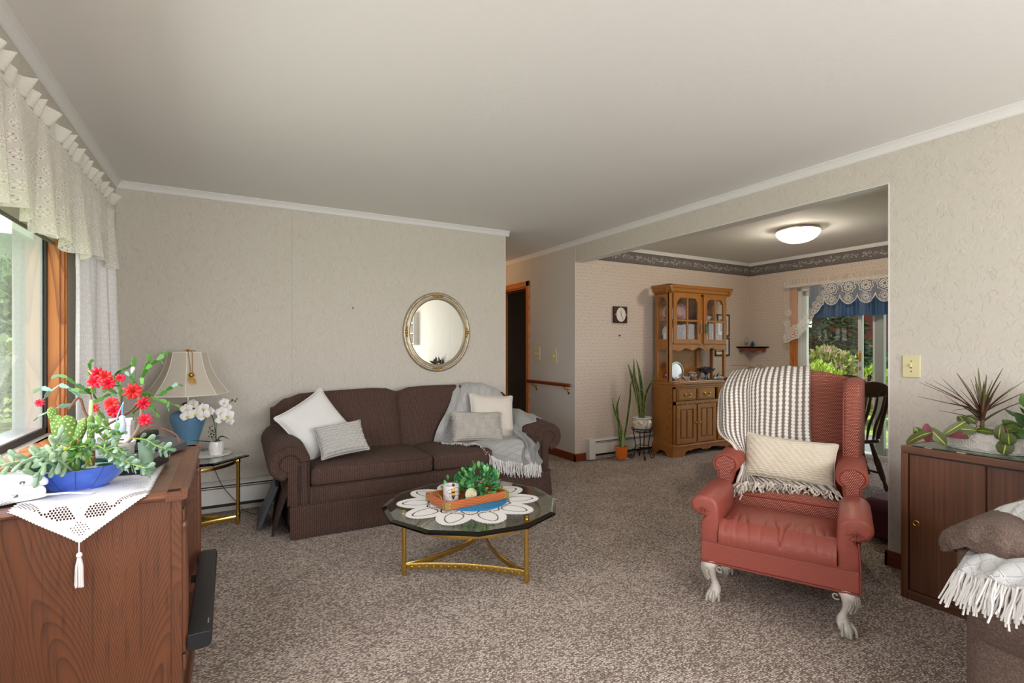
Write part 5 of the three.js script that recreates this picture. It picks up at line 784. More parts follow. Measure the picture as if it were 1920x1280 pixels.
// ---------------------------------------------------------------- coffee table and what lies on it
const COF = [1.21, 2.63];
{
  const t = thing('coffee_table', 'brass coffee table with a twelve sided clear glass top', 'table', [COF[0], 0, COF[1]]);
  const legs = [[0.84, 2.715], [1.384, 2.305], [1.465, 2.97]].map(([u, v]) => [u - COF[0], -(v - COF[1])]);
  brassTable(t, legs, 0.357, 0.395, 1);
  part(t, 'glass_top', glassTop(Array.from({ length: 12 }, (_, i) => { const a = R(9.4 + 30 * i); return [0.502 * Math.cos(a), -0.502 * Math.sin(a)]; }), 0.016, 0.024).translate(0, 0.36, 0), MAT.tableGlass);
}
const TOPC = 0.3764;
doily('doily', 'large white crocheted doily with pointed petals spread on the glass coffee table', 1.2, TOPC, 2.645, 0.415, doilyTex(10, true), 0.25);
{
  const m = thing('round_placemat', 'round blue woven placemat under the wooden tray on the coffee table', 'placemat', [1.225, TOPC + 0.0035, 2.635]);
  const rope = []; for (let i = 0; i < 15; i++) rope.push(new THREE.TorusGeometry(0.012 + i * 0.0128, 0.0066, 6, 80).rotateX(Math.PI / 2).scale(1, 0.45, 1).translate(0, 0.003, 0));
  part(m, 'weave', merge(rope), std({ color: hex('#2f7fae'), roughness: 0.9, bumpMap: gtex(256, 64, (x, y) => 0.5 + 0.5 * Math.sin((x * 60 + y * 3) * 6.283)), bumpScale: 0.002 })); part(m, 'backing', cyl(0.196, 0.196, 0.0015, 0, 0.001, 0, 64), std({ color: hex('#2a6f99'), roughness: 0.9 }));
}
const trayWood = woodTex([206, 120, 66], [190, 104, 52], [140, 66, 30], { freq: 90, z0: 0.12, tilt: 0.05, k: 3 });
{
  const t = thing('serving_tray', 'orange brown wooden serving tray with brass corner plates and curved handles', 'tray', [1.197, TOPC + 0.0095, 2.655], -R(-5.2));
  const w = 0.408, d = 0.245, h = 0.044, m = std({ map: trayWood, roughness: 0.45 });
  part(t, 'bottom', uvm(box(w - 0.01, 0.008, d - 0.01, 0, 0.004, 0, 0.002), 'x'), m);
  part(t, 'side', uvm(box(w, h, 0.013, 0, h / 2, d / 2 - 0.0065, 0.002), 'x'), m); part(t, 'side', uvm(box(w, h, 0.013, 0, h / 2, -d / 2 + 0.0065, 0.002), 'x'), m); part(t, 'side', uvm(box(0.013, h, d - 0.026, -w / 2 + 0.0065, h / 2, 0, 0.002), 'z'), m); part(t, 'side', uvm(box(0.013, h, d - 0.026, w / 2 - 0.0065, h / 2, 0, 0.002), 'z'), m);
  const ant = phy({ color: hex('#b39a5a'), metalness: 0.85, roughness: 0.42 });
  for (const sx of [-1, 1]) for (const sz of [-1, 1]) { const c = part(t, 'corner_plate', [box(0.034, h - 0.004, 0.002, sx * (w / 2 - 0.016), h / 2, sz * (d / 2 + 0.0006), 0.0006), box(0.002, h - 0.004, 0.034, sx * (w / 2 + 0.0006), h / 2, sz * (d / 2 - 0.016), 0.0006)], ant); const s = []; for (const y of [0.012, 0.032]) { s.push(sph(0.0024, sx * (w / 2 - 0.024), y, sz * (d / 2 + 0.0018), 1, 1, 0.6, 8), sph(0.0024, sx * (w / 2 + 0.0018), y, sz * (d / 2 - 0.024), 0.6, 1, 1, 8)); } part(c, 'screws', merge(s), MAT.whiteGlaze); }
  for (const s of [-1, 1]) part(t, 'handle', band([[s * (w / 2 - 0.012), h - 0.004, -0.055], [s * (w / 2 - 0.01), h + 0.012, -0.046], [s * (w / 2 - 0.006), h + 0.02, 0], [s * (w / 2 - 0.01), h + 0.012, 0.046], [s * (w / 2 - 0.012), h - 0.004, 0.055]], 0.012, 0.003, false, 30), ant);
}
{
  const g = thing('bee_mug', 'white ceramic cup with a yellow and black metal bee on its front', 'mug', [1.094, TOPC + 0.0185, 2.655], R(-6));
  part(g, 'cup', lathe([[0, 0], [0.04, 0], [0.043, 0.004], [0.044, 0.085], [0.0425, 0.088], [0.041, 0.085], [0.04, 0.01], [0, 0.008]], 40), std({ color: hex('#dedad6'), roughness: 0.4 }));
  const Y = std({ color: hex('#e3a92a'), roughness: 0.4 }), K = std({ color: hex('#2a211c'), roughness: 0.4 }), b = part(g, 'bee', merge([sph(0.0095, 0, 0.07, 0.05, 1, 1.1, 0.7), sph(0.0095, 0, 0.047, 0.051, 1.05, 0.8, 0.7)]), Y, 'yellow bee body');
  part(b, 'dark_bands', [sph(0.0085, 0, 0.098, 0.048, 1, 1, 0.8), sph(0.0098, 0, 0.058, 0.0512, 1.05, 0.42, 0.75), sph(0.0098, 0, 0.036, 0.051, 0.95, 0.8, 0.7), sph(0.006, 0, 0.027, 0.05, 0.8, 1.4, 0.7)], K);
  part(b, 'feelers', [tube([[-0.003, 0.104, 0.048], [-0.008, 0.114, 0.049], [-0.011, 0.113, 0.05]], 0.0012, 8, 5), tube([[0.003, 0.104, 0.048], [0.004, 0.116, 0.049], [0.001, 0.12, 0.05]], 0.0012, 8, 5)], std({ color: hex('#a8542c') }));
  const wing = (s, y, a, L) => tube([...Array(17).keys()].map((i) => { const t = i / 16 * 6.283, x = L * (0.5 - 0.5 * Math.cos(t)), q = 0.011 * Math.sin(t); return [s * (x * Math.cos(a) - q * Math.sin(a)), y + x * Math.sin(a) + q * Math.cos(a), 0.052]; }), 0.0011, 40, 5, true);
  part(b, 'wings', [wing(-1, 0.07, -0.25, 0.038), wing(1, 0.072, 0.05, 0.038), wing(-1, 0.056, -0.75, 0.032), wing(1, 0.056, -0.35, 0.034)], std({ color: hex('#8a6a4c'), metalness: 0.4 }));
}
{
  const f = orient(thing('fossil_disc', 'pale spiral fossil disc standing in the front of the wooden tray', 'fossil'), P(1.19, TOPC + 0.052, 2.59), V3(1, 0, -0.1), V3(0, 1, -0.25));
  const sp = []; for (let i = 0; i <= 90; i++) { const a = i / 90 * 6.283 * 2.6, r = 0.006 + 0.0275 * i / 90; sp.push([r * Math.cos(a), r * Math.sin(a), 0.006]); }
  part(f, 'disc', lathe([[0, -0.006], [0.034, -0.006], [0.039, 0], [0.034, 0.005], [0, 0.006]], 40).rotateX(Math.PI / 2), std({ color: hex('#b9b691'), roughness: 0.7 })); part(f, 'spiral', tube(sp, 0.0036, 140, 6), std({ color: hex('#ddd9b8'), roughness: 0.7 }));
}
function bush(t, o, { n, rx, ry, rz, leaf, mats, len, stems = 14, base = 0 }) {
  for (let i = 0; i < stems; i++) { const a = rr(0, 6.283), q = rr(0.4, 1); part(t, 'stem', tube([[0, base, 0], [rx * q * 0.5 * Math.cos(a), ry * 0.6 * rr(0.6, 1), rz * q * 0.5 * Math.sin(a)], [rx * q * Math.cos(a), ry * rr(0.4, 1), rz * q * Math.sin(a)]], 0.0014, 10, 5), mats[0]); }
  for (let i = 0; i < n; i++) { const a = rr(0, 6.283), e = Math.asin(rr(-0.15, 1)), q = 0.55 + 0.45 * Math.sqrt(rnd()), p = V3(rx * q * Math.cos(e) * Math.cos(a), base + ry * q * Math.max(Math.sin(e), -0.12), rz * q * Math.cos(e) * Math.sin(a)), d = p.clone().add(V3(rr(-0.5, 0.5) * rx, rr(-0.25, 0.35) * rx, rr(-0.5, 0.5) * rx)).normalize(); place(part(t, 'leaf', leaf, mats[Math.floor(rnd() * mats.length)]), p, d, rr(0, 6.28), len * rr(0.75, 1.25)); }
}
const ovate = blade([V3(0, 0, 0), V3(0, 0.5, 0.06), V3(0, 1, -0.04)], (t) => 0.27 * Math.sin(Math.PI * Math.min(1, 0.04 + t * 0.94)) ** 0.85, 6, 0.2, V3(1, 0, 0), 0.02);
{
  seed = 91; const gs = ['#2f7a3e', '#3f9048', '#63b060', '#1f5f33', '#86c47a'].map((c) => std({ color: hex(c), roughness: 0.4 }));
  const t = thing('artificial_plant', 'bushy green artificial plant standing in the right half of the wooden tray', 'plant', [1.275, TOPC + 0.02, 2.68]);
  bush(t, 0, { n: 250, rx: 0.125, ry: 0.14, rz: 0.1, leaf: ovate, mats: gs, len: 0.034, stems: 18, base: 0.03 }); part(t, 'base', cyl(0.035, 0.045, 0.035, 0, 0.018, 0), std({ color: hex('#3d4a33'), roughness: 0.9 }));
  for (let i = 0; i < 6; i++) place(part(t, 'leaf', ovate, gs[i % 4]), V3(-0.03 + 0.006 * i, 0.05 - i * 0.012, 0.1 + 0.006 * i), V3(rr(-0.6, 0.6), -0.7, 0.5), rr(0, 6), 0.032);
  const s = thing('artificial_sprig', 'small green artificial sprig behind the white bee cup', 'plant', [1.125, TOPC + 0.02, 2.72]);
  bush(s, 0, { n: 22, rx: 0.05, ry: 0.115, rz: 0.035, leaf: ovate, mats: gs, len: 0.036, stems: 4, base: 0.01 });
  const w = thing('white_flower_pick', 'small white artificial flower behind the green plant at the right end of the tray', 'flower', [1.375, TOPC + 0.02, 2.66]);
  for (let i = 0; i < 9; i++) place(part(w, 'petal', ovate, MAT.cotton), V3(0, 0.055, 0), V3(Math.cos(i * 0.7), 0.5 + 0.3 * (i % 2), Math.sin(i * 0.7)), 0, 0.035); part(w, 'stem', rod(V3(0, 0, 0), V3(0, 0.056, 0), 0.002), gs[0]);
}
// ---------------------------------------------------------------- bench and wing chair at the dining opening
const FACE = Math.atan2(-0.89, 0.454);
function limb(pts, radii, n = 40, k = 12, sx = 1, sz = 1) {       // bar of changing radius along a path
  const c = curve(pts), F = c.computeFrenetFrames(n), rc = curve(radii.map((r, i) => V3(r, i, 0))), pos = [];
  const g = sheet((s, t) => { const i = Math.round(t * n), p = c.getPointAt(i / n), r = Math.max(0.0005, rc.getPoint(i / n).x), a = s * 6.2832; return p.addScaledVector(V3(1, 0, 0), r * sx * Math.cos(a)).addScaledVector(V3(0, 0, 1).lerp(V3(0, 1, 0), Math.abs(F.tangents[i].z) > 0.9 ? 1 : 0), r * sz * Math.sin(a)); }, k, n);
  return mergeVertices(g);
}
const leatherBump = gtex(512, 512, (x, y) => 0.5 + 0.5 * (fbm(x * 40, y * 40, 40, 3, 1) - 0.5) + 0.2 * (fbm(x * 6, y * 6, 6, 3, 4) - 0.5), { repeat: [3, 3] });
const leather = phy({ color: hex('#984a3d'), roughness: 0.5, bumpMap: leatherBump, bumpScale: 0.0022, clearcoat: 0.12, clearcoatRoughness: 0.45 });
const whiteWash = std({ color: hex('#d9d2c6'), roughness: 0.7, bumpMap: plasterBump, bumpScale: 0.003 });
{
  const b = thing('bench', 'low rust red leather bench with rolled arms and white carved cabriole legs', 'bench', [2.385, 0, 1.527], FACE);
  part(b, 'apron', uvm(box(0.66, 0.105, 0.42, 0, 0.252, 0, 0.012, 3)), leather);
  part(b, 'welt', [piping([[-0.33, 0.303, -0.2], [-0.33, 0.303, 0.203], [-0.325, 0.303, 0.21], [0, 0.303, 0.212], [0.325, 0.303, 0.21], [0.33, 0.303, 0.203], [0.33, 0.303, -0.2]], 0.0045), piping([[-0.33, 0.2, -0.2], [-0.33, 0.2, 0.203], [-0.325, 0.2, 0.21], [0, 0.2, 0.212], [0.325, 0.2, 0.21], [0.33, 0.2, 0.203], [0.33, 0.2, -0.2]], 0.0045), tube([[0.329, 0.2, 0.209], [0.33, 0.3, 0.209], [0.322, 0.42, 0.207]], 0.004, 20, 6)], leather);
  const cr = [[-0.17, 1, 0.05], [-0.13, 1.2, 0.2], [-0.05, 0.8, -0.1], [0.0, 1.6, 0.25], [0.045, 1.5, -0.2], [0.085, 1, 0.1], [0.12, 0.9, -0.15], [0.16, 1.1, 0.12], [-0.21, 0.8, -0.1], [0.2, 0.8, 0.1]];
  part(b, 'seat', uvm(smoothed(sheet((s, t) => {
    const x = lerp(-0.243, 0.243, s), q = t; let y, z; if (q < 0.62) { const k = q / 0.62; z = lerp(-0.2, 0.15, k); y = 0.385 + 0.03 * Math.sin(k * 2.2) * (1 - (2 * s - 1) ** 6); } else { const k = (q - 0.62) / 0.38; z = 0.15 + 0.062 * Math.sin(k * Math.PI * 0.62) * 1.05; y = lerp(0.409, 0.304, k ** 1.5) + 0.0; }
    let f = 0; for (const [c, a, sl] of cr) { const d = x - c - sl * (z - 0.12); f += a * Math.exp(-d * d / 0.00005) * smooth(q, 0.3, 0.6) * (1 - smooth(q, 0.8, 0.98)); }
    const gather = 0.0012 * Math.sin(x * 180 + 3 * Math.sin(x * 30)) * smooth(q, 0.6, 0.9);
    return V3(x, y - 0.0055 * f, z - 0.003 * f * smooth(q, 0.6, 0.9) + gather);
  }, 160, 60, 0.01), 70)), leather);
  part(b, 'arm', uvm(sg(-1)), leather); part(b, 'arm', uvm(sg(1)), leather);
  function sg(s) {
    const o = [[0.0, -0.22], [0.0, -0.02]]; for (let i = 0; i <= 22; i++) { const a = Math.PI * 0.93 - i / 22 * Math.PI * 1.45; o.push([0.069 + 0.066 * Math.cos(a), 0.004 + 0.052 * Math.sin(a)]); } o.push([0.085, -0.075], [0.086, -0.22]);
    const g = ext(o.map(([x, y]) => [s * x, y]), 0.415, 0.016, 4).translate(s * 0.243, 0.471, -0.207), p = g.attributes.position;
    for (let i = 0; i < p.count; i++) { const x = (p.getX(i) - s * 0.312) , y = p.getY(i) - 0.475, z = p.getZ(i); if (z > 0.19 && y > -0.1) { const r = Math.hypot(x, y), a = Math.atan2(y, x); p.setZ(i, z + 0.012 * (1 - Math.min(1, r / 0.06)) ); } }
    const parts = [smoothed(g, 55)]; for (let k = 0; k < 5; k++) { const a = -2.6 + k * 0.5; parts.push(tube([[s * 0.312, 0.472, 0.2195], [s * 0.312 + 0.03 * Math.cos(a), 0.472 + 0.03 * Math.sin(a), 0.2145], [s * 0.312 + 0.056 * Math.cos(a), 0.472 + 0.052 * Math.sin(a), 0.206]], 0.0024, 10, 5)); }
    return merge(parts);
  }
  const leg = (sx, sz) => {
    const pts = [[0, 0.215, 0], [sx * 0.018, 0.18, sz * 0.018], [sx * 0.014, 0.13, sz * 0.012], [-sx * 0.002, 0.085, 0], [-sx * 0.004, 0.06, 0], [sx * 0.006, 0.034, sz * 0.008], [sx * 0.012, 0.012, sz * 0.014], [sx * 0.012, 0.001, sz * 0.014]].map((p) => V3(...p));
    return limb(pts, [0.038, 0.04, 0.029, 0.019, 0.016, 0.024, 0.03, 0.018], 48, 16);
  };
  for (const sx of [-1, 1]) for (const sz of [1, -1]) {
    const l = part(b, 'leg', leg(sx, sz), whiteWash); l.position.set(sx * 0.27, 0, sz * 0.165);
    const cv = []; for (let k = 0; k < 5; k++) { const q = k / 4; cv.push(tube([[sx * (0.05 - 0.03 * q), 0.19 - 0.005 * k, sz * (0.03 + 0.028 * q)], [sx * (0.055 - 0.03 * q), 0.16, sz * (0.03 + 0.03 * q)], [sx * (0.042 - 0.026 * q), 0.125 - 0.012 * (k % 2), sz * (0.024 + 0.024 * q)]], 0.0055, 10, 6)); }
    for (let k = 0; k < 4; k++) { const a = k * 0.9 - 0.6; cv.push(tube([[sx * 0.006 + 0.022 * Math.cos(a), 0.055, sz * 0.006 + 0.022 * Math.sin(a)], [sx * 0.01 + 0.034 * Math.cos(a), 0.034, sz * 0.012 + 0.034 * Math.sin(a)], [sx * 0.012 + 0.036 * Math.cos(a), 0.008, sz * 0.014 + 0.036 * Math.sin(a)]], 0.0062, 10, 6)); }
    for (const m of [-1, 1]) { const w = []; for (let i = 0; i < 12; i++) { const a = i * 0.5, r = 0.004 + 0.0012 * i; w.push([(-sx * 0.03) * (m > 0 ? 1 : 0) + (m > 0 ? r * Math.cos(a) : sx * 0.044), 0.178 + r * Math.sin(a), (m > 0 ? sz * 0.044 : -sz * 0.03 + r * Math.cos(a))]); } cv.push(tube(w, 0.0035, 30, 6)); }
    part(l, 'carving', merge(cv), whiteWash);
  }
}
// dotted rust cloth
const dotDraw = (g, w, h) => { g.fillStyle = '#7c3027'; g.fillRect(0, 0, w, h); seed = 101; for (let i = 0; i < 900; i++) { g.fillStyle = rnd() < 0.5 ? '#87392e' : '#6f2a22'; g.fillRect(rnd() * w, rnd() * h, 5, 3); } for (let j = 0; j < 8; j++) for (let i = 0; i < 8; i++) { g.fillStyle = '#dcae90'; g.beginPath(); g.ellipse((i + (j % 2) * 0.5 + 0.25) * w / 8, (j + 0.5) * h / 8, w / 36, h / 34, 0, 0, 7); g.fill(); } };
const dotted = std({ map: canvasTex(256, 256, dotDraw, { repeat: [1 / 0.072, 1 / 0.064] }), roughness: 0.85 }), rustPlain = std({ color: hex('#9c4c3c'), roughness: 0.8, bumpMap: again(linenBump, 10, 10), bumpScale: 0.0006 });
const WC = [2.944, 1.812];
{
  const c = thing('wing_chair', 'high backed wing chair in rust red cloth with small pale dots', 'chair', [WC[0], 0, WC[1]], FACE);
  part(c, 'seat_frame', uvm(box(0.68, 0.2, 0.66, 0, 0.26, 0.02, 0.03, 3)), dotted);
  part(c, 'seat_cushion', uvm(cushion(0.56, 0.1, 0.62, { crown: 0.022, r: 0.035, front: 0.012 }).translate(0, 0.358, 0.095)), dotted);
  const cw = (y, z) => tube([[-0.275, y, -0.1], [-0.278, y, z - 0.03], [-0.24, y, z], [0, y + 0.003, z + 0.012], [0.24, y, z], [0.278, y, z - 0.03], [0.275, y, -0.1]], 0.005, 80, 7); part(c, 'cushion_welt', merge([cw(0.446, 0.398), cw(0.368, 0.4)]), rustPlain);
  const top = (x) => 1.07 + 0.045 * (1 - (x / 0.3) ** 2) + 0.0, zb = (y) => -0.15 - 0.26 * (y - 0.46);
  part(c, 'backrest', uvm(smoothed(sheet((s, t) => { const x = lerp(-0.29, 0.29, s), H = top(x); if (t < 0.6) { const q = t / 0.6, y = lerp(0.4, H - 0.03, q); return V3(x, y, zb(y) + 0.03 * Math.sin(q * 2.8) * (1 - (2 * s - 1) ** 4)); } if (t < 0.8) { const a = (t - 0.6) / 0.2 * Math.PI; return V3(x, H - 0.03 + 0.03 * Math.sin(a), zb(H) - 0.05 + 0.05 * Math.cos(a)); } const q = (t - 0.8) / 0.2, y = lerp(H - 0.03, 0.2, q); return V3(x, y, zb(y) - 0.1); }, 30, 60, 0.006), 60)), dotted);
  for (const s of [-1, 1]) {
    // wing: side profile (z, y) with a rolled front edge
    const o = spline([[0.05, 0.62], [0.045, 0.72], [0.02, 0.85], [0.012, 0.96], [-0.0, 1.01], [-0.05, 1.06], [-0.14, 1.08], [-0.26, 1.08], [-0.36, 1.07]], 30).concat([[-0.34, 0.6]]);
    const g = ext(o, 0.085, 0.028, 5), p = g.attributes.position; const q = g.clone().applyMatrix4(new THREE.Matrix4().makeBasis(V3(0, 0, 1), V3(0, 1, 0), V3(-1, 0, 0)).premultiply(new THREE.Matrix4())); q.rotateY(0);
    const w = part(c, 'wing', uvm(smoothed(q, 60), 'y'), dotted); w.position.set(s * 0.302 + 0.0425, 0, 0); w.rotation.y = 0; if (s > 0) w.rotation.y = R(-5); else { w.rotation.y = R(5); }
    part(c, 'wing_seam', tube([[s * 0.264, 0.64, 0.045], [s * 0.264, 0.85, 0.012], [s * 0.266, 1.0, -0.02], [s * 0.268, 1.06, -0.12]], 0.0045, 40, 6), rustPlain);
    part(c, 'side_panel', uvm(box(0.06, 0.32, 0.6, s * 0.305, 0.44, -0.02, 0.02, 2)), dotted);
    // scrolled arm
    const a = []; for (let i = 0; i <= 26; i++) { const t = Math.PI * 1.3 - i / 26 * Math.PI * 1.6; a.push([0.073 * Math.cos(t), 0.06 * Math.sin(t)]); } a.push([0.045, -0.07], [0.03, -0.13], [0.045, -0.19], [0.075, -0.23], [0.08, -0.3], [-0.045, -0.3], [-0.045, -0.2], [-0.035, -0.12]);
    const ag = ext(a.map(([x, y]) => [x * s, y]), 0.56, 0.022, 5); const arm = part(c, 'arm', uvm(smoothed(ag, 55)), rustPlain); arm.position.set(s * 0.302, 0.592, -0.19);
    const fp = part(arm, 'arm_front', uvm(ext(a.map(([x, y]) => [x * s * 0.72, y * 0.78 - (y < -0.1 ? 0.03 : 0)]), 0.014, 0.006, 3).translate(0, 0, 0.551)), dotted, 'dotted scroll front'); part(arm, 'arm_welt', tube(a.slice(0, 30).map(([x, y]) => [x * s * 0.84, y * 0.86, 0.561]), 0.005, 80, 6), rustPlain);
  }
  const dk = std({ color: hex('#3c2416'), roughness: 0.35 });
  for (const [x, z] of [[-0.3, 0.3], [0.3, 0.3], [-0.28, -0.27], [0.28, -0.27]]) { const s = Math.sign(x), l = part(c, 'leg', limb([V3(0, 0.2, 0), V3(s * 0.015, 0.14, 0.012), V3(0, 0.07, 0), V3(s * 0.012, 0.025, 0.014), V3(s * 0.016, 0.001, 0.018)], [0.034, 0.032, 0.018, 0.024, 0.026], 30, 14), dk); l.position.set(x, 0, z); }
}
const chain = (bump) => (x, y) => { // one stripe of chain stitches, 27 mm x 16 mm
  const u = (x - 0.5) / 0.32, a = Math.abs(u); if (a > 1) { const r = 0.5 + 0.5 * Math.sin(y * 25.13 + x * 12); return bump ? 0.12 + 0.14 * r : mix3([118, 106, 97], [140, 128, 118], r); }
  const k = y, r = Math.hypot(a * 0.92, (k - 0.5) * 1.75), v = Math.sqrt(Math.max(0, 1 - r * r)) * (0.82 + 0.18 * smooth(a, 0.05, 0.3));
  return bump ? 0.35 + 0.65 * v : mix3([150, 140, 130], [238, 231, 220], smooth(v, 0.05, 0.5));
};
const chainMap = ctex(128, 96, chain(false)), chainBump = gtex(128, 96, chain(true));
{
  const t = thing('striped_throw', 'cream and grey striped chunky knit throw draped over the left side of the wing chair', 'throw', [WC[0], 0, WC[1]], FACE);
  const z0 = (y) => -0.15 - 0.26 * (y - 0.46) + 0.045;
  const rows = [
    [[-0.39, 0.97, -0.3], [-0.37, 1.05, -0.42], [-0.3, 1.06, -0.46], [-0.22, 1.06, -0.47], [-0.08, 1.06, -0.47], [0.08, 1.06, -0.47]],
    [[-0.395, 1.0, -0.16], [-0.355, 1.1, -0.25], [-0.28, 1.11, -0.3], [-0.2, 1.12, -0.34], [-0.07, 1.132, -0.37], [0.085, 1.135, -0.37]],
    [[-0.4, 0.96, -0.02], [-0.365, 0.99, 0.06], [-0.265, 1.0, 0.05], [-0.215, 1.03, -0.2], [-0.07, 1.045, -0.245], [0.09, 1.045, -0.245]],
    [[-0.4, 0.84, 0.04], [-0.36, 0.86, 0.09], [-0.258, 0.86, 0.075], [-0.21, 0.85, -0.13], [-0.07, 0.85, -0.18], [0.092, 0.85, -0.18]],
    [[-0.385, 0.73, 0.08], [-0.345, 0.73, 0.12], [-0.25, 0.72, 0.1], [-0.2, 0.7, -0.05], [-0.07, 0.7, -0.125], [0.1, 0.7, -0.125]],
    [[-0.29, 0.665, 0.16], [-0.26, 0.63, 0.15], [-0.225, 0.6, 0.12], [-0.17, 0.55, 0.0], [-0.06, 0.54, -0.075], [0.13, 0.54, -0.075]],
    [[-0.235, 0.56, 0.24], [-0.22, 0.52, 0.2], [-0.19, 0.5, 0.15], [-0.12, 0.495, 0.1], [-0.02, 0.5, 0.06], [0.18, 0.5, 0.06]],
    [[-0.238, 0.51, 0.32], [-0.2, 0.497, 0.28], [-0.15, 0.497, 0.25], [-0.07, 0.498, 0.22], [0.04, 0.498, 0.2], [0.23, 0.497, 0.22]],
    [[-0.235, 0.49, 0.38], [-0.19, 0.494, 0.345], [-0.13, 0.497, 0.315], [-0.03, 0.498, 0.29], [0.08, 0.498, 0.275], [0.245, 0.494, 0.29]]].map((r) => r.map((p) => V3(...p)));
  const G = grid(rows), f = (s, q) => G(s, q).add(V3(0, 0.004 * Math.sin(s * 40), 0.008 * Math.sin(s * 24 + q * 5) * smooth(q, 0.15, 0.5)));
  part(t, 'cloth', sheet(f, 110, 110, 0.01), std({ map: again(chainMap, 22, 60), bumpMap: again(chainBump, 22, 60), bumpScale: 0.01, roughness: 1 }));
  seed = 111; const fr = []; for (let i = 0; i <= 120; i++) { const s = i / 120, p = f(s, 1); fr.push([p.add(V3(0, rr(-0.002, 0.006), 0)), V3(rr(-0.5, 0.5), -0.35 + rr(-0.1, 0.15), 1)]); }
  for (let i = 0; i < 26; i++) fr.push([f(rr(0, 0.14), rr(0.93, 1)), V3(rr(-0.3, 0.4), -0.7, 0.7)]);
  const A = fr.filter((_, i) => i % 3), B = fr.filter((_, i) => i % 3 === 0);
  part(t, 'fringe', fringe(A, 0.085, 0.0042, 0.35), knitCol('#e2dace')); part(t, 'fringe', fringe(B, 0.08, 0.0042, 0.35), knitCol('#a3988c'), 'grey fringe yarns');
  const edge = []; for (let i = 0; i <= 70; i++) { const q = 0.12 + 0.86 * i / 70, p = f(0, q); edge.push(sph(0.0105, p.x, p.y, p.z, 1, 0.8, 1.15, 8)); } part(t, 'edge_stitches', merge(edge), knitCol('#e0d8cb'));
  const w = thing('throw_pillow', 'cream ribbed oblong pillow on the seat of the wing chair', 'pillow');
  const c = V3(0.0, 0.612, 0.135).applyAxisAngle(V3(0, 1, 0), FACE).add(P(WC[0], 0, WC[1])), ax = (v) => v.applyAxisAngle(V3(0, 1, 0), FACE);
  orient(w, c, ax(V3(1, -0.05, 0.02)), ax(V3(0.02, 1, -0.42)));
  part(w, 'cover', pillow(0.47, 0.25, 0.12, { n: 30, res: 4, seedv: 12, pinch: 0.05, relief: (x, y) => 0.0035 * Math.sin(y * 480 + 1.2 * Math.sin(x * 60)) + 0.002 * Math.sin(x * 160 + Math.floor(y / 0.013) * 2) }), knitCol('#d8cdb9'));
}
// ---------------------------------------------------------------- walnut cabinet on the right, its plants, the recliner, wall plates
const walnut = ctex(1024, 1024, (x, y) => { const s = vnoise(x * 90, y * 1.6, 128, 64, 1), f = vnoise(x * 240, y * 5, 256, 64, 2), b = vnoise(x * 7, y * 0.7, 64, 64, 3); return mix3(mix3([112, 70, 44], [88, 52, 32], clamp(s * 1.3 - 0.2 + (b - 0.5) * 0.8, 0, 1)), [62, 36, 22], Math.pow(f, 4) * 0.8); }, { mirror: true });
MAT.walnut = phy({ map: walnut, roughness: 0.38, clearcoat: 0.2, clearcoatRoughness: 0.4 });
{
  const c = thing('sliding_door_cabinet', 'low walnut cabinet with two sliding doors and a brass finger pull', 'cabinet');
  const x0 = 2.97, x1 = 3.325, v1 = 1.255, v0 = 0.12, h = 0.766;
  part(c, 'top', uvm(wspan(x0, x1, h - 0.036, h, v0, v1, 0.004), 'z'), MAT.walnut); part(c, 'side', uvm(wspan(x0, x1, 0.0, h - 0.036, v1 - 0.03, v1, 0.003), 'y'), MAT.walnut); part(c, 'side', uvm(wspan(x0, x1, 0.0, h - 0.036, v0, v0 + 0.03, 0.003), 'y'), MAT.walnut);
  part(c, 'bottom_rail', uvm(wspan(x0, x1, 0.0, 0.045, v0 + 0.03, v1 - 0.03, 0.003), 'z'), MAT.walnut); part(c, 'back', uvm(wspan(x1 - 0.01, x1, 0.045, h - 0.036, v0 + 0.03, v1 - 0.03), 'y'), MAT.walnut);
  part(c, 'top_track', wspan(x0 + 0.004, x0 + 0.04, h - 0.042, h - 0.034, v0 + 0.03, v1 - 0.03), MAT.black);
  const d = part(c, 'sliding_door', uvm(wspan(x0 + 0.008, x0 + 0.02, 0.048, h - 0.042, 0.93, v1 - 0.034, 0.002), 'y', 0.1, 0.3), MAT.walnut), pull = [new THREE.TorusGeometry(0.0125, 0.0028, 10, 32), cyl(0.0125, 0.0125, 0.002, 0, 0, 0, 24).rotateX(Math.PI / 2)].map((g) => g.rotateY(-Math.PI / 2).translate(x0 + 0.0075, 0.387, -1.193)); part(d, 'finger_pull', merge(pull), MAT.brass, 'round brass finger pull');
  part(c, 'sliding_door', uvm(wspan(x0 + 0.024, x0 + 0.036, 0.048, h - 0.042, v0 + 0.034, 0.955, 0.002), 'y', 0.6, 0.1), MAT.walnut);
  const m = thing('green_mat', 'thin dark green glass mat lying on top of the walnut cabinet', 'mat'); part(m, 'mat', wspan(2.985, 3.3, h + 0.0005, h + 0.0065, 0.2, 1.215, 0.003), phy({ color: hex('#3d5240'), roughness: 0.25, clearcoat: 0.5 })); part(m, 'felt_dot', [wspan(2.976, 2.99, h + 0.0003, h + 0.005, 1.0, 1.035, 0.002), wspan(2.976, 2.99, h + 0.0003, h + 0.005, 1.13, 1.16, 0.002)], std({ color: hex('#b7a893') }));
}
const CT = 0.773;
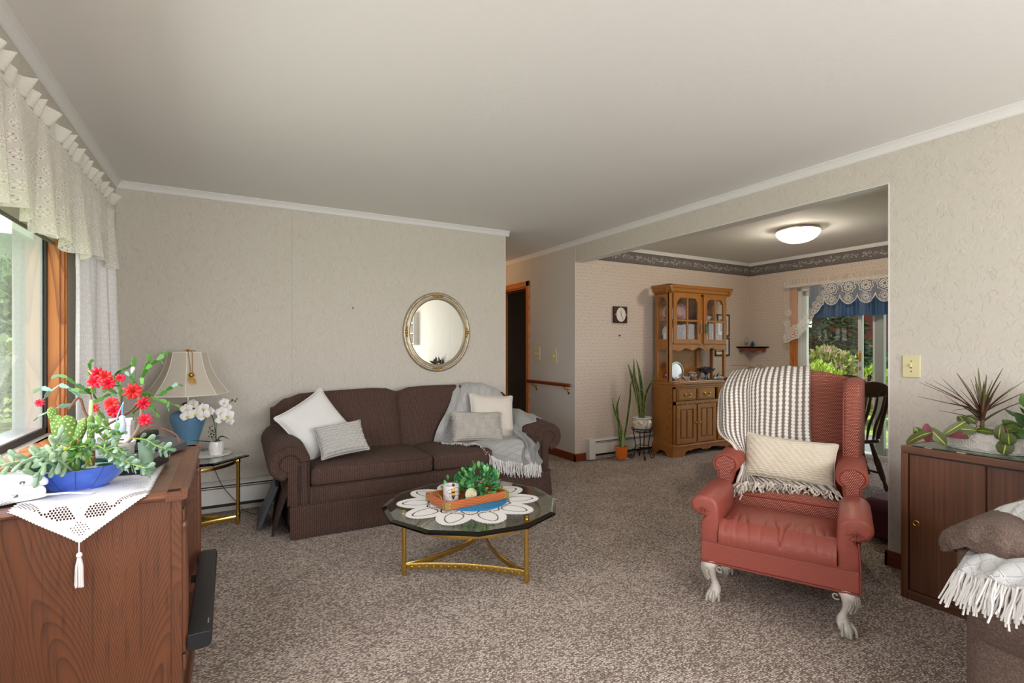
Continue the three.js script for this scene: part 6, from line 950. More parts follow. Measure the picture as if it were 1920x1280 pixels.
{ // oval planter with a scalloped fan relief
  const p = thing('oval_planter', 'white oval planter with an embossed fan pattern on the walnut cabinet', 'planter', [3.135, CT, 0.975], 0);
  const fan = (x, y) => { let m = 0; for (const [ox, oy] of [[0, 0], [0.5, 0.5]]) { const gx = ((x + ox) % 1) - 0.5, gy = ((y + oy) % 1), r = Math.hypot(gx * 1.05, gy), a = Math.atan2(gx, gy + 0.0001); if (Math.abs(a) < 1.15 && r < 0.95) { const ray = Math.abs(((a * 4.2 + 20) % 1) - 0.5) * 2, v = 0.35 + 0.65 * smooth(ray, 0.2, 0.7) * smooth(r, 0.05, 0.25); m = Math.max(m, v * (1 - smooth(r, 0.88, 0.95)) + 0.9 * smooth(r, 0.8, 0.88) * (1 - smooth(r, 0.9, 0.95))); } } return m; };
  const fb = gtex(256, 128, (x, y) => fan(x * 2 % 1, y), { repeat: [9, 1.6] });
  const prof = spline([[0.88, 0], [0.96, 0.004], [1.0, 0.03], [1.0, 0.08], [0.98, 0.094]], 20);
  const g = sheet((s, t) => { const i = t * (prof.length - 1), k = Math.min(prof.length - 2, Math.floor(i)), q = mix3([...prof[k], 0], [...prof[k + 1], 0], i - k), a = s * 6.2832, f = fan((s * 18) % 1, (t * 2.2) % 1) * 0.004 * smooth(t, 0.06, 0.12) * (1 - smooth(t, 0.88, 0.94)); return V3(-(0.088 * q[0] + f) * Math.sin(a), q[1], -(0.152 * q[0] + f) * Math.cos(a)); }, 420, 70);
  const wh = std({ color: hex('#dcd9d1'), roughness: 0.65, side: THREE.DoubleSide }); part(p, 'pot', merge([g, lathe([[0, 0.001], [0.88, 0.001]], 48).scale(0.088, 1, 0.152)]), wh);
  part(p, 'rim', [...Array(1)].map(() => tube([...Array(40).keys()].map((i) => [0.087 * Math.cos(i / 40 * 6.283), 0.094, 0.15 * Math.sin(i / 40 * 6.283)]), 0.0045, 120, 8, true)), wh); part(p, 'soil', cyl(1, 1, 0.006, 0, 0, 0, 40).scale(0.082, 1, 0.145).translate(0, 0.082, 0), soilMat);
}
{ // dracaena
  const t = thing('dracaena', 'spiky dracaena with narrow dark red edged leaves growing in the white oval planter', 'plant'); seed = 121;
  const dm = [[58, 66, 40], [72, 82, 44], [84, 60, 48]].map((c) => std({ map: ctex(64, 16, (x) => { const e = Math.abs(x - 0.5) * 2; return e > 0.72 ? [98, 50, 48] : mix3([c[0] + 26, c[1] + 34, c[2] + 4], c, smooth(e, 0, 0.6)); }), roughness: 0.45 }));
  const B = P(3.12, 0.86, 0.985), H = P(3.115, 0.955, 0.985);
  part(t, 'trunk', rod(B, H, 0.009, 0.008, 10), std({ color: hex('#6b5a44'), roughness: 0.9 }));
  [[2.887, 1.095, 1.145], [2.903, 1.025, 1.16], [2.949, 1.093, 1.145], [3.0, 1.099, 1.13], [3.0, 1.112, 1.097], [3.0, 0.956, 1.11], [2.893, 0.973, 1.018], [3.01, 1.138, 1.043], [3.1, 1.136, 1.073], [3.1, 1.111, 1.022], [3.18, 1.163, 1.02], [3.05, 1.136, 0.948], [3.19, 1.164, 0.932], [3.105, 1.108, 0.944], [3.2, 1.102, 0.943], [3.192, 1.094, 0.963], [3.176, 1.108, 0.856], [3.231, 1.053, 0.868], [3.253, 1.015, 0.868], [3.034, 1.029, 1.1], [3.091, 1.057, 1.059], [3.05, 1.104, 0.957], [3.162, 1.122, 1.026], [3.164, 1.079, 0.889], [3.013, 1.008, 1.073], [3.139, 1.042, 0.9], [2.98, 1.06, 0.9], [3.24, 1.08, 1.05], [2.96, 1.0, 1.06], [3.22, 0.98, 1.08]].forEach((q, i) => {
    const e = P(...q), s = H.clone().lerp(B, rr(0, 0.55)), d = e.clone().sub(s), L = d.length(), m = s.clone().lerp(e, 0.5).add(V3(0, L * rr(0.02, 0.1), 0)), side = d.clone().cross(V3(0, 1, 0)).normalize().add(V3(0, rr(-0.3, 0.3), 0));
    part(t, 'leaf', blade([s, s.clone().lerp(m, 0.5).add(V3(0, L * 0.02, 0)), m, e], (q2) => 0.0082 * Math.pow(1 - q2, 0.55) * (0.55 + 0.45 * smooth(q2, 0, 0.12)), 12, 0.35, side), dm[i % 3]);
  });
}
const prayerTop = canvasTex(256, 512, (g, w, h) => { // dark leaf, lime midrib, pale side veins
  g.fillStyle = '#3e4a24'; g.fillRect(0, 0, w, h); g.strokeStyle = '#7d9a3c'; for (let i = 0; i < 15; i++) for (const s of [-1, 1]) { const y = 20 + i * 34; g.lineWidth = 12; g.strokeStyle = '#566b2c'; g.beginPath(); g.moveTo(w / 2, y); g.quadraticCurveTo(w / 2 + s * 70, y + 22, w / 2 + s * 126, y + 78); g.stroke(); g.lineWidth = 3; g.strokeStyle = '#8a4a40'; g.beginPath(); g.moveTo(w / 2, y + 16); g.quadraticCurveTo(w / 2 + s * 70, y + 38, w / 2 + s * 126, y + 94); g.stroke(); }
  g.fillStyle = '#b9cf3f'; g.beginPath(); g.moveTo(w / 2, 0); for (let i = 0; i <= 26; i++) g.lineTo(w / 2 + (i % 2 ? 22 : 9) * (1 - i / 34), i * h / 27); for (let i = 26; i >= 0; i--) g.lineTo(w / 2 - (i % 2 ? 9 : 22) * (1 - i / 34), i * h / 27); g.fill();
});
{
  const t = thing('prayer_plant', 'prayer plant with oval dark leaves and lime green midribs spilling from the white oval planter', 'plant'); seed = 131;
  const top = std({ map: prayerTop, roughness: 0.5 }), red = std({ color: hex('#6d3038'), roughness: 0.6 }), lime = std({ map: prayerTop, color: hex('#d8f0a0'), roughness: 0.5 }), st = std({ color: hex('#8a6a4a'), roughness: 0.7 });
  const oval = (L, W) => blade([V3(0, 0, 0), V3(0, L * 0.33, L * 0.05), V3(0, L * 0.7, L * 0.04), V3(0, L, -L * 0.04)], (q) => W * Math.sin(Math.PI * Math.min(1, 0.05 + 0.95 * q)) ** 0.62, 14, 0.18, V3(1, 0, 0), 0.002);
  // base point, tip point, facing, half width, material
  const toCam = (p) => P(0, 1.259, 0).sub(p).normalize();
  for (const [a, b, w, m, tilt] of [[[2.792, 0.806, 1.155], [2.815, 0.872, 1.07], 0.027, 0, 0.6], [[2.86, 0.83, 1.12], [2.82, 0.885, 1.135], 0.022, 2, 0.2], [[2.86, 0.82, 1.1], [2.85, 0.905, 1.1], 0.02, 1, 0.1], [[2.865, 0.885, 1.1], [2.905, 0.806, 1.045], 0.024, 0, 0.2], [[2.91, 0.85, 1.06], [2.985, 0.92, 1.0], 0.018, 0, 0.1], [[2.92, 0.85, 1.05], [2.99, 0.846, 0.99], 0.024, 1, 0.5], [[3.03, 0.874, 0.98], [2.965, 0.878, 1.06], 0.03, 0, 0.3], [[3.04, 0.87, 0.92], [3.05, 0.875, 0.985], 0.017, 2, 0.4], [[3.05, 0.908, 0.9], [3.045, 0.842, 0.905], 0.02, 0, 0.1], [[3.06, 0.89, 0.89], [3.075, 0.9, 0.84], 0.022, 2, 0.4], [[3.035, 0.88, 0.87], [3.03, 0.825, 0.865], 0.026, 2, 0.2], [[3.04, 0.85, 0.875], [3.03, 0.778, 0.885], 0.03, 0, 0.0], [[3.13, 0.9, 0.86], [3.16, 0.96, 0.82], 0.022, 0, 0.3], [[3.1, 0.9, 1.0], [3.08, 0.935, 1.03], 0.02, 2, 0.4], [[3.15, 0.87, 1.05], [3.2, 0.92, 1.1], 0.022, 0, 0.4]]) {
    const A = P(...a), Bq = P(...b), d = Bq.clone().sub(A), L = d.length(), z = toCam(A).lerp(V3(0, 1, 0), tilt).normalize(), y = d.clone().normalize(), x = y.clone().cross(z).normalize(); z.crossVectors(x, y);
    const f = part(t, 'leaf', oval(L, w), [top, red, lime][m]); f.position.copy(A); f.quaternion.setFromRotationMatrix(new THREE.Matrix4().makeBasis(x, y, z));
    const root = P(3.11, 0.856, Math.min(1.08, Math.max(0.9, a[2]))); part(t, 'stem', tube([root, root.clone().lerp(A, 0.5).add(V3(-0.01, a[0] < 2.9 ? -0.02 : 0.03, 0)), A], 0.0022, 16, 6), st);
  }
}
{ // terracotta pot with a pink begonia at the near end
  const t = thing('terracotta_pot', 'small terracotta pot standing at the right edge of the walnut cabinet', 'pot', [3.12, CT, 0.735]);
  part(t, 'pot', lathe([[0, 0], [0.05, 0], [0.062, 0.085], [0.068, 0.086], [0.07, 0.11], [0.063, 0.11], [0.058, 0.085]], 36), std({ color: hex('#b0654a'), roughness: 0.85, side: THREE.DoubleSide })); part(t, 'soil', cyl(0.06, 0.058, 0.006, 0, 0.09, 0), soilMat);
  const b = thing('flowering_plant', 'leafy plant with pink blossoms in the terracotta pot', 'plant', [3.12, CT + 0.09, 0.735]); seed = 141;
  bush(b, 0, { n: 46, rx: 0.12, ry: 0.17, rz: 0.12, leaf: ovate, mats: ['#2f4a26', '#4a6a30', '#39552c'].map((c) => std({ color: hex(c), roughness: 0.5 })), len: 0.075, stems: 9, base: 0.01 });
  for (let i = 0; i < 8; i++) { const a = i * 2.4; part(b, 'blossom', merge([...Array(5)].map((_, k) => sph(0.014, 0.014 * Math.cos(k * 1.257), 0, 0.014 * Math.sin(k * 1.257), 1, 0.5, 1, 8))).translate(0.09 * Math.cos(a), 0.15 + 0.02 * (i % 3), 0.09 * Math.sin(a)), std({ color: hex('#e0a0a0'), roughness: 0.6 })); }
}
{ // recliner in the near right corner
  const cd = (bump) => (g, w, h) => { g.fillStyle = bump ? '#606060' : '#5d4c43'; g.fillRect(0, 0, w, h); seed = 151; for (let j = 0; j < 44; j++) for (let i = 0; i < 30; i++) { const v = rr(0.6, 1.15); g.fillStyle = bump ? `rgb(${200 * v},${200 * v},${200 * v})` : `rgb(${112 * v},${92 * v},${80 * v})`; g.beginPath(); g.ellipse((i + (j % 2) * 0.5) * w / 30, j * h / 44, w / 75, h / 130, 0.5, 0, 7); g.fill(); } };
  const chen = std({ map: canvasTex(512, 512, cd(false), { repeat: [6, 6] }), bumpMap: canvasTex(512, 512, cd(true), { srgb: false, repeat: [6, 6] }), bumpScale: 0.002, roughness: 0.95 });
  const r = thing('recliner', 'brown chenille recliner with a padded arm in the near right corner of the room', 'armchair');
  part(r, 'arm', uvm(box(0.72, 0.56, 0.14, 2.37, 0.33, -0.61, 0.03, 3)), chen);
  part(r, 'arm_pad', uvm(smoothed(sheet((s, t) => { const u = lerp(1.955, 2.73, s), f = 1 - smooth(s, 0, 0.12), a = lerp(-0.35, Math.PI + 0.35, t), w = 0.1 - 0.012 * Math.sin(s * 90) * f; return P(u - 0.02 * Math.sin(a) * f, 0.635 + 0.08 * Math.sin(a) * (1 - 0.55 * smooth(f, 0.4, 1)) + 0.006 * Math.sin(t * 34) * f, 0.615 - w * Math.cos(a)); }, 60, 36, 0.03), 60)), chen);
  part(r, 'arm_front', uvm(box(0.05, 0.2, 0.15, 1.995, 0.55, -0.613, 0.02, 3)), chen);
  part(r, 'seat_cushion', uvm(cushion(0.75, 0.14, 0.62, { crown: 0.03, r: 0.05 }).translate(2.32, 0.42, -0.22)), chen);
  part(r, 'footrest', uvm(smoothed(sheet((s, t) => { const v = lerp(-0.08, 0.635, s), e = Math.pow(1 - Math.abs(2 * s - 1) ** 7, 0.4), a = t; let x, y; if (a < 0.5) { const q = a / 0.5; y = lerp(0.07, 0.4, q); x = 1.925 - 0.035 * Math.sin(q * Math.PI) * e; } else { const q = (a - 0.5) / 0.5, b = q * Math.PI * 0.62; y = 0.4 + 0.15 * Math.sin(b) * (0.9 + 0.1 * e); x = 1.925 - 0.055 * Math.sin(q * Math.PI) * e + 0.12 * q * q; } return P(x + 0.03 * (1 - e), y, v - 0.0); }, 60, 60, 0.03), 60)), chen);
  part(r, 'footrest_side', uvm(box(0.16, 0.44, 0.03, 2.02, 0.3, -0.615, 0.012, 2)), chen); part(r, 'base', box(0.75, 0.1, 0.62, 2.36, 0.05, -0.22, 0.01), MAT.black); part(r, 'backrest', uvm(box(0.2, 0.75, 0.7, 2.8, 0.62, -0.27, 0.07, 4)), chen);
  part(r, 'arm', uvm(box(0.72, 0.56, 0.14, 2.37, 0.33, 0.17, 0.03, 3)), chen);
  const t = thing('recliner_throw', 'white knitted throw with long fringe and a paper tag lying over the recliner', 'throw');
  const rows = [[[2.45, 0.72, 0.66], [2.45, 0.735, 0.6], [2.45, 0.7, 0.5], [2.5, 0.62, 0.4], [2.5, 0.62, 0.25]], [[2.2, 0.71, 0.67], [2.2, 0.735, 0.625], [2.21, 0.755, 0.58], [2.2, 0.78, 0.5], [2.2, 0.78, 0.35]], [[2.08, 0.64, 0.645], [2.07, 0.65, 0.6], [2.05, 0.665, 0.56], [2.02, 0.69, 0.5], [1.99, 0.7, 0.4]], [[1.96, 0.63, 0.655], [1.95, 0.645, 0.615], [1.92, 0.655, 0.562], [1.885, 0.665, 0.491], [1.86, 0.67, 0.4]], [[1.862, 0.6, 0.652], [1.845, 0.61, 0.61], [1.826, 0.618, 0.564], [1.806, 0.63, 0.498], [1.796, 0.63, 0.4]]].map(pv);
  const G = grid(rows), f = (s, q) => G(s, q).add(V3(0, 0.007 * Math.sin(s * 17 + q * 12) * smooth(q, 0.2, 0.6), 0.004 * Math.sin(s * 30)));
  const tm = std({ color: hex('#dcdcdc'), bumpMap: again(throwBump, 1.2, 1.6), bumpScale: 0.006, roughness: 1 }); part(t, 'cloth', sheet(f, 60, 60, 0.007), tm);
  seed = 161; const fr = []; for (let i = 0; i <= 130; i++) { const s = i / 130, p = f(s, rr(0.93, 1)), left = 1 - smooth(s, 0.0, 0.45); fr.push([p.add(V3(0, 0.003, 0)), V3(-0.55 + 0.2 * left, -0.75 - 0.3 * left, -0.22 * left)]); } part(t, 'fringe', fringe(fr, 0.105, 0.0026, 0.16), MAT.cotton);
  const tagm = canvasTex(128, 128, (g, w, h) => { g.fillStyle = '#e6e6ea'; g.fillRect(0, 0, w, h); g.fillStyle = '#9a9aa4'; for (let i = 0; i < 7; i++) g.fillRect(14, 40 + i * 11, 60 + (i * 37) % 40, 3); });
  const tg = part(t, 'care_tag', sheet((s, q) => P(2.03 - 0.02 * q + 0.004 * Math.sin(s * 3), 0.705 - 0.058 * q, 0.625 - 0.05 * s - 0.012 * q), 8, 8, 0.0006), std({ map: tagm, roughness: 0.8 }), 'white printed care tag');
}
// ---------------------------------------------------------------- plates, handrail
function plate(label, u, h, v, w, hh, holes) {
  const p = thing('switch_plate', label, 'switch', [u, h, v], -Math.PI / 2);
  part(p, 'plate', box(w, hh, 0.007, 0, 0, 0.0035, 0.003, 2), MAT.ivory);
  for (const [x, y, kind] of holes) part(p, kind === 's' ? 'screw' : 'toggle', kind === 's' ? cyl(0.0032, 0.0032, 0.002, 0, 0, 0, 12).rotateX(Math.PI / 2).translate(x, y, 0.007) : box(0.007, 0.02, 0.014, x, y, 0.01, 0.002).rotateX(kind === 'u' ? 0.0 : 0), kind === 's' ? MAT.hole : MAT.ivory);
  return p;
}
const rp = plate('large ivory switch plate on the wall beside the walnut cabinet', UR - 0.0005, 1.157, 1.355, 0.085, 0.126, [[0, 0.029, 's'], [0, -0.029, 's'], [0, 0.004, 't']]); part(rp, 'slot', box(0.008, 0.022, 0.0012, 0, 0.0, 0.0068, 0), MAT.hole);
plate('ivory double switch plate nearest the hall door', UR - 0.0005, 1.19, 5.282, 0.125, 0.165, [[-0.023, 0.03, 's'], [0.023, 0.03, 's'], [-0.023, -0.03, 's'], [0.023, -0.03, 's'], [-0.023, 0, 't'], [0.023, 0, 't']]);
plate('tall ivory switch plate on the hall wall nearest the dining room', UR - 0.0005, 1.165, 4.912, 0.105, 0.165, [[0, 0.045, 's'], [0, -0.045, 's'], [0, 0, 't']]);
{
  const r = thing('handrail', 'short brown wooden handrail on two brass brackets on the hall wall', 'handrail');
  part(r, 'rail', uvm(ext(spline([[0.02, 0], [0.014, 0.014], [0, 0.02], [-0.014, 0.014], [-0.02, 0], [-0.014, -0.016], [0, -0.018], [0.014, -0.016]], 30, true), 0.93, 0.006, 2).translate(UR - 0.062, 0.845, -5.46), 'z'), MAT.baseWood);
  for (const v of [4.62, 5.3]) part(r, 'bracket', [tube([P(UR, 0.765, v), P(UR - 0.025, 0.79, v), P(UR - 0.055, 0.8, v), P(UR - 0.062, 0.828, v)], 0.007, 20, 8), wspan(UR - 0.004, UR, 0.735, 0.795, v - 0.016, v + 0.016, 0.002), wspan(UR - 0.08, UR - 0.044, 0.824, 0.829, v - 0.02, v + 0.02, 0.001)], MAT.brass);
}
{ // white wall shelf, seen in the mirror
  const s = thing('wall_shelf', 'white open wall shelf with three levels, seen in the oval mirror', 'shelf'), v0 = -1.3, v1 = -0.88;
  part(s, 'side', wspan(UR - 0.11, UR, 1.32, 1.98, v0, v0 + 0.015), MAT.white); part(s, 'side', wspan(UR - 0.11, UR, 1.32, 1.98, v1 - 0.015, v1), MAT.white); for (const h of [1.34, 1.55, 1.76, 1.965]) part(s, 'board', wspan(UR - 0.11, UR, h, h + 0.015, v0 + 0.015, v1 - 0.015), MAT.white);
}
// ---------------------------------------------------------------- china hutch
const oak = woodTex([184, 122, 52], [164, 102, 38], [108, 62, 20], { freq: 120, z0: 0.07, tilt: 0.07, k: 5, pores: 0.8 });
MAT.oak = phy({ map: oak, roughness: 0.4, clearcoat: 0.25, clearcoatRoughness: 0.35 });
const oakG = (g, ax = 'y', o = 0) => uvm(Array.isArray(g) ? merge(g) : g, ax, o, o * 1.7);
const glassClear = phy({ color: 0xffffff, transmission: 1, thickness: 0.004, roughness: 0.02, ior: 1.5 }), silver = phy({ color: hex('#c9c9c6'), metalness: 1, roughness: 0.2 });
const HU = { u0: 4.44, u1: 5.52, vf: 4.11, vb: 4.43, up: 4.2 };
{
  const h = thing('china_hutch', 'honey oak china hutch with glass doors above drawers and panelled doors', 'hutch'), { u0, u1, vf, vb, up } = HU;
  part(h, 'side', oakG(wspan(u0, u0 + 0.02, 0.1, 0.81, vf + 0.01, vb))); part(h, 'side', oakG(wspan(u1 - 0.02, u1, 0.1, 0.81, vf + 0.01, vb), 'y', 0.3));
  const out = (w) => { const s = [[0, 0.12], [0, 0.1], [0.0, 0.0], [0.03, 0], [w * 0.13, 0.0], [w * 0.17, 0.012], [w * 0.18, 0.045], [w * 0.22, 0.062], [w * 0.26, 0.055], [w * 0.3, 0.07], [w * 0.42, 0.072], [w * 0.45, 0.05], [w * 0.48, 0.06], [w * 0.5, 0.04]]; return s.concat(s.slice(0, -1).reverse().map(([x, y]) => [w - x, y])); };
  part(h, 'base_skirt', oakG(ext(out(u1 - u0 + 0.03), 0.022, 0.003).translate(u0 - 0.015, 0, -vf - 0.012 + 0.0), 'x')); 
  part(h, 'base_skirt', oakG(ext([[0, 0.12], [0, 0], [0.09, 0], [0.12, 0.05], [0.18, 0.06], [0.22, 0.05], [0.27, 0], [0.33, 0], [0.33, 0.12]], 0.02, 0.003).rotateY(Math.PI / 2).translate(u0 - 0.016, 0, -vf + 0.0), 'z')); part(h, 'base_skirt', oakG(ext([[0, 0.12], [0, 0], [0.09, 0], [0.12, 0.05], [0.22, 0.05], [0.25, 0], [0.33, 0], [0.33, 0.12]], 0.02, 0.003).rotateY(Math.PI / 2).translate(u1 - 0.006, 0, -vf), 'z'));
  part(h, 'base_moulding', oakG([moulding(P(u0 - 0.02, 0.115, vf), P(u1 + 0.02, 0.115, vf), V3(0, 0, 1), [[0, 0], [0.022, 0], [0.022, 0.01], [0.01, 0.022], [0, 0.03]]), moulding(P(u0, 0.115, vf - 0.02), P(u0, 0.115, vb), V3(-1, 0, 0), [[0, 0], [0.022, 0], [0.022, 0.01], [0.01, 0.022], [0, 0.03]])], 'x'));
  part(h, 'face_frame', oakG([wspan(u0, u1, 0.12, 0.148, vf, vf + 0.02), wspan(u0, u1, 0.785, 0.81, vf, vf + 0.02), wspan(u0, u1, 0.6, 0.642, vf, vf + 0.02), wspan(u0, u0 + 0.034, 0.12, 0.81, vf, vf + 0.02), wspan(u1 - 0.034, u1, 0.12, 0.81, vf, vf + 0.02), wspan(4.797, 4.818, 0.148, 0.6, vf, vf + 0.02), wspan(5.137, 5.174, 0.148, 0.6, vf, vf + 0.02)], 'x'));
  const dent = []; for (let u = u0 + 0.1; u < u1 - 0.1; u += 0.085) dent.push(wspan(u, u + 0.06, 0.6, 0.611, vf - 0.007, vf, 0.002)); part(h, 'dentil_moulding', oakG([...dent, wspan(u0 + 0.03, u1 - 0.03, 0.611, 0.622, vf - 0.01, vf, 0.003)], 'x'));
  part(h, 'body', oakG([wspan(u0 + 0.02, u1 - 0.02, 0.12, 0.14, vf + 0.02, vb), wspan(u0 + 0.02, u1 - 0.02, 0.1, 0.8, vb - 0.012, vb)], 'x'));
  part(h, 'counter', oakG([wspan(u0 - 0.02, u1 + 0.02, 0.832, 0.86, vf - 0.025, vb, 0.008), wspan(u0 - 0.008, u1 + 0.008, 0.806, 0.834, vf - 0.012, vb, 0.006)], 'x', 0.2));
  const brassM = MAT.brass;
  [[4.485, 4.797], [4.818, 5.125], [5.186, 5.492]].forEach(([a, b], i) => {
    const d = part(h, 'drawer', oakG([wspan(a, b, 0.65, 0.782, vf - 0.014, vf + 0.02, 0.004), wspan(a + 0.016, b - 0.016, 0.664, 0.768, vf - 0.022, vf - 0.01, 0.007)], 'x', 0.13 * i)), m = (a + b) / 2;
    part(d, 'handle', [tube([P(m - 0.042, 0.722, vf - 0.03), P(m - 0.03, 0.7, vf - 0.045), P(m, 0.692, vf - 0.05), P(m + 0.03, 0.7, vf - 0.045), P(m + 0.042, 0.722, vf - 0.03)], 0.0055, 24, 8), ...[-1, 1].map((s) => sph(0.017, m + s * 0.043, 0.722, -vf + 0.026, 1, 1, 0.55, 14))], brassM, 'brass bail handle');
    const A = [4.474, 4.82, 5.176][i], B = [4.796, 5.136, 5.49][i], w = 0.052, e = part(h, 'door', oakG([wspan(A, A + w, 0.15, 0.598, vf - 0.02, vf, 0.004), wspan(B - w, B, 0.15, 0.598, vf - 0.02, vf, 0.004), wspan(A + w, B - w, 0.15, 0.15 + w, vf - 0.02, vf, 0.004), wspan(A + w, B - w, 0.598 - w, 0.598, vf - 0.02, vf, 0.004), wspan(A + w, B - w, 0.19, 0.56, vf - 0.004, vf + 0.004, 0)], 'y', 0.21 * i)), pm = (A + B) / 2;
    for (const s of [-1, 1]) part(e, 'raised_panel', oakG(ext([[0, 0], [0.085, 0], [0.085, 0.32], [0, 0.32]], 0.016, 0.007, 2).translate(pm + (s < 0 ? -0.092 : 0.007), 0.214, -vf + 0.003), 'y', 0.4 + 0.1 * s + i));
    const ku = [B - 0.02, A + 0.022, A + 0.022][i]; part(e, 'knob', [sph(0.0125, ku, 0.385, -vf + 0.036, 1, 1, 1, 16), cyl(0.005, 0.007, 0.02, 0, 0, 0).rotateX(Math.PI / 2).translate(ku, 0.385, -vf + 0.025)], brassM);
  });
  // upper part
  const a = 4.462, b = 5.455, hb = 1.915, arch = (x0, x1, y0, y1, n = 10) => { const r = [[x0, y0], [x1, y0], [x1, y1 - 0.06]]; for (let i = 0; i <= n; i++) { const t = i / n * Math.PI; r.push([(x0 + x1) / 2 + (x1 - x0) / 2 * 0.72 * Math.cos(t), y1 - 0.045 + 0.045 * Math.sin(t)]); } r.push([x0, y1 - 0.06]); return r; };
  const sideFrame = (u) => { const o = shape([[0, 0.86], [0.23, 0.86], [0.23, hb], [0, hb]]); o.holes.push(new THREE.Path(arch(0.042, 0.185, 1.36, 1.86).map(([x, y]) => new THREE.Vector2(x, y))), new THREE.Path([[0.042, 0.9], [0.185, 0.9], [0.185, 1.235], [0.042, 1.235]].map(([x, y]) => new THREE.Vector2(x, y)))); return oakG(ext(o, 0.02, 0.002).rotateY(Math.PI / 2).translate(u, 0, -up), 'y', 0.5); };
  const s1 = part(h, 'side_frame', sideFrame(a)); part(s1, 'side_glass', wspan(a + 0.008, a + 0.011, 1.35, 1.87, up + 0.035, up + 0.19), MAT.pane); const s2 = part(h, 'side_frame', sideFrame(b - 0.02)); part(s2, 'side_glass', wspan(b - 0.011, b - 0.008, 1.35, 1.87, up + 0.035, up + 0.19), MAT.pane);
  part(h, 'upper_back', oakG([wspan(a + 0.02, 5.2, 0.86, hb, vb - 0.01, vb), wspan(5.2, b - 0.02, 1.3, hb, vb - 0.01, vb), wspan(5.16, 5.235, 0.86, 1.3, vb - 0.03, vb - 0.01)], 'y', 0.7)); part(h, 'shelf', [wspan(a + 0.02, b - 0.02, 1.585, 1.6, up + 0.03, vb - 0.01), wspan(a + 0.02, b - 0.02, 1.285, 1.305, up + 0.02, vb - 0.01)].map((g) => oakG(g, 'x'))); part(h, 'upper_top', oakG(wspan(a, b, hb - 0.015, hb, up, vb), 'x'));
  part(h, 'upper_frame', oakG([wspan(a, 4.51, 0.86, hb, up - 0.001, up + 0.022, 0.003), wspan(5.425, b, 0.86, hb, up - 0.001, up + 0.022, 0.003), wspan(4.965, 5.045, 1.29, hb, up, up + 0.022), wspan(a, b, 1.88, hb, up, up + 0.022)], 'y', 0.9));
  const sc = [[a + 0.045, 1.315], [b - 0.03, 1.315], [b - 0.03, 1.225]]; for (let i = 0; i <= 40; i++) { const t = 1 - i / 40; sc.push([lerp(a + 0.045, b - 0.03, t), 1.248 + 0.016 * Math.cos((t - 0.5) * Math.PI * 8) * (Math.abs(t - 0.5) < 0.44 ? 1 : 0.2) - 0.02 * Math.abs(t - 0.5) * 2]); } part(h, 'scalloped_rail', oakG(ext(sc, 0.02, 0.002).translate(0, 0, -up - 0.016), 'x'));
  [[4.516, 4.977, 0], [5.03, 5.442, 1]].forEach(([A, B, i]) => {
    const w = 0.054, yb = 1.308, yt = 1.905, m = (A + B) / 2, g1 = 0.013, my = 1.585, o = shape([[A, yb], [B, yb], [B, yt], [A, yt]]), hole = (pts) => o.holes.push(new THREE.Path(pts.map(([x, y]) => new THREE.Vector2(x, y))));
    const cut = (x0, x1, flip) => { const c = 0.045, q = flip ? [[x0, my + g1], [x1, my + g1], [x1, yt - w], [x0 + c + 0.012, yt - w], [x0 + 0.03, yt - w - 0.012], [x0 + 0.024, yt - w - 0.034], [x0 + 0.006, yt - w - 0.045], [x0, yt - w - 0.07]] : [[x0, my + g1], [x1, my + g1], [x1, yt - w - 0.07], [x1 - 0.006, yt - w - 0.045], [x1 - 0.024, yt - w - 0.034], [x1 - 0.03, yt - w - 0.012], [x1 - c - 0.012, yt - w], [x0, yt - w]]; hole(q); };
    cut(A + w, m - g1, true); cut(m + g1, B - w, false); hole([[A + w, yb + w], [m - g1, yb + w], [m - g1, my - g1], [A + w, my - g1]]); hole([[m + g1, yb + w], [B - w, yb + w], [B - w, my - g1], [m + g1, my - g1]]);
    const d = part(h, 'glass_door', oakG(ext(o, 0.022, 0.003).translate(0, 0, -up), 'y', 1.1 + i)); for (const [x0, x1] of [[A + w - 0.005, m], [m, B - w + 0.005]]) for (const [y0, y1] of [[yb + w - 0.005, my], [my, yt - w + 0.005]]) part(d, 'pane', wspan(x0, x1, y0, y1, up - 0.012, up - 0.009), MAT.pane);
    part(d, 'knob', sph(0.009, i ? A + 0.02 : B - 0.02, 1.6, -up + 0.03, 1, 1, 1, 12), brassM);
  });
  const cp = [[0, 0], [0.012, 0], [0.014, 0.01], [0.03, 0.02], [0.04, 0.05], [0.05, 0.06], [0.055, 0.066], [0.055, 0.085], [0.06, 0.085], [0.06, 0.095], [0, 0.095]]; part(h, 'crown', oakG([moulding(P(a - 0.06, 1.905, up), P(b + 0.06, 1.905, up), V3(0, 0, 1), cp), moulding(P(a, 1.905, up - 0.06), P(a, 1.905, vb), V3(-1, 0, 0), cp), moulding(P(b, 1.905, up - 0.06), P(b, 1.905, vb), V3(1, 0, 0), cp)], 'x'));
}
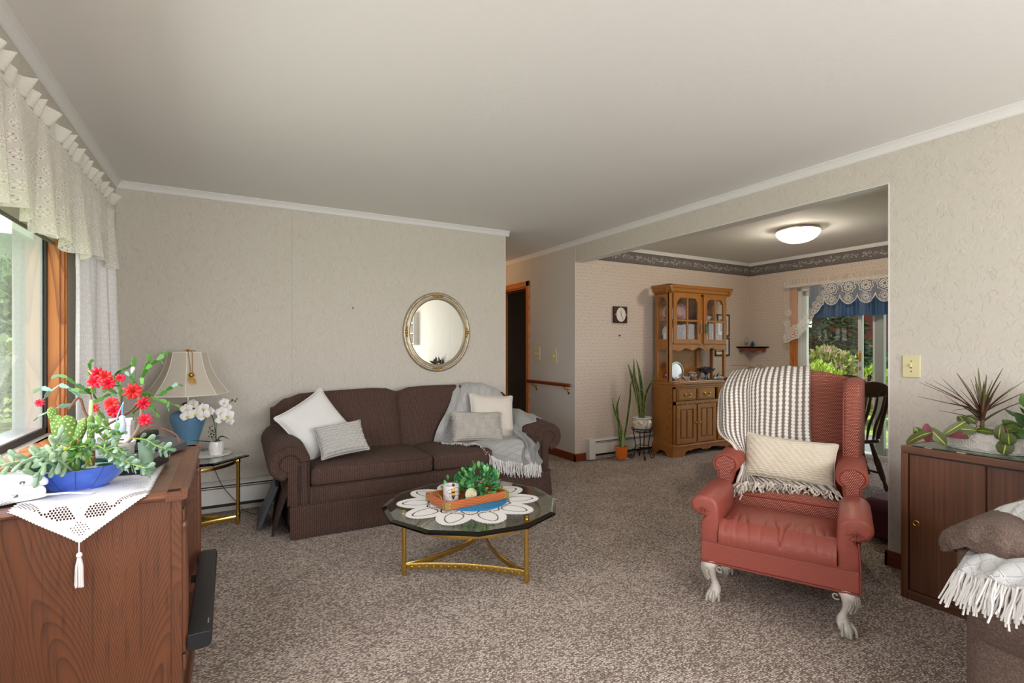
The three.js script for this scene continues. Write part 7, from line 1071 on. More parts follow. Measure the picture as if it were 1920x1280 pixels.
{ // what stands in and on the hutch
  const C = 0.8605, L1 = 1.3055, L2 = 1.6005;
  const r = thing('counter_runner', 'thin white lace runner on the counter of the oak hutch', 'runner'); part(r, 'cloth', wspan(4.56, 5.36, C, C + 0.0015, 4.105, 4.35), MAT.cotton);
  const m = orient(thing('oval_silver_tray', 'oval silver tray standing upright on the counter of the oak hutch', 'tray'), P(4.72, C + 0.118, 4.33), V3(1, 0, 0.0), V3(0, 1, -0.16)); part(m, 'tray', lathe([[0, 0.002], [0.085, 0.002], [0.095, 0.006], [0.112, 0.012], [0.115, 0.008], [0.095, 0.0], [0, -0.002]], 48).rotateX(Math.PI / 2).scale(1, 1.02, 1), silver); part(m, 'rim_beads', new THREE.TorusGeometry(0.113, 0.003, 8, 60).scale(1, 1.02, 1).translate(0, 0, 0.011), silver);
  const j = thing('crystal_jar', 'lidded cut crystal jar in front of the silver tray on the hutch counter', 'jar', [4.9, C + 0.002, 4.24]); part(j, 'jar', lathe([[0, 0], [0.05, 0], [0.056, 0.01], [0.056, 0.08], [0.05, 0.09], [0.046, 0.085], [0.05, 0.02], [0, 0.012]], 16), glassClear); part(j, 'lid', lathe([[0.056, 0.09], [0.05, 0.1], [0.02, 0.11], [0.01, 0.118], [0.016, 0.13], [0.01, 0.142], [0, 0.144]], 16), glassClear); part(j, 'candies', [0, 1, 2, 3, 4, 5].map((i) => sph(0.014, 0.024 * Math.cos(i * 1.1), 0.03, 0.024 * Math.sin(i * 1.1), 1, 0.8, 1, 8)), std({ color: hex('#c98a4a') }));
  const b = thing('crystal_bowl', 'clear crystal bowl leaning by the silver tray on the hutch counter', 'bowl', [4.75, C + 0.002, 4.2]); part(b, 'bowl', lathe([[0, 0], [0.025, 0], [0.05, 0.03], [0.06, 0.06], [0.056, 0.06], [0.044, 0.03], [0, 0.006]], 18), glassClear);
  for (const [u, n] of [[5.0, 'left'], [5.065, 'right']]) { const g = thing('crystal_tumbler', u < 5.03 ? 'small crystal tumbler right beside the lidded crystal jar' : 'small crystal tumbler under the rim of the blue compote', 'glass', [u, C + 0.002, 4.2]); part(g, 'tumbler', lathe([[0, 0], [0.022, 0], [0.027, 0.07], [0.024, 0.07], [0.02, 0.008], [0, 0.008]], 14), glassClear); }
  const p = thing('blue_compote', 'dark blue pressed glass compote on a tall foot on the hutch counter', 'compote', [5.175, C + 0.002, 4.27]); part(p, 'compote', lathe(spline([[0, 0], [0.055, 0.0], [0.05, 0.01], [0.022, 0.025], [0.018, 0.06], [0.028, 0.08], [0.07, 0.095], [0.1, 0.12], [0.112, 0.14], [0.106, 0.142], [0.09, 0.125], [0.05, 0.1], [0, 0.095]], 60), 28), phy({ color: hex('#1f2a55'), roughness: 0.1, clearcoat: 1, transmission: 0.3, thickness: 0.0 })); const fr = []; for (let i = 0; i < 14; i++) fr.push(sph(0.016, 0.07 * Math.cos(i * 2.4) * Math.sqrt(i / 14), 0.14 + 0.006 * (i % 3), 0.07 * Math.sin(i * 2.4) * Math.sqrt(i / 14), 1, 0.8, 1, 8)); part(p, 'potpourri', merge(fr), std({ color: hex('#5a3a34'), roughness: 0.9 }));
  const s = thing('silver_tea_set', 'small silver tea set on an oval tray at the right of the hutch counter', 'tea set', [5.3, C + 0.002, 4.2]); part(s, 'tray', lathe([[0, 0], [0.1, 0], [0.11, 0.006], [0.1, 0.004], [0, 0.003]], 32).scale(1, 1, 0.6), silver);
  for (const [x, k] of [[-0.05, 0.8], [0.02, 1], [0.07, 0.7]]) { const t = part(s, 'pot', lathe(spline([[0.015, 0], [0.03, 0.012], [0.034, 0.035], [0.02, 0.055], [0.022, 0.062], [0.01, 0.075], [0, 0.085]], 24), 24).scale(k, k, k).translate(x, 0.004, 0), silver); part(t, 'handle', [tube([[x + 0.03 * k, 0.05 * k, 0], [x + 0.052 * k, 0.055 * k, 0], [x + 0.05 * k, 0.025 * k, 0], [x + 0.03 * k, 0.02 * k, 0]], 0.003, 16, 6), tube([[x - 0.03 * k, 0.025 * k, 0], [x - 0.048 * k, 0.04 * k, 0], [x - 0.055 * k, 0.06 * k, 0]], 0.004, 12, 6)], silver); }
  const o = thing('orange_figurines', 'pair of small orange porcelain birds at the left of the hutch counter', 'figurine', [4.62, C + 0.002, 4.17]); part(o, 'bird', [sph(0.016, -0.018, 0.014, 0, 1.3, 0.9, 0.9), sph(0.009, -0.036, 0.026, 0), sph(0.016, 0.022, 0.014, 0.01, 1.3, 0.9, 0.9), sph(0.009, 0.006, 0.026, 0.01)], std({ color: hex('#d48a4a'), roughness: 0.4 }));
  const k = thing('candle_jar', 'red candle jar with a silver lid behind the side opening of the hutch', 'candle', [4.535, C + 0.002, 4.3]); part(k, 'jar', cyl(0.036, 0.036, 0.07, 0, 0.035, 0, 28), phy({ color: hex('#9a2f36'), roughness: 0.25, clearcoat: 0.6 })); part(k, 'lid', [cyl(0.037, 0.037, 0.014, 0, 0.078, 0, 28), sph(0.008, 0, 0.09, 0)], silver);
  // porcelain and glass behind the doors
  const por = [MAT.whiteGlaze, phy({ color: hex('#c9a9a9'), roughness: 0.3 }), phy({ color: hex('#7a8a9c'), roughness: 0.3 }), phy({ color: hex('#8a7a5a'), roughness: 0.4 })];
  const vase = [[0, 0], [0.026, 0], [0.036, 0.05], [0.03, 0.09], [0.014, 0.11], [0.02, 0.13], [0.016, 0.128], [0.01, 0.11], [0, 0.1]], plateP = [[0, 0], [0.04, 0], [0.08, 0.012], [0.076, 0.016], [0.036, 0.006], [0, 0.005]], cup = [[0, 0], [0.02, 0], [0.036, 0.03], [0.04, 0.055], [0.036, 0.055], [0.03, 0.03], [0, 0.008]];
  const put = (name, label, cat, prof, u, y, v, mat, tilt, s = 1) => { const t = thing(name, label, cat, [u, y, v]); const q = part(t, name === 'china_plate' ? 'plate' : 'body', lathe(prof, 28).scale(s, s, s), mat); if (tilt) { q.rotation.x = R(78); q.position.y = 0.082 * s; } };
  put('china_plate', 'decorated white plate standing on the upper shelf behind the left glass door', 'plate', plateP, 4.84, L2, 4.37, por[1], true, 1.3); put('china_vase', 'slim white vase beside the window edge on the left upper shelf of the hutch', 'vase', vase, 4.66, L2, 4.34, por[0]); put('china_cup', 'small pink cup on the upper shelf in the middle of the left glass door', 'cup', cup, 4.74, L2, 4.3, por[1]);
  put('china_vase', 'blue grey vase on the upper shelf behind the right glass door', 'vase', vase, 5.14, L2, 4.34, por[2], false, 1.2); put('china_cup', 'brown cup on the upper shelf at the far right of the hutch', 'cup', cup, 5.34, L2, 4.32, por[3]); put('china_cup', 'white cup on the upper shelf beside the brown cup', 'cup', cup, 5.25, L2, 4.3, por[0]);
  put('china_plate', 'white plate standing on the lower shelf behind the left glass door', 'plate', plateP, 4.62, L1, 4.37, por[0], true, 1.4); put('china_vase', 'tall dark vase on the lower shelf in the left half of the hutch', 'vase', vase, 4.86, L1, 4.33, por[3], false, 1.6); put('china_vase', 'white vase on the lower shelf behind the right glass door', 'vase', vase, 5.2, L1, 4.33, por[0], false, 1.5); put('china_cup', 'blue grey cup on the lower shelf at the right side of the hutch', 'cup', cup, 5.34, L1, 4.3, por[2], false, 1.3);
  put('china_jug', 'white pitcher on the lower shelf seen through the left side glass', 'jug', vase, 4.53, L1, 4.3, por[0], false, 1.3); put('china_jug', 'clear glass jug on the upper shelf seen through the left side glass', 'jug', vase, 4.53, L2, 4.3, glassClear, false, 1.3);
  const tas = (label, u, c1, c2) => { const t = thing('door_tassel', label, 'tassel', [u, 1.6, 4.2 - 0.034]); part(t, 'cord', tube([[0, 0, 0], [0.006, -0.02, 0.004], [0.002, -0.05, 0.004]], 0.002, 10, 5), c1); part(t, 'tassel', [sph(0.011, 0.001, -0.06, 0.004), turned(V3(0, -0.16, 0.004), V3(0, -0.06, 0.004), [[0.013, 0], [0.011, 0.6], [0.005, 1], [0, 1]], 12)], c2); };
  tas('grey tassel hanging from the knob of the left glass door', 4.957, MAT.cotton, std({ color: hex('#8a7d70') })); tas('white and green tassel hanging from the knob of the right glass door', 5.05, MAT.cotton, std({ color: hex('#4f7a4a') }));
}
// ---------------------------------------------------------------- clock, frames, corner shelf
{
  const c = thing('wall_clock', 'square dark red wooden wall clock with an oval white face', 'clock', [3.968, 1.647, VC - 0.001]);
  const face = canvasTex(256, 320, (g, w, h) => { g.fillStyle = '#e4ddd4'; g.fillRect(0, 0, w, h); g.fillStyle = '#3a2a26'; g.font = '30px serif'; g.textAlign = 'center'; g.textBaseline = 'middle'; for (let i = 1; i <= 12; i++) { const a = i / 12 * 6.2832; g.fillText(String(i), w / 2 + 92 * Math.sin(a), h / 2 - 118 * Math.cos(a)); } });
  part(c, 'case', uvm(box(0.2, 0.193, 0.03, 0, 0, 0.016, 0.004)), std({ map: again(darkWood, 1, 1), color: hex('#8a5050'), roughness: 0.4 }));
  part(c, 'face', sheet((s, t) => { const a = s * 6.2832, r = t; return V3(0.073 * r * Math.cos(a), 0.085 * r * Math.sin(a), 0.033); }, 48, 2), std({ color: hex('#e4ddd4') })); const f = new THREE.CircleGeometry(1, 48).scale(0.072, 0.084, 1).translate(0, 0, 0.0335); part(c, 'dial', f, std({ map: face, roughness: 0.5 })); part(c, 'bezel', tube([...Array(40).keys()].map((i) => [0.074 * Math.cos(i / 40 * 6.283), 0.086 * Math.sin(i / 40 * 6.283), 0.033]), 0.004, 90, 8, true), std({ color: hex('#5a2c2a'), roughness: 0.35 }));
  part(c, 'hour_hand', box(0.005, 0.045, 0.002, 0, 0.02, 0.036, 0).rotateZ(0), MAT.black); part(c, 'minute_hand', box(0.004, 0.06, 0.002, 0, 0.027, 0.0385, 0).rotateZ(R(-155)), MAT.black); part(c, 'side_pin', [sph(0.005, -0.084, 0, 0.033), sph(0.005, 0.084, 0, 0.033)], MAT.whiteGlaze);
  const fr = (label, u, h, w, hh) => { const p = thing('picture_frame', label, 'picture', [u, h, VC - 0.001]); part(p, 'frame', [box(w, 0.02, 0.016, 0, hh / 2 - 0.01, 0.008), box(w, 0.02, 0.016, 0, -hh / 2 + 0.01, 0.008), box(0.02, hh, 0.016, -w / 2 + 0.01, 0, 0.008), box(0.02, hh, 0.016, w / 2 - 0.01, 0, 0.008)], std({ color: hex('#4a2a1c'), roughness: 0.4 })); part(p, 'mat_board', box(w - 0.03, hh - 0.03, 0.004, 0, 0, 0.005, 0), std({ color: hex('#e2e0d8') })); part(p, 'print', box(w * 0.55, hh * 0.55, 0.002, 0, 0, 0.008, 0), std({ map: ctex(64, 64, (x, y) => mix3([90, 100, 96], [170, 168, 150], fbm(x * 8, y * 8, 8, 3, 2))) })); };
  fr('upper dark framed picture on the dining wall right of the hutch', 5.79, 1.562, 0.25, 0.3); fr('lower dark framed picture with a white mat right of the hutch', 5.77, 1.275, 0.29, 0.246);
  const s = thing('corner_shelf', 'small brown wooden corner shelf with a scalloped edge', 'shelf'); part(s, 'board', ext([[0, 0], [-0.29, 0], [-0.27, 0.03], [-0.03, 0.27], [0, 0.29]], 0.016, 0.003).rotateX(-Math.PI / 2).scale(1, 1, -1).translate(UD - 0.001, 1.262, -VC + 0.001), MAT.baseWood);
  const dx = 0.24, n = 24, pr = [[0, 0.062], [dx * 1.35, 0.062]]; for (let i = 0; i <= n; i++) { const t = 1 - i / n; pr.push([t * dx * 1.35, 0.012 + 0.016 * Math.cos(t * Math.PI * 4) * -1 + 0.012 * Math.abs(t - 0.5)]); } part(s, 'scalloped_apron', uvm(ext(pr, 0.014, 0.002).rotateY(R(45) * -1).translate(6.12, 1.2, -4.49), 'x'), MAT.baseWood);
  const b = thing('bird_figurine', 'bright blue glass bird on the corner shelf', 'figurine', [6.27, 1.279, 4.4], R(40)), bl = phy({ color: hex('#1f6fb0'), roughness: 0.15, clearcoat: 1 }); part(b, 'body', [sph(0.032, 0, 0.03, 0, 1.4, 0.85, 0.9), sph(0.019, 0.035, 0.058, 0), turned(V3(0.05, 0.058, 0), V3(0.068, 0.057, 0), [[0.006, 0], [0, 1]], 8), turned(V3(-0.03, 0.035, 0), V3(-0.075, 0.06, 0), [[0.014, 0], [0.01, 0.8], [0.002, 1]], 8)], bl);
  const g = thing('glass_ornament', 'small glass and silver ornament on the corner shelf beside the blue bird', 'ornament', [6.2, 1.279, 4.44]); part(g, 'ring', new THREE.TorusGeometry(0.05, 0.003, 8, 40).translate(0, 0.065, 0), silver); part(g, 'drops', [sph(0.012, -0.016, 0.04, 0), sph(0.012, 0.016, 0.04, 0), sph(0.014, 0, 0.058, 0), cyl(0.025, 0.03, 0.012, 0, 0.006, 0), cyl(0.002, 0.002, 0.05, 0, 0.14, 0)], silver);
}
// ---------------------------------------------------------------- snake plants
{
  const snake = ctex(64, 256, (x, y) => { const e = Math.abs(x - 0.5) * 2, n = vnoise(x * 4, y * 40, 16, 64, 3); return e > 0.66 ? [150, 152, 84] : mix3([44, 66, 38], [86, 108, 62], smooth(n, 0.45, 0.7)); }), sm = std({ map: snake, roughness: 0.45 }), plain = std({ color: hex('#8db05a'), roughness: 0.5 });
  const leaf = (t, pts, w, m = sm, side = V3(1, 0, 0.35)) => part(t, 'leaf', blade(pv(pts), (q) => w * (0.45 + 0.55 * Math.sin(Math.PI * Math.min(1, q * 1.1))) * Math.pow(1 - q, 0.35) , 18, 0.3, side, 0.003), m);
  const a = thing('orange_pot', 'glossy orange flower pot on a pale saucer on the carpet', 'pot', [3.86, 0, 4.345]); part(a, 'pot', lathe([[0, 0.012], [0.058, 0.012], [0.064, 0.018], [0.072, 0.14], [0.07, 0.148], [0.066, 0.14], [0.06, 0.12]], 40), phy({ color: hex('#e0701f'), roughness: 0.25, clearcoat: 0.6, side: THREE.DoubleSide })); part(a, 'saucer', lathe([[0, 0], [0.07, 0], [0.086, 0.01], [0.083, 0.013], [0.066, 0.005], [0, 0.005]], 36), std({ color: hex('#c9bca8') })); part(a, 'soil', cyl(0.063, 0.063, 0.006, 0, 0.125, 0), soilMat);
  const p = thing('snake_plant', 'snake plant with three tall thin leaves in the orange pot', 'plant'); leaf(p, [[3.85, 0.125, 4.34], [3.85, 0.29, 4.335], [3.827, 0.412, 4.342], [3.774, 0.55, 4.36], [3.743, 0.715, 4.37]], 0.026); leaf(p, [[3.855, 0.125, 4.35], [3.825, 0.37, 4.345], [3.806, 0.599, 4.354], [3.839, 0.735, 4.335]], 0.026); leaf(p, [[3.87, 0.125, 4.34], [3.9, 0.412, 4.301], [3.932, 0.695, 4.283], [3.942, 0.866, 4.277], [3.958, 0.91, 4.268]], 0.018); leaf(p, [[3.862, 0.125, 4.33], [3.868, 0.22, 4.325], [3.863, 0.33, 4.327]], 0.024, plain);
  const S = [4.095, 4.262], iron = std({ color: hex('#221d1b'), roughness: 0.5, metalness: 0.4 }), s = thing('plant_stand', 'black wrought iron plant stand with curled feet beside the hutch', 'stand', [S[0], 0, S[1]]);
  part(s, 'top_ring', [new THREE.TorusGeometry(0.115, 0.006, 8, 48).rotateX(Math.PI / 2).translate(0, 0.345, 0), new THREE.TorusGeometry(0.1, 0.004, 8, 48).rotateX(Math.PI / 2).translate(0, 0.312, 0), ...[...Array(14).keys()].map((i) => tube([[0.115 * Math.cos(i * 0.449), 0.345, 0.115 * Math.sin(i * 0.449)], [0.108 * Math.cos(i * 0.449 + 0.2), 0.328, 0.108 * Math.sin(i * 0.449 + 0.2)], [0.1 * Math.cos(i * 0.449 + 0.4), 0.312, 0.1 * Math.sin(i * 0.449 + 0.4)]], 0.0025, 8, 5)), rod(V3(-0.1, 0.312, 0), V3(0.1, 0.312, 0), 0.004), rod(V3(0, 0.312, -0.1), V3(0, 0.312, 0.1), 0.004)], iron);
  for (let i = 0; i < 4; i++) { const a2 = i * Math.PI / 2 + 0.5, q = (r, y) => [r * Math.cos(a2), y, r * Math.sin(a2)]; part(s, 'leg', tube([q(0.1, 0.33), q(0.088, 0.25), q(0.075, 0.15), q(0.085, 0.06), q(0.112, 0.01), q(0.135, 0.016), q(0.138, 0.038), q(0.122, 0.045), q(0.114, 0.032)], 0.0055, 60, 8), iron); } const lv = []; for (let i = 0; i < 4; i++) { const a2 = i * Math.PI / 2 + 1.2; lv.push(blade([V3(0.075 * Math.cos(a2), 0.09, 0.075 * Math.sin(a2)), V3(0.1 * Math.cos(a2), 0.11, 0.1 * Math.sin(a2)), V3(0.12 * Math.cos(a2), 0.08, 0.12 * Math.sin(a2))], (t) => 0.014 * Math.sin(Math.PI * t), 6, 0.2, V3(-Math.sin(a2), 0, Math.cos(a2)), 0.002)); } part(s, 'iron_leaves', [...lv, new THREE.TorusGeometry(0.077, 0.004, 8, 40).rotateX(Math.PI / 2).translate(0, 0.14, 0)], iron);
  const pm = canvasTex(512, 256, (g, w, h) => { g.fillStyle = '#e6e0d6'; g.fillRect(0, 0, w, h); seed = 171; for (let i = 0; i < 26; i++) { const x = rnd() * w, y = 60 + rnd() * 130; g.strokeStyle = '#6a7a58'; g.lineWidth = 3; g.beginPath(); g.moveTo(x, y); g.quadraticCurveTo(x + 20, y - 20, x + 40, y + 8); g.stroke(); for (let k = 0; k < 5; k++) { g.fillStyle = ['#c9973f', '#d9b060', '#a9a49c'][i % 3]; g.beginPath(); g.ellipse(x + 9 * Math.cos(k * 1.256), y + 9 * Math.sin(k * 1.256), 8, 5, k * 1.256, 0, 7); g.fill(); } } });
  const c = thing('floral_pot', 'white porcelain flower pot with yellow painted flowers on the iron stand', 'pot', [S[0], 0.318, S[1]]); part(c, 'pot', lathe(spline([[0.05, 0.0], [0.075, 0.004], [0.1, 0.05], [0.108, 0.095], [0.1, 0.125], [0.094, 0.135], [0.102, 0.145], [0.108, 0.15]], 40), 48), phy({ map: again(pm, 2, 1), roughness: 0.25, clearcoat: 0.6, side: THREE.DoubleSide })); part(c, 'rim', new THREE.TorusGeometry(0.105, 0.006, 8, 48).rotateX(Math.PI / 2).translate(0, 0.15, 0), MAT.whiteGlaze); part(c, 'soil', cyl(0.095, 0.09, 0.006, 0, 0.125, 0), soilMat);
  const t = thing('snake_plant', 'snake plant with broad upright leaves in the floral pot on the iron stand', 'plant'); leaf(t, [[4.083, 0.44, 4.267], [4.032, 0.762, 4.296], [3.984, 0.962, 4.322], [3.952, 1.085, 4.34]], 0.03); leaf(t, [[4.074, 0.44, 4.272], [4.058, 0.713, 4.281], [4.018, 0.938, 4.303], [4.013, 1.15, 4.306]], 0.036); leaf(t, [[4.09, 0.44, 4.263], [4.09, 0.756, 4.263], [4.069, 0.968, 4.275], [4.037, 1.13, 4.293]], 0.034); leaf(t, [[4.106, 0.44, 4.254], [4.117, 0.713, 4.23], [4.159, 0.874, 4.18], [4.235, 1.0, 4.12]], 0.022); leaf(t, [[4.101, 0.44, 4.257], [4.111, 0.543, 4.251], [4.138, 0.61, 4.236]], 0.016); leaf(t, [[4.1, 0.44, 4.29], [4.12, 0.56, 4.29], [4.1, 0.66, 4.3]], 0.018, plain);
}
// ---------------------------------------------------------------- dining table and chairs
MAT.chairWood = phy({ color: hex('#3f2415'), roughness: 0.28, clearcoat: 0.5, clearcoatRoughness: 0.2 });
const TAB = [4.74, 3.02];
{
  const t = thing('dining_table', 'round dark wooden pedestal dining table behind the wing chair', 'table', [TAB[0], 0, TAB[1]]); part(t, 'table_top', lathe([[0, 0.722], [0.48, 0.722], [0.5, 0.73], [0.502, 0.74], [0.494, 0.75], [0, 0.75]], 64), MAT.chairWood); part(t, 'pedestal', lathe([[0, 0.06], [0.09, 0.06], [0.1, 0.12], [0.06, 0.2], [0.08, 0.32], [0.05, 0.45], [0.07, 0.6], [0.16, 0.69], [0.2, 0.722], [0, 0.722]], 32), MAT.chairWood);
  for (let i = 0; i < 4; i++) { const a = i * Math.PI / 2 + 0.6; part(t, 'foot', limb([V3(0.06 * Math.cos(a), 0.12, 0.06 * Math.sin(a)), V3(0.2 * Math.cos(a), 0.09, 0.2 * Math.sin(a)), V3(0.33 * Math.cos(a), 0.035, 0.33 * Math.sin(a)), V3(0.37 * Math.cos(a), 0.012, 0.37 * Math.sin(a))], [0.04, 0.034, 0.03, 0.012], 16, 10), MAT.chairWood); }
  const w = thing('dried_twigs', 'bunch of thin dried twigs in a dark vase on the dining table', 'twigs', [4.62, 0.75, 3.1]); part(w, 'vase', lathe([[0, 0], [0.05, 0], [0.07, 0.08], [0.05, 0.16], [0.03, 0.2], [0.036, 0.22], [0.03, 0.218], [0, 0.05]], 24), std({ color: hex('#2c2220'), roughness: 0.4 })); seed = 181; for (let i = 0; i < 9; i++) { const a = rr(0, 6.28), r = rr(0.05, 0.2); part(w, 'twig', tube([[0, 0.12, 0], [0.01 * Math.cos(a), 0.24, 0.01 * Math.sin(a)], [r * Math.cos(a), rr(0.28, 0.34), r * Math.sin(a)], [r * 1.6 * Math.cos(a + 0.3), rr(0.27, 0.36), r * 1.6 * Math.sin(a + 0.3)]], 0.002, 16, 5), std({ color: hex('#5c4a38'), roughness: 1 })); }
}
function makeChair(label, at, turn) {
  const c = thing('dining_chair', label, 'chair', at, turn, undefined), m = MAT.chairWood;
  const s = spline([[-0.2, 0.2], [-0.1, 0.225], [0.1, 0.225], [0.2, 0.2], [0.225, 0.05], [0.2, -0.17], [0.1, -0.215], [-0.1, -0.215], [-0.2, -0.17], [-0.225, 0.05]], 50, true); part(c, 'seat', ext(s, 0.034, 0.01, 3).rotateX(Math.PI / 2).translate(0, 0.462, 0), m);
  const prof = [[0.014, 0], [0.015, 0.04], [0.019, 0.1], [0.013, 0.2], [0.02, 0.25], [0.024, 0.45], [0.026, 0.6], [0.018, 0.7], [0.022, 0.74], [0.018, 0.8], [0.015, 1]];
  for (const x of [-1, 1]) for (const z of [-1, 1]) part(c, 'leg', turned(V3(x * 0.23, 0.0, z * 0.225), V3(x * 0.14, 0.44, z * 0.14), prof, 14), m);
  part(c, 'stretcher', [rod(V3(-0.205, 0.15, 0.2), V3(-0.195, 0.16, -0.19), 0.011), rod(V3(0.205, 0.15, 0.2), V3(0.195, 0.16, -0.19), 0.011), turned(V3(-0.2, 0.155, 0), V3(0.2, 0.155, 0), [[0.008, 0], [0.014, 0.3], [0.016, 0.5], [0.014, 0.7], [0.008, 1]], 12), turned(V3(-0.185, 0.2, 0.2), V3(0.185, 0.2, 0.2), [[0.008, 0], [0.015, 0.5], [0.008, 1]], 12)], m);
  for (const x of [-1, 1]) part(c, 'back_post', turned(V3(x * 0.185, 0.455, -0.17), V3(x * 0.205, 0.995, -0.295), [[0.013, 0], [0.02, 0.12], [0.016, 0.3], [0.019, 0.5], [0.014, 0.8], [0.018, 0.86], [0.012, 0.91], [0.022, 0.95], [0.02, 0.98], [0.0, 1]], 14), m);
  const cr = []; for (let i = 0; i <= 20; i++) { const t = i / 20 * 2 - 1; cr.push([t * 0.195, 0.965 - 0.06 * Math.abs(t) ** 2.2 + 0.008 * Math.cos(t * 6)]); } part(c, 'crest_rail', sheet((a, b) => { const x = lerp(-0.195, 0.195, a), t = x / 0.195, topY = 0.975 - 0.06 * Math.abs(t) ** 2 , botY = 0.855 - 0.015 * (1 - t * t), y = lerp(botY, topY, b); return V3(x, y, -0.262 - 0.03 * (1 - t * t) - (y - 0.9) * 0.23); }, 24, 8, 0.022), m);
  for (let i = -2; i <= 2; i++) part(c, 'spindle', limb([V3(i * 0.062, 0.455, -0.185), V3(i * 0.064, 0.58, -0.205), V3(i * 0.068, 0.72, -0.258), V3(i * 0.07, 0.87, -0.288)], [0.008, 0.012, 0.011, 0.007], 20, 8, i ? 1 : 1.5, 1), m);
  return c;
}
makeChair('dark wooden spindle chair seen behind the right edge of the wing chair', [4.86, 0, 2.5], R(160));
makeChair('dark wooden chair beyond the spindle chair, nearest the sliding glass door', [5.36, 0, 2.87], R(-93));
makeChair('dark wooden chair at the left of the dining table in front of the hutch', [4.25, 0, 2.85], R(25));
{
  const b = thing('burgundy_bag', 'dark burgundy fabric bag on the floor beside the end of the right wall', 'bag', [3.83, 0, 1.66], R(8)); const cl = std({ color: hex('#4a1220'), roughness: 0.7 });
  const G = new RoundedBoxGeometry(0.42, 0.26, 0.24, 6, 0.05), p = G.attributes.position; for (let i = 0; i < p.count; i++) { const y = p.getY(i); p.setX(i, p.getX(i) * (1 - 0.25 * (0.13 - y) * -1 * 0 + (y < 0 ? y * 0.6 : 0)) + 0.006 * Math.sin(y * 60)); p.setY(i, y + 0.012 * Math.sin(p.getX(i) * 30)); } G.computeVertexNormals(); part(b, 'body', G.translate(0, 0.142, 0), cl);
  part(b, 'strap', [tube([[-0.1, 0.05, 0.123], [-0.11, 0.2, 0.126], [-0.09, 0.29, 0.06], [0.06, 0.3, 0.05], [0.1, 0.2, 0.126], [0.1, 0.05, 0.123]], 0.009, 60, 6), tube([[-0.212, 0.22, 0.05], [-0.222, 0.14, 0.06], [-0.2, 0.1, 0.05]], 0.012, 20, 6)], std({ color: hex('#241016'), roughness: 0.6 }));
}
// ---------------------------------------------------------------- ceiling light
{
  const l = thing('ceiling_light', 'flush ceiling light with rows of crystal beads in the dining room', 'lamp', [4.91, 2.44, 2.95]), chrome = phy({ color: hex('#cfcac4'), metalness: 1, roughness: 0.25 });
  part(l, 'ring', lathe([[0.0, -0.001], [0.19, -0.001], [0.194, -0.006], [0.194, -0.022], [0.186, -0.024], [0.186, -0.004], [0, -0.004]], 64), chrome);
  const beads = [], hoops = []; for (let k = 0; k < 7; k++) { const a = (k + 0.4) / 7 * Math.PI / 2, r = 0.186 * Math.cos(a), y = -0.026 - 0.105 * Math.sin(a), n = Math.max(6, Math.round(r * 6.283 / 0.027)); hoops.push(new THREE.TorusGeometry(r, 0.0016, 6, 60).rotateX(Math.PI / 2).translate(0, y + 0.008, 0)); for (let i = 0; i < n; i++) { const t = (i + (k % 2) * 0.5) / n * 6.283; beads.push(new THREE.IcosahedronGeometry(0.0122, 1).translate(r * Math.cos(t), y, r * Math.sin(t))); } }
  tag(part(l, 'crystal_beads', merge(beads), phy({ color: 0xffffff, transmission: 0.9, thickness: 0.0, roughness: 0.12, ior: 1.6 })), undefined, undefined, undefined, 'stuff'); part(l, 'hoops', merge(hoops), chrome); part(l, 'finial', [cyl(0.008, 0.012, 0.012, 0, -0.138, 0), sph(0.007, 0, -0.15, 0)], chrome);
  const warm = new THREE.MeshStandardMaterial({ color: 0xfff2dd, emissive: new THREE.Color(1, 0.9, 0.76), emissiveIntensity: 3, roughness: 0.6 }); for (let i = 0; i < 3; i++) { const a = i * 2.094 + 0.6, b = part(l, 'bulb', sph(0.026, 0.085 * Math.cos(a), -0.05, 0.085 * Math.sin(a), 1, 1, 1, 16), warm); lamp([4.91 + 0.085 * Math.cos(a), 2.39, 2.95 - 0.085 * Math.sin(a)], new THREE.Color(1, 0.88, 0.72), 0.75, 1); }
  const h = thing('unseen_hall_light', 'unseen frosted hall ceiling light behind the sofa wall, giving the warm glow over the door', 'lamp', [2.7, 2.44, 6.15]); part(h, 'base', cyl(0.09, 0.09, 0.02, 0, -0.012, 0, 32), MAT.brass); part(h, 'globe', sph(0.085, 0, -0.07, 0, 1, 0.75, 1, 24), new THREE.MeshStandardMaterial({ color: 0xffe0b0, emissive: new THREE.Color(1, 0.62, 0.3), emissiveIntensity: 4 })); lamp([2.7, 2.37, 6.15], new THREE.Color(1, 0.55, 0.24), 0.16, 3);  // hall lamp out of view, placed to warm the wall above the door
}
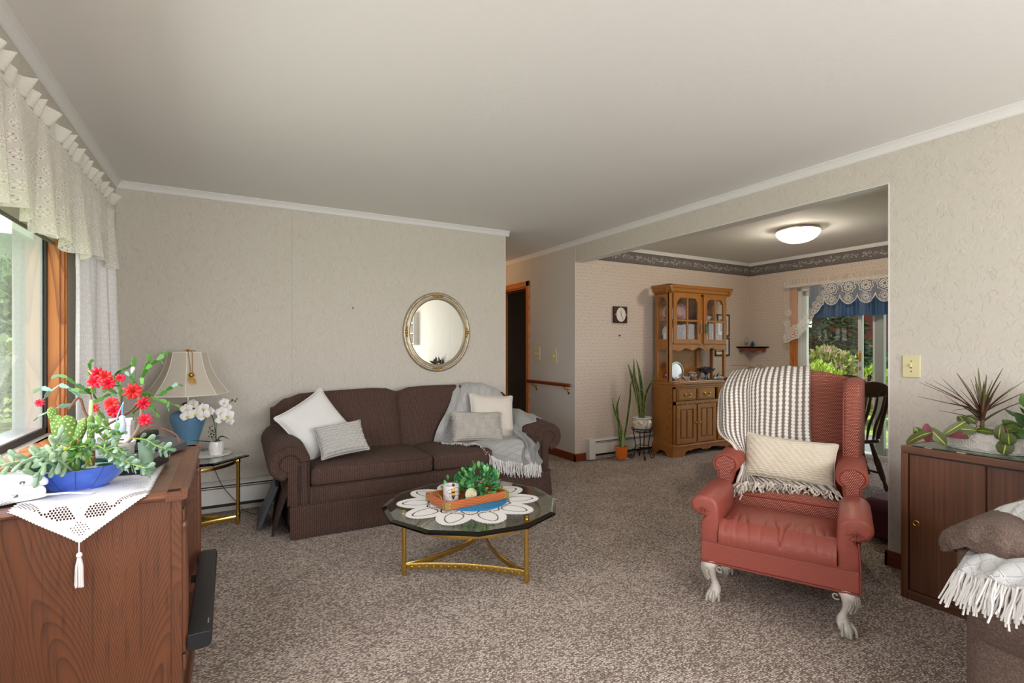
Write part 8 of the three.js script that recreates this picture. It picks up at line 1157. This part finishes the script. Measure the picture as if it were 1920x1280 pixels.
// ---------------------------------------------------------------- dining window curtains
{
  const rd = thing('curtain_rod', 'white curtain rod above the sliding glass door', 'rod'); part(rd, 'rod', [wspan(6.254, 6.266, 2.03, 2.065, 1.6, 3.93, 0.004), wspan(6.26, UD, 2.03, 2.065, 3.918, 3.93, 0.003)], MAT.white);
  const W = 2.2, H = 0.8, bot = (d) => d < 0.06 ? 0.74 + 0.12 * Math.sin(d / 0.06 * 1.57) * 0 : d < 0.16 ? lerp(0.74, 0.69, (d - 0.06) / 0.1) : d < 0.5 ? lerp(0.69, 0.255, smooth(d, 0.14, 0.56)) + 0.012 * Math.abs(Math.sin(d * 40)) : 0.2 + 0.105 * Math.pow(Math.abs(Math.sin((d - 0.5) / 0.185 * Math.PI)), 0.6);
  const al = canvasTex(2048, 745, (g, w, h) => {
    const k = w / W, grey = (v) => `rgb(${v},${v},${v})`; g.fillStyle = '#000'; g.fillRect(0, 0, w, h); g.fillStyle = grey(70); g.beginPath(); g.moveTo(0, 0); for (let i = 0; i <= 800; i++) g.lineTo(i / 800 * w, bot(i / 800 * W) * k); g.lineTo(w, 0); g.fill(); g.save(); g.clip();
    g.fillStyle = grey(150); g.fillRect(0, 0, w, 0.03 * k); seed = 191;
    const rose = (x, y, r) => { g.fillStyle = grey(60); g.beginPath(); g.arc(x, y, r, 0, 7); g.fill(); g.strokeStyle = grey(255); g.lineWidth = r * 0.13; for (const q of [0.95, 0.62, 0.3]) { g.beginPath(); for (let i = 0; i <= 60; i++) { const a = i / 60 * 6.2832, R2 = r * q * (1 + 0.1 * Math.sin(a * 8)); g.lineTo(x + R2 * Math.cos(a), y + R2 * Math.sin(a)); } g.stroke(); } g.fillStyle = grey(255); for (let i = 0; i < 8; i++) { g.beginPath(); g.ellipse(x + r * 0.46 * Math.cos(i * 0.785), y + r * 0.46 * Math.sin(i * 0.785), r * 0.16, r * 0.09, i * 0.785, 0, 7); g.fill(); } g.fillStyle = grey(40); for (let i = 0; i < 10; i++) { g.beginPath(); g.arc(x + r * 0.8 * Math.cos(i * 0.628 + 0.3), y + r * 0.8 * Math.sin(i * 0.628 + 0.3), r * 0.09, 0, 7); g.fill(); } };
    for (let d = 0.59; d < W; d += 0.185) { rose(d * k, 0.1 * k, 0.075 * k); rose(d * k, 0.235 * k, 0.05 * k); for (const s of [-1, 1]) rose((d + s * 0.09) * k, 0.05 * k, 0.03 * k); }
    for (let d = 0.03; d < 0.56; d += 0.05) { const b = bot(d); rose(d * k, (b - 0.065) * k, 0.05 * k); rose((d + 0.02) * k, (b - 0.15) * k, 0.038 * k); } rose(0.06 * k, 0.36 * k, 0.05 * k); rose(0.04 * k, 0.5 * k, 0.055 * k);
    g.restore(); g.strokeStyle = '#fff'; g.lineWidth = 10; g.beginPath(); for (let i = 0; i <= 800; i++) g.lineTo(i / 800 * w, (bot(i / 800 * W) - 0.006) * k); g.stroke();
  }, { srgb: false });
  const v = thing('lace_swag_valance', 'white lace swag valance with medallions over the sliding glass door', 'valance'); part(v, 'cloth', sheet((s, t) => { const d = s * W, f = 0.012 * Math.sin(d * 45) * (1 - smooth(d, 0.5, 0.7) * 0.5) + 0.006 * Math.sin(d * 90); return P(6.235 + f * (0.4 + 0.6 * t) - 0.01 * t, 2.07 - H * t, 3.93 - d); }, 240, 30), phy({ color: hex('#efe9e2'), alphaMap: (al.repeat.set(1, -1), al.offset.set(0, 1), al), transparent: true, transmission: 0.25, thickness: 0, roughness: 1, side: THREE.DoubleSide }));
  part(v, 'heading', sheet((s, t) => P(6.25 + 0.008 * Math.sin(s * 300) - 0.012, 2.06 + 0.055 * t + 0.008 * Math.sin(s * 110) * t, 3.93 - s * W), 300, 3), laceMat(laceFine, 12, 0.4, '#ded6ca'));
  const bl = thing('blue_valance', 'gathered blue satin valance behind the white lace swag', 'valance'), bm = phy({ color: hex('#3f5f86'), roughness: 0.4, sheen: 0.4, sheenColor: hex('#8fb0d0'), transmission: 0.12, thickness: 0, side: THREE.DoubleSide }); part(bl, 'cloth', sheet((s, t) => { const d = s * 2.0, f = 0.016 * Math.sin(d * 52 + Math.sin(d * 9)) + 0.008 * Math.sin(d * 97); return P(6.3 + f * (0.35 + 0.65 * t), 2.03 - 0.4 * t + 0.006 * Math.sin(d * 52) * t, 3.64 - d); }, 320, 12), bm);
}
// ---------------------------------------------------------------- garden beyond the glass
{
  const GY = -0.35, lawnMap = ctex(1024, 1024, (x, y) => mix3([122, 142, 66], [166, 184, 96], clamp(fbm(x * 32, y * 32, 32, 5, 1) * 1.6 - 0.35, 0, 1)), { repeat: [0.25, 0.25] });
  struct('ground', uvm(new THREE.BoxGeometry(260, 0.4, 260, 1, 1, 1).translate(0, GY - 0.2, -60), 'z'), std({ map: lawnMap, roughness: 1 }));
  const hill = (u, v, rx, h, rz, c) => new THREE.SphereGeometry(1, 40, 16).scale(rx, h, rz).translate(u, GY - 1, -v);
  struct('hill', merge([hill(-70, 190, 120, 34, 50), hill(-190, 160, 90, 46, 60), hill(60, 230, 120, 30, 40)]), std({ map: ctex(512, 512, (x, y) => mix3([96, 116, 88], [134, 150, 118], fbm(x * 64, y * 64, 64, 4, 2)), { repeat: [3, 3] }), roughness: 1 }));
  struct('foundation', wspan(UL - 0.2, UD + 0.2, GY, -0.12, VB - 0.2, 8.2), MAT.outside); struct('roof', uvm(wspan(UL - 0.7, UD + 0.7, 2.6, 2.75, VB - 0.7, 8.8), 'x'), MAT.outside);
  struct('step', wspan(UD + 0.18, UD + 1.3, GY, -0.04, 1.6, 4.0), std({ color: hex('#a8a49c'), roughness: 0.9 }));
  const leafG = (w) => { const g = new THREE.BufferGeometry(); g.setAttribute('position', new THREE.Float32BufferAttribute([0, 0, 0, w, 0.5, 0.12, 0, 1, 0, 0, 0, 0, 0, 1, 0, -w, 0.5, 0.12], 3)); g.computeVertexNormals(); return g; };
  function crown(t, name, n, f, geo, mat, cols) {
    const im = new THREE.InstancedMesh(geo, mat, n), o = new THREE.Object3D(); im.name = name; im.userData.kind = 'stuff';
    for (let i = 0; i < n; i++) { const [p, d, s] = f(); o.position.copy(p); o.quaternion.setFromUnitVectors(V3(0, 1, 0), d.normalize()); o.rotateY(rr(0, 6.28)); o.scale.setScalar(s); o.updateMatrix(); im.setMatrixAt(i, o.matrix); im.setColorAt(i, hex(cols[Math.floor(rnd() * cols.length)]).multiplyScalar(rr(0.75, 1.15))); } t.add(im); return im;
  }
  const lm = std({ color: 0xffffff, roughness: 0.7, side: THREE.DoubleSide });
  function spruce(label, u, v, R0, H) {
    const t = thing('spruce_tree', label, 'tree', [u, GY, v]); seed = 201 + Math.floor(u); part(t, 'trunk', cyl(0.06, 0.2, H, 0, H / 2, 0, 10), std({ color: hex('#4a3a2c'), roughness: 1 }));
    const br = []; for (let i = 0; i < 260; i++) { const q = rr(0.02, 0.97), a = rr(0, 6.28), r = R0 * (1 - q) ** 0.8 * rr(0.75, 1.05) + 0.1; br.push([q * H, a, r]); }
    crown(t, 'needles', 16000, () => { const [y, a, r] = br[Math.floor(rnd() * br.length)], k = Math.sqrt(rnd()), s = rr(-0.18, 0.18) * r; const p = V3(k * r * Math.cos(a) - s * Math.sin(a), y - 0.25 * k * r + rr(-0.12, 0.06), k * r * Math.sin(a) + s * Math.cos(a)); return [p, V3(Math.cos(a) + rr(-0.7, 0.7), rr(-0.6, 0.3), Math.sin(a) + rr(-0.7, 0.7)), rr(0.16, 0.32)]; }, leafG(0.2), lm, ['#2f3d22', '#39492a', '#4c5a34', '#28341f', '#5f6a3e']);
  }
  spruce('tall dark spruce tree seen through the sliding glass door', 17.6, 9.9, 1.75, 8.5);
  function shrub(name, label, u, v, rx, h, n, cols, ls = 0.13) { const t = thing(name, label, 'shrub', [u, GY, v]); seed = 211 + Math.floor(u * 3 + v); const st = []; for (let i = 0; i < 10; i++) { const a = rr(0, 6.28); st.push(tube([[0, 0, 0], [rx * 0.3 * Math.cos(a), h * 0.4, rx * 0.3 * Math.sin(a)], [rx * 0.7 * Math.cos(a), h * 0.8, rx * 0.7 * Math.sin(a)]], 0.012, 8, 5)); } part(t, 'stems', merge(st), std({ color: hex('#5c4a38'), roughness: 1 }));
    crown(t, 'foliage', n, () => { const a = rr(0, 6.28), e = Math.asin(rr(-0.1, 1)), k = 0.6 + 0.4 * rnd() ** 0.5, d = V3(Math.cos(e) * Math.cos(a), Math.sin(e), Math.cos(e) * Math.sin(a)), w = 0.85 + 0.3 * vnoise(a * 3, e * 4, 64, 64, 2); return [V3(d.x * rx * k * w, h * 0.25 + d.y * h * 0.75 * k * w, d.z * rx * k * w), d.clone().add(V3(rr(-0.8, 0.8), rr(-0.3, 0.8), rr(-0.8, 0.8))), rr(0.7, 1.3) * ls]; }, leafG(0.3), lm, cols); }
  shrub('azalea_shrub', 'flowering azalea shrub with pink tips outside the sliding glass door', 11.2, 6.1, 0.8, 1.5, 6500, ['#8a9a4a', '#a8a860', '#b8b070', '#6f8438', '#a89a68', '#b8c050', '#8a9a4a', '#a4ac58', '#d0a0a0'], 0.11);
  shrub('lime_shrub', 'bright lime green shrub left of the azalea outside the glass door', 9.5, 5.35, 0.6, 1.25, 3500, ['#b4c84a', '#9cb83c', '#c8d860'], 0.1); shrub('lime_shrub', 'yellow green shrub right of the azalea in front of the barn', 12.2, 5.6, 0.55, 1.1, 3500, ['#a8c44a', '#c8d458', '#88a83c'], 0.11);
  shrub('green_shrub', 'dark green rounded shrub at the foot of the red barn', 26.5, 11.3, 1.6, 1.3, 3500, ['#4a6a34', '#5c7c3e', '#3a5a2c'], 0.22); shrub('green_shrub', 'second dark green shrub by the right door post near the barn', 25.8, 9.0, 1.5, 1.5, 3500, ['#4c7038', '#5f8444', '#3e602e'], 0.22);
  { // red barn
    const b = thing('red_barn', 'dark red wooden barn with a white metal roof beyond the lawn', 'barn', [29.2, GY, 13.0], R(-62)); const red = std({ map: ctex(512, 128, (x, y) => { const s = (y * 16) % 1; return mix3([104, 44, 38], [86, 34, 30], vnoise(x * 30, Math.floor(y * 16) * 3, 64, 64, 1)).map((c) => c * (s < 0.08 ? 0.75 : 1)); }, { repeat: [0.2, 0.5] }), roughness: 0.9 }), roof = std({ color: hex('#c9cbcc'), roughness: 0.5, metalness: 0.3 });
    part(b, 'wall', uvm(merge([ext([[-4, 1.0], [4, 1.0], [4, 2.3], [0, 4.1], [-4, 2.3]], 0.2, 0).translate(0, 0, 0), span(-4, -3.8, 1.0, 2.3, -9, 0, 0), span(3.8, 4, 1.0, 2.3, -9, 0, 0)]), 'y'), red); part(b, 'stone_base', span(-4.05, 4.05, 0, 1.05, -9, 0.22, 0), std({ color: hex('#9a9484'), roughness: 1 }));
    for (const s of [-1, 1]) { const L = Math.hypot(4.5, 2.03), g = merge([box(L, 0.06, 10, 0, 0, 0, 0), ...[...Array(17).keys()].map((i) => box(L, 0.05, 0.04, 0, 0.05, -4.8 + i * 0.6, 0))]).rotateZ(-s * Math.atan2(2.03, 4.5)).translate(s * 2.2, 3.2, -4.4); part(b, 'roof', g, roof); }
    const w = part(b, 'window', [span(-1.75, -0.95, 1.3, 1.38, 0.2, 0.28, 0), span(-1.75, -0.95, 2.12, 2.2, 0.2, 0.28, 0), span(-1.75, -1.67, 1.3, 2.2, 0.2, 0.28, 0), span(-1.03, -0.95, 1.3, 2.2, 0.2, 0.28, 0), span(-1.38, -1.32, 1.38, 2.12, 0.2, 0.26, 0), span(-1.67, -1.03, 1.72, 1.78, 0.2, 0.26, 0)], MAT.white); part(w, 'pane', span(-1.67, -1.03, 1.38, 2.12, 0.2, 0.22, 0), phy({ color: hex('#3c4a48'), roughness: 0.1 }));
  }
  // trees beyond the picture window
  function tree(label, u, v, rx, h, n, cols) { const t = thing('leafy_tree', label, 'tree', [u, GY, v], 0, 'leafy trees beyond the picture window'); seed = 221 + Math.floor(v * 7 - u); part(t, 'trunk', cyl(0.1, 0.18, h * 0.6, 0, h * 0.3, 0, 8), std({ color: hex('#5a4a3a'), roughness: 1 })); crown(t, 'foliage', n, () => { const a = rr(0, 6.28), e = Math.asin(rr(-0.8, 1)), k = 0.55 + 0.45 * rnd() ** 0.5, d = V3(Math.cos(e) * Math.cos(a), Math.sin(e), Math.cos(e) * Math.sin(a)), w = 0.75 + 0.5 * vnoise(a * 3, e * 4 + 9, 64, 64, 3); return [V3(d.x * rx * k * w, h * 0.58 + d.y * h * 0.42 * k * w, d.z * rx * k * w), d.clone().add(V3(rr(-0.8, 0.8), rr(-0.5, 0.5), rr(-0.8, 0.8))), rr(0.25, 0.5)]; }, leafG(0.32), lm, cols); }
  const where = ['leafy tree nearest the curtain reflection outside the picture window', 'pale leafy tree second from the curtain outside the picture window', 'small leafy tree right of the tallest trees beyond the lawn', 'leafy tree at the far left edge of the picture window', 'tall leafy tree in the row behind, below the hill', 'broad leafy tree far behind the small one', 'tallest leafy tree at the far left below the hill']; let wi = 0;
  const gs = ['#7f9c62', '#8fac6e', '#6c8a54', '#9cb47c'];
  for (const [u, v, r, h] of [[-8.2, 27, 2.6, 4.6], [-11, 29, 2.8, 5.4], [-5.5, 30, 2.6, 4.4], [-14, 26, 2.6, 5], [-9.5, 38, 4, 6.5], [-3, 36, 3.6, 5.5], [-18, 34, 4, 7]]) tree(where[wi++], u, v, r, h, 2600, gs);
  shrub('pale_bush', 'pale green bush growing close outside the picture window', -4.3, 13.5, 1.5, 1.7, 4500, ['#b0c088', '#9cb070', '#c4d09c'], 0.16);
}
for (const o of scene.children) o.traverse((m) => { if (m.isMesh) { m.castShadow = true; m.receiveShadow = true; } });
renderer.render(scene, camera);
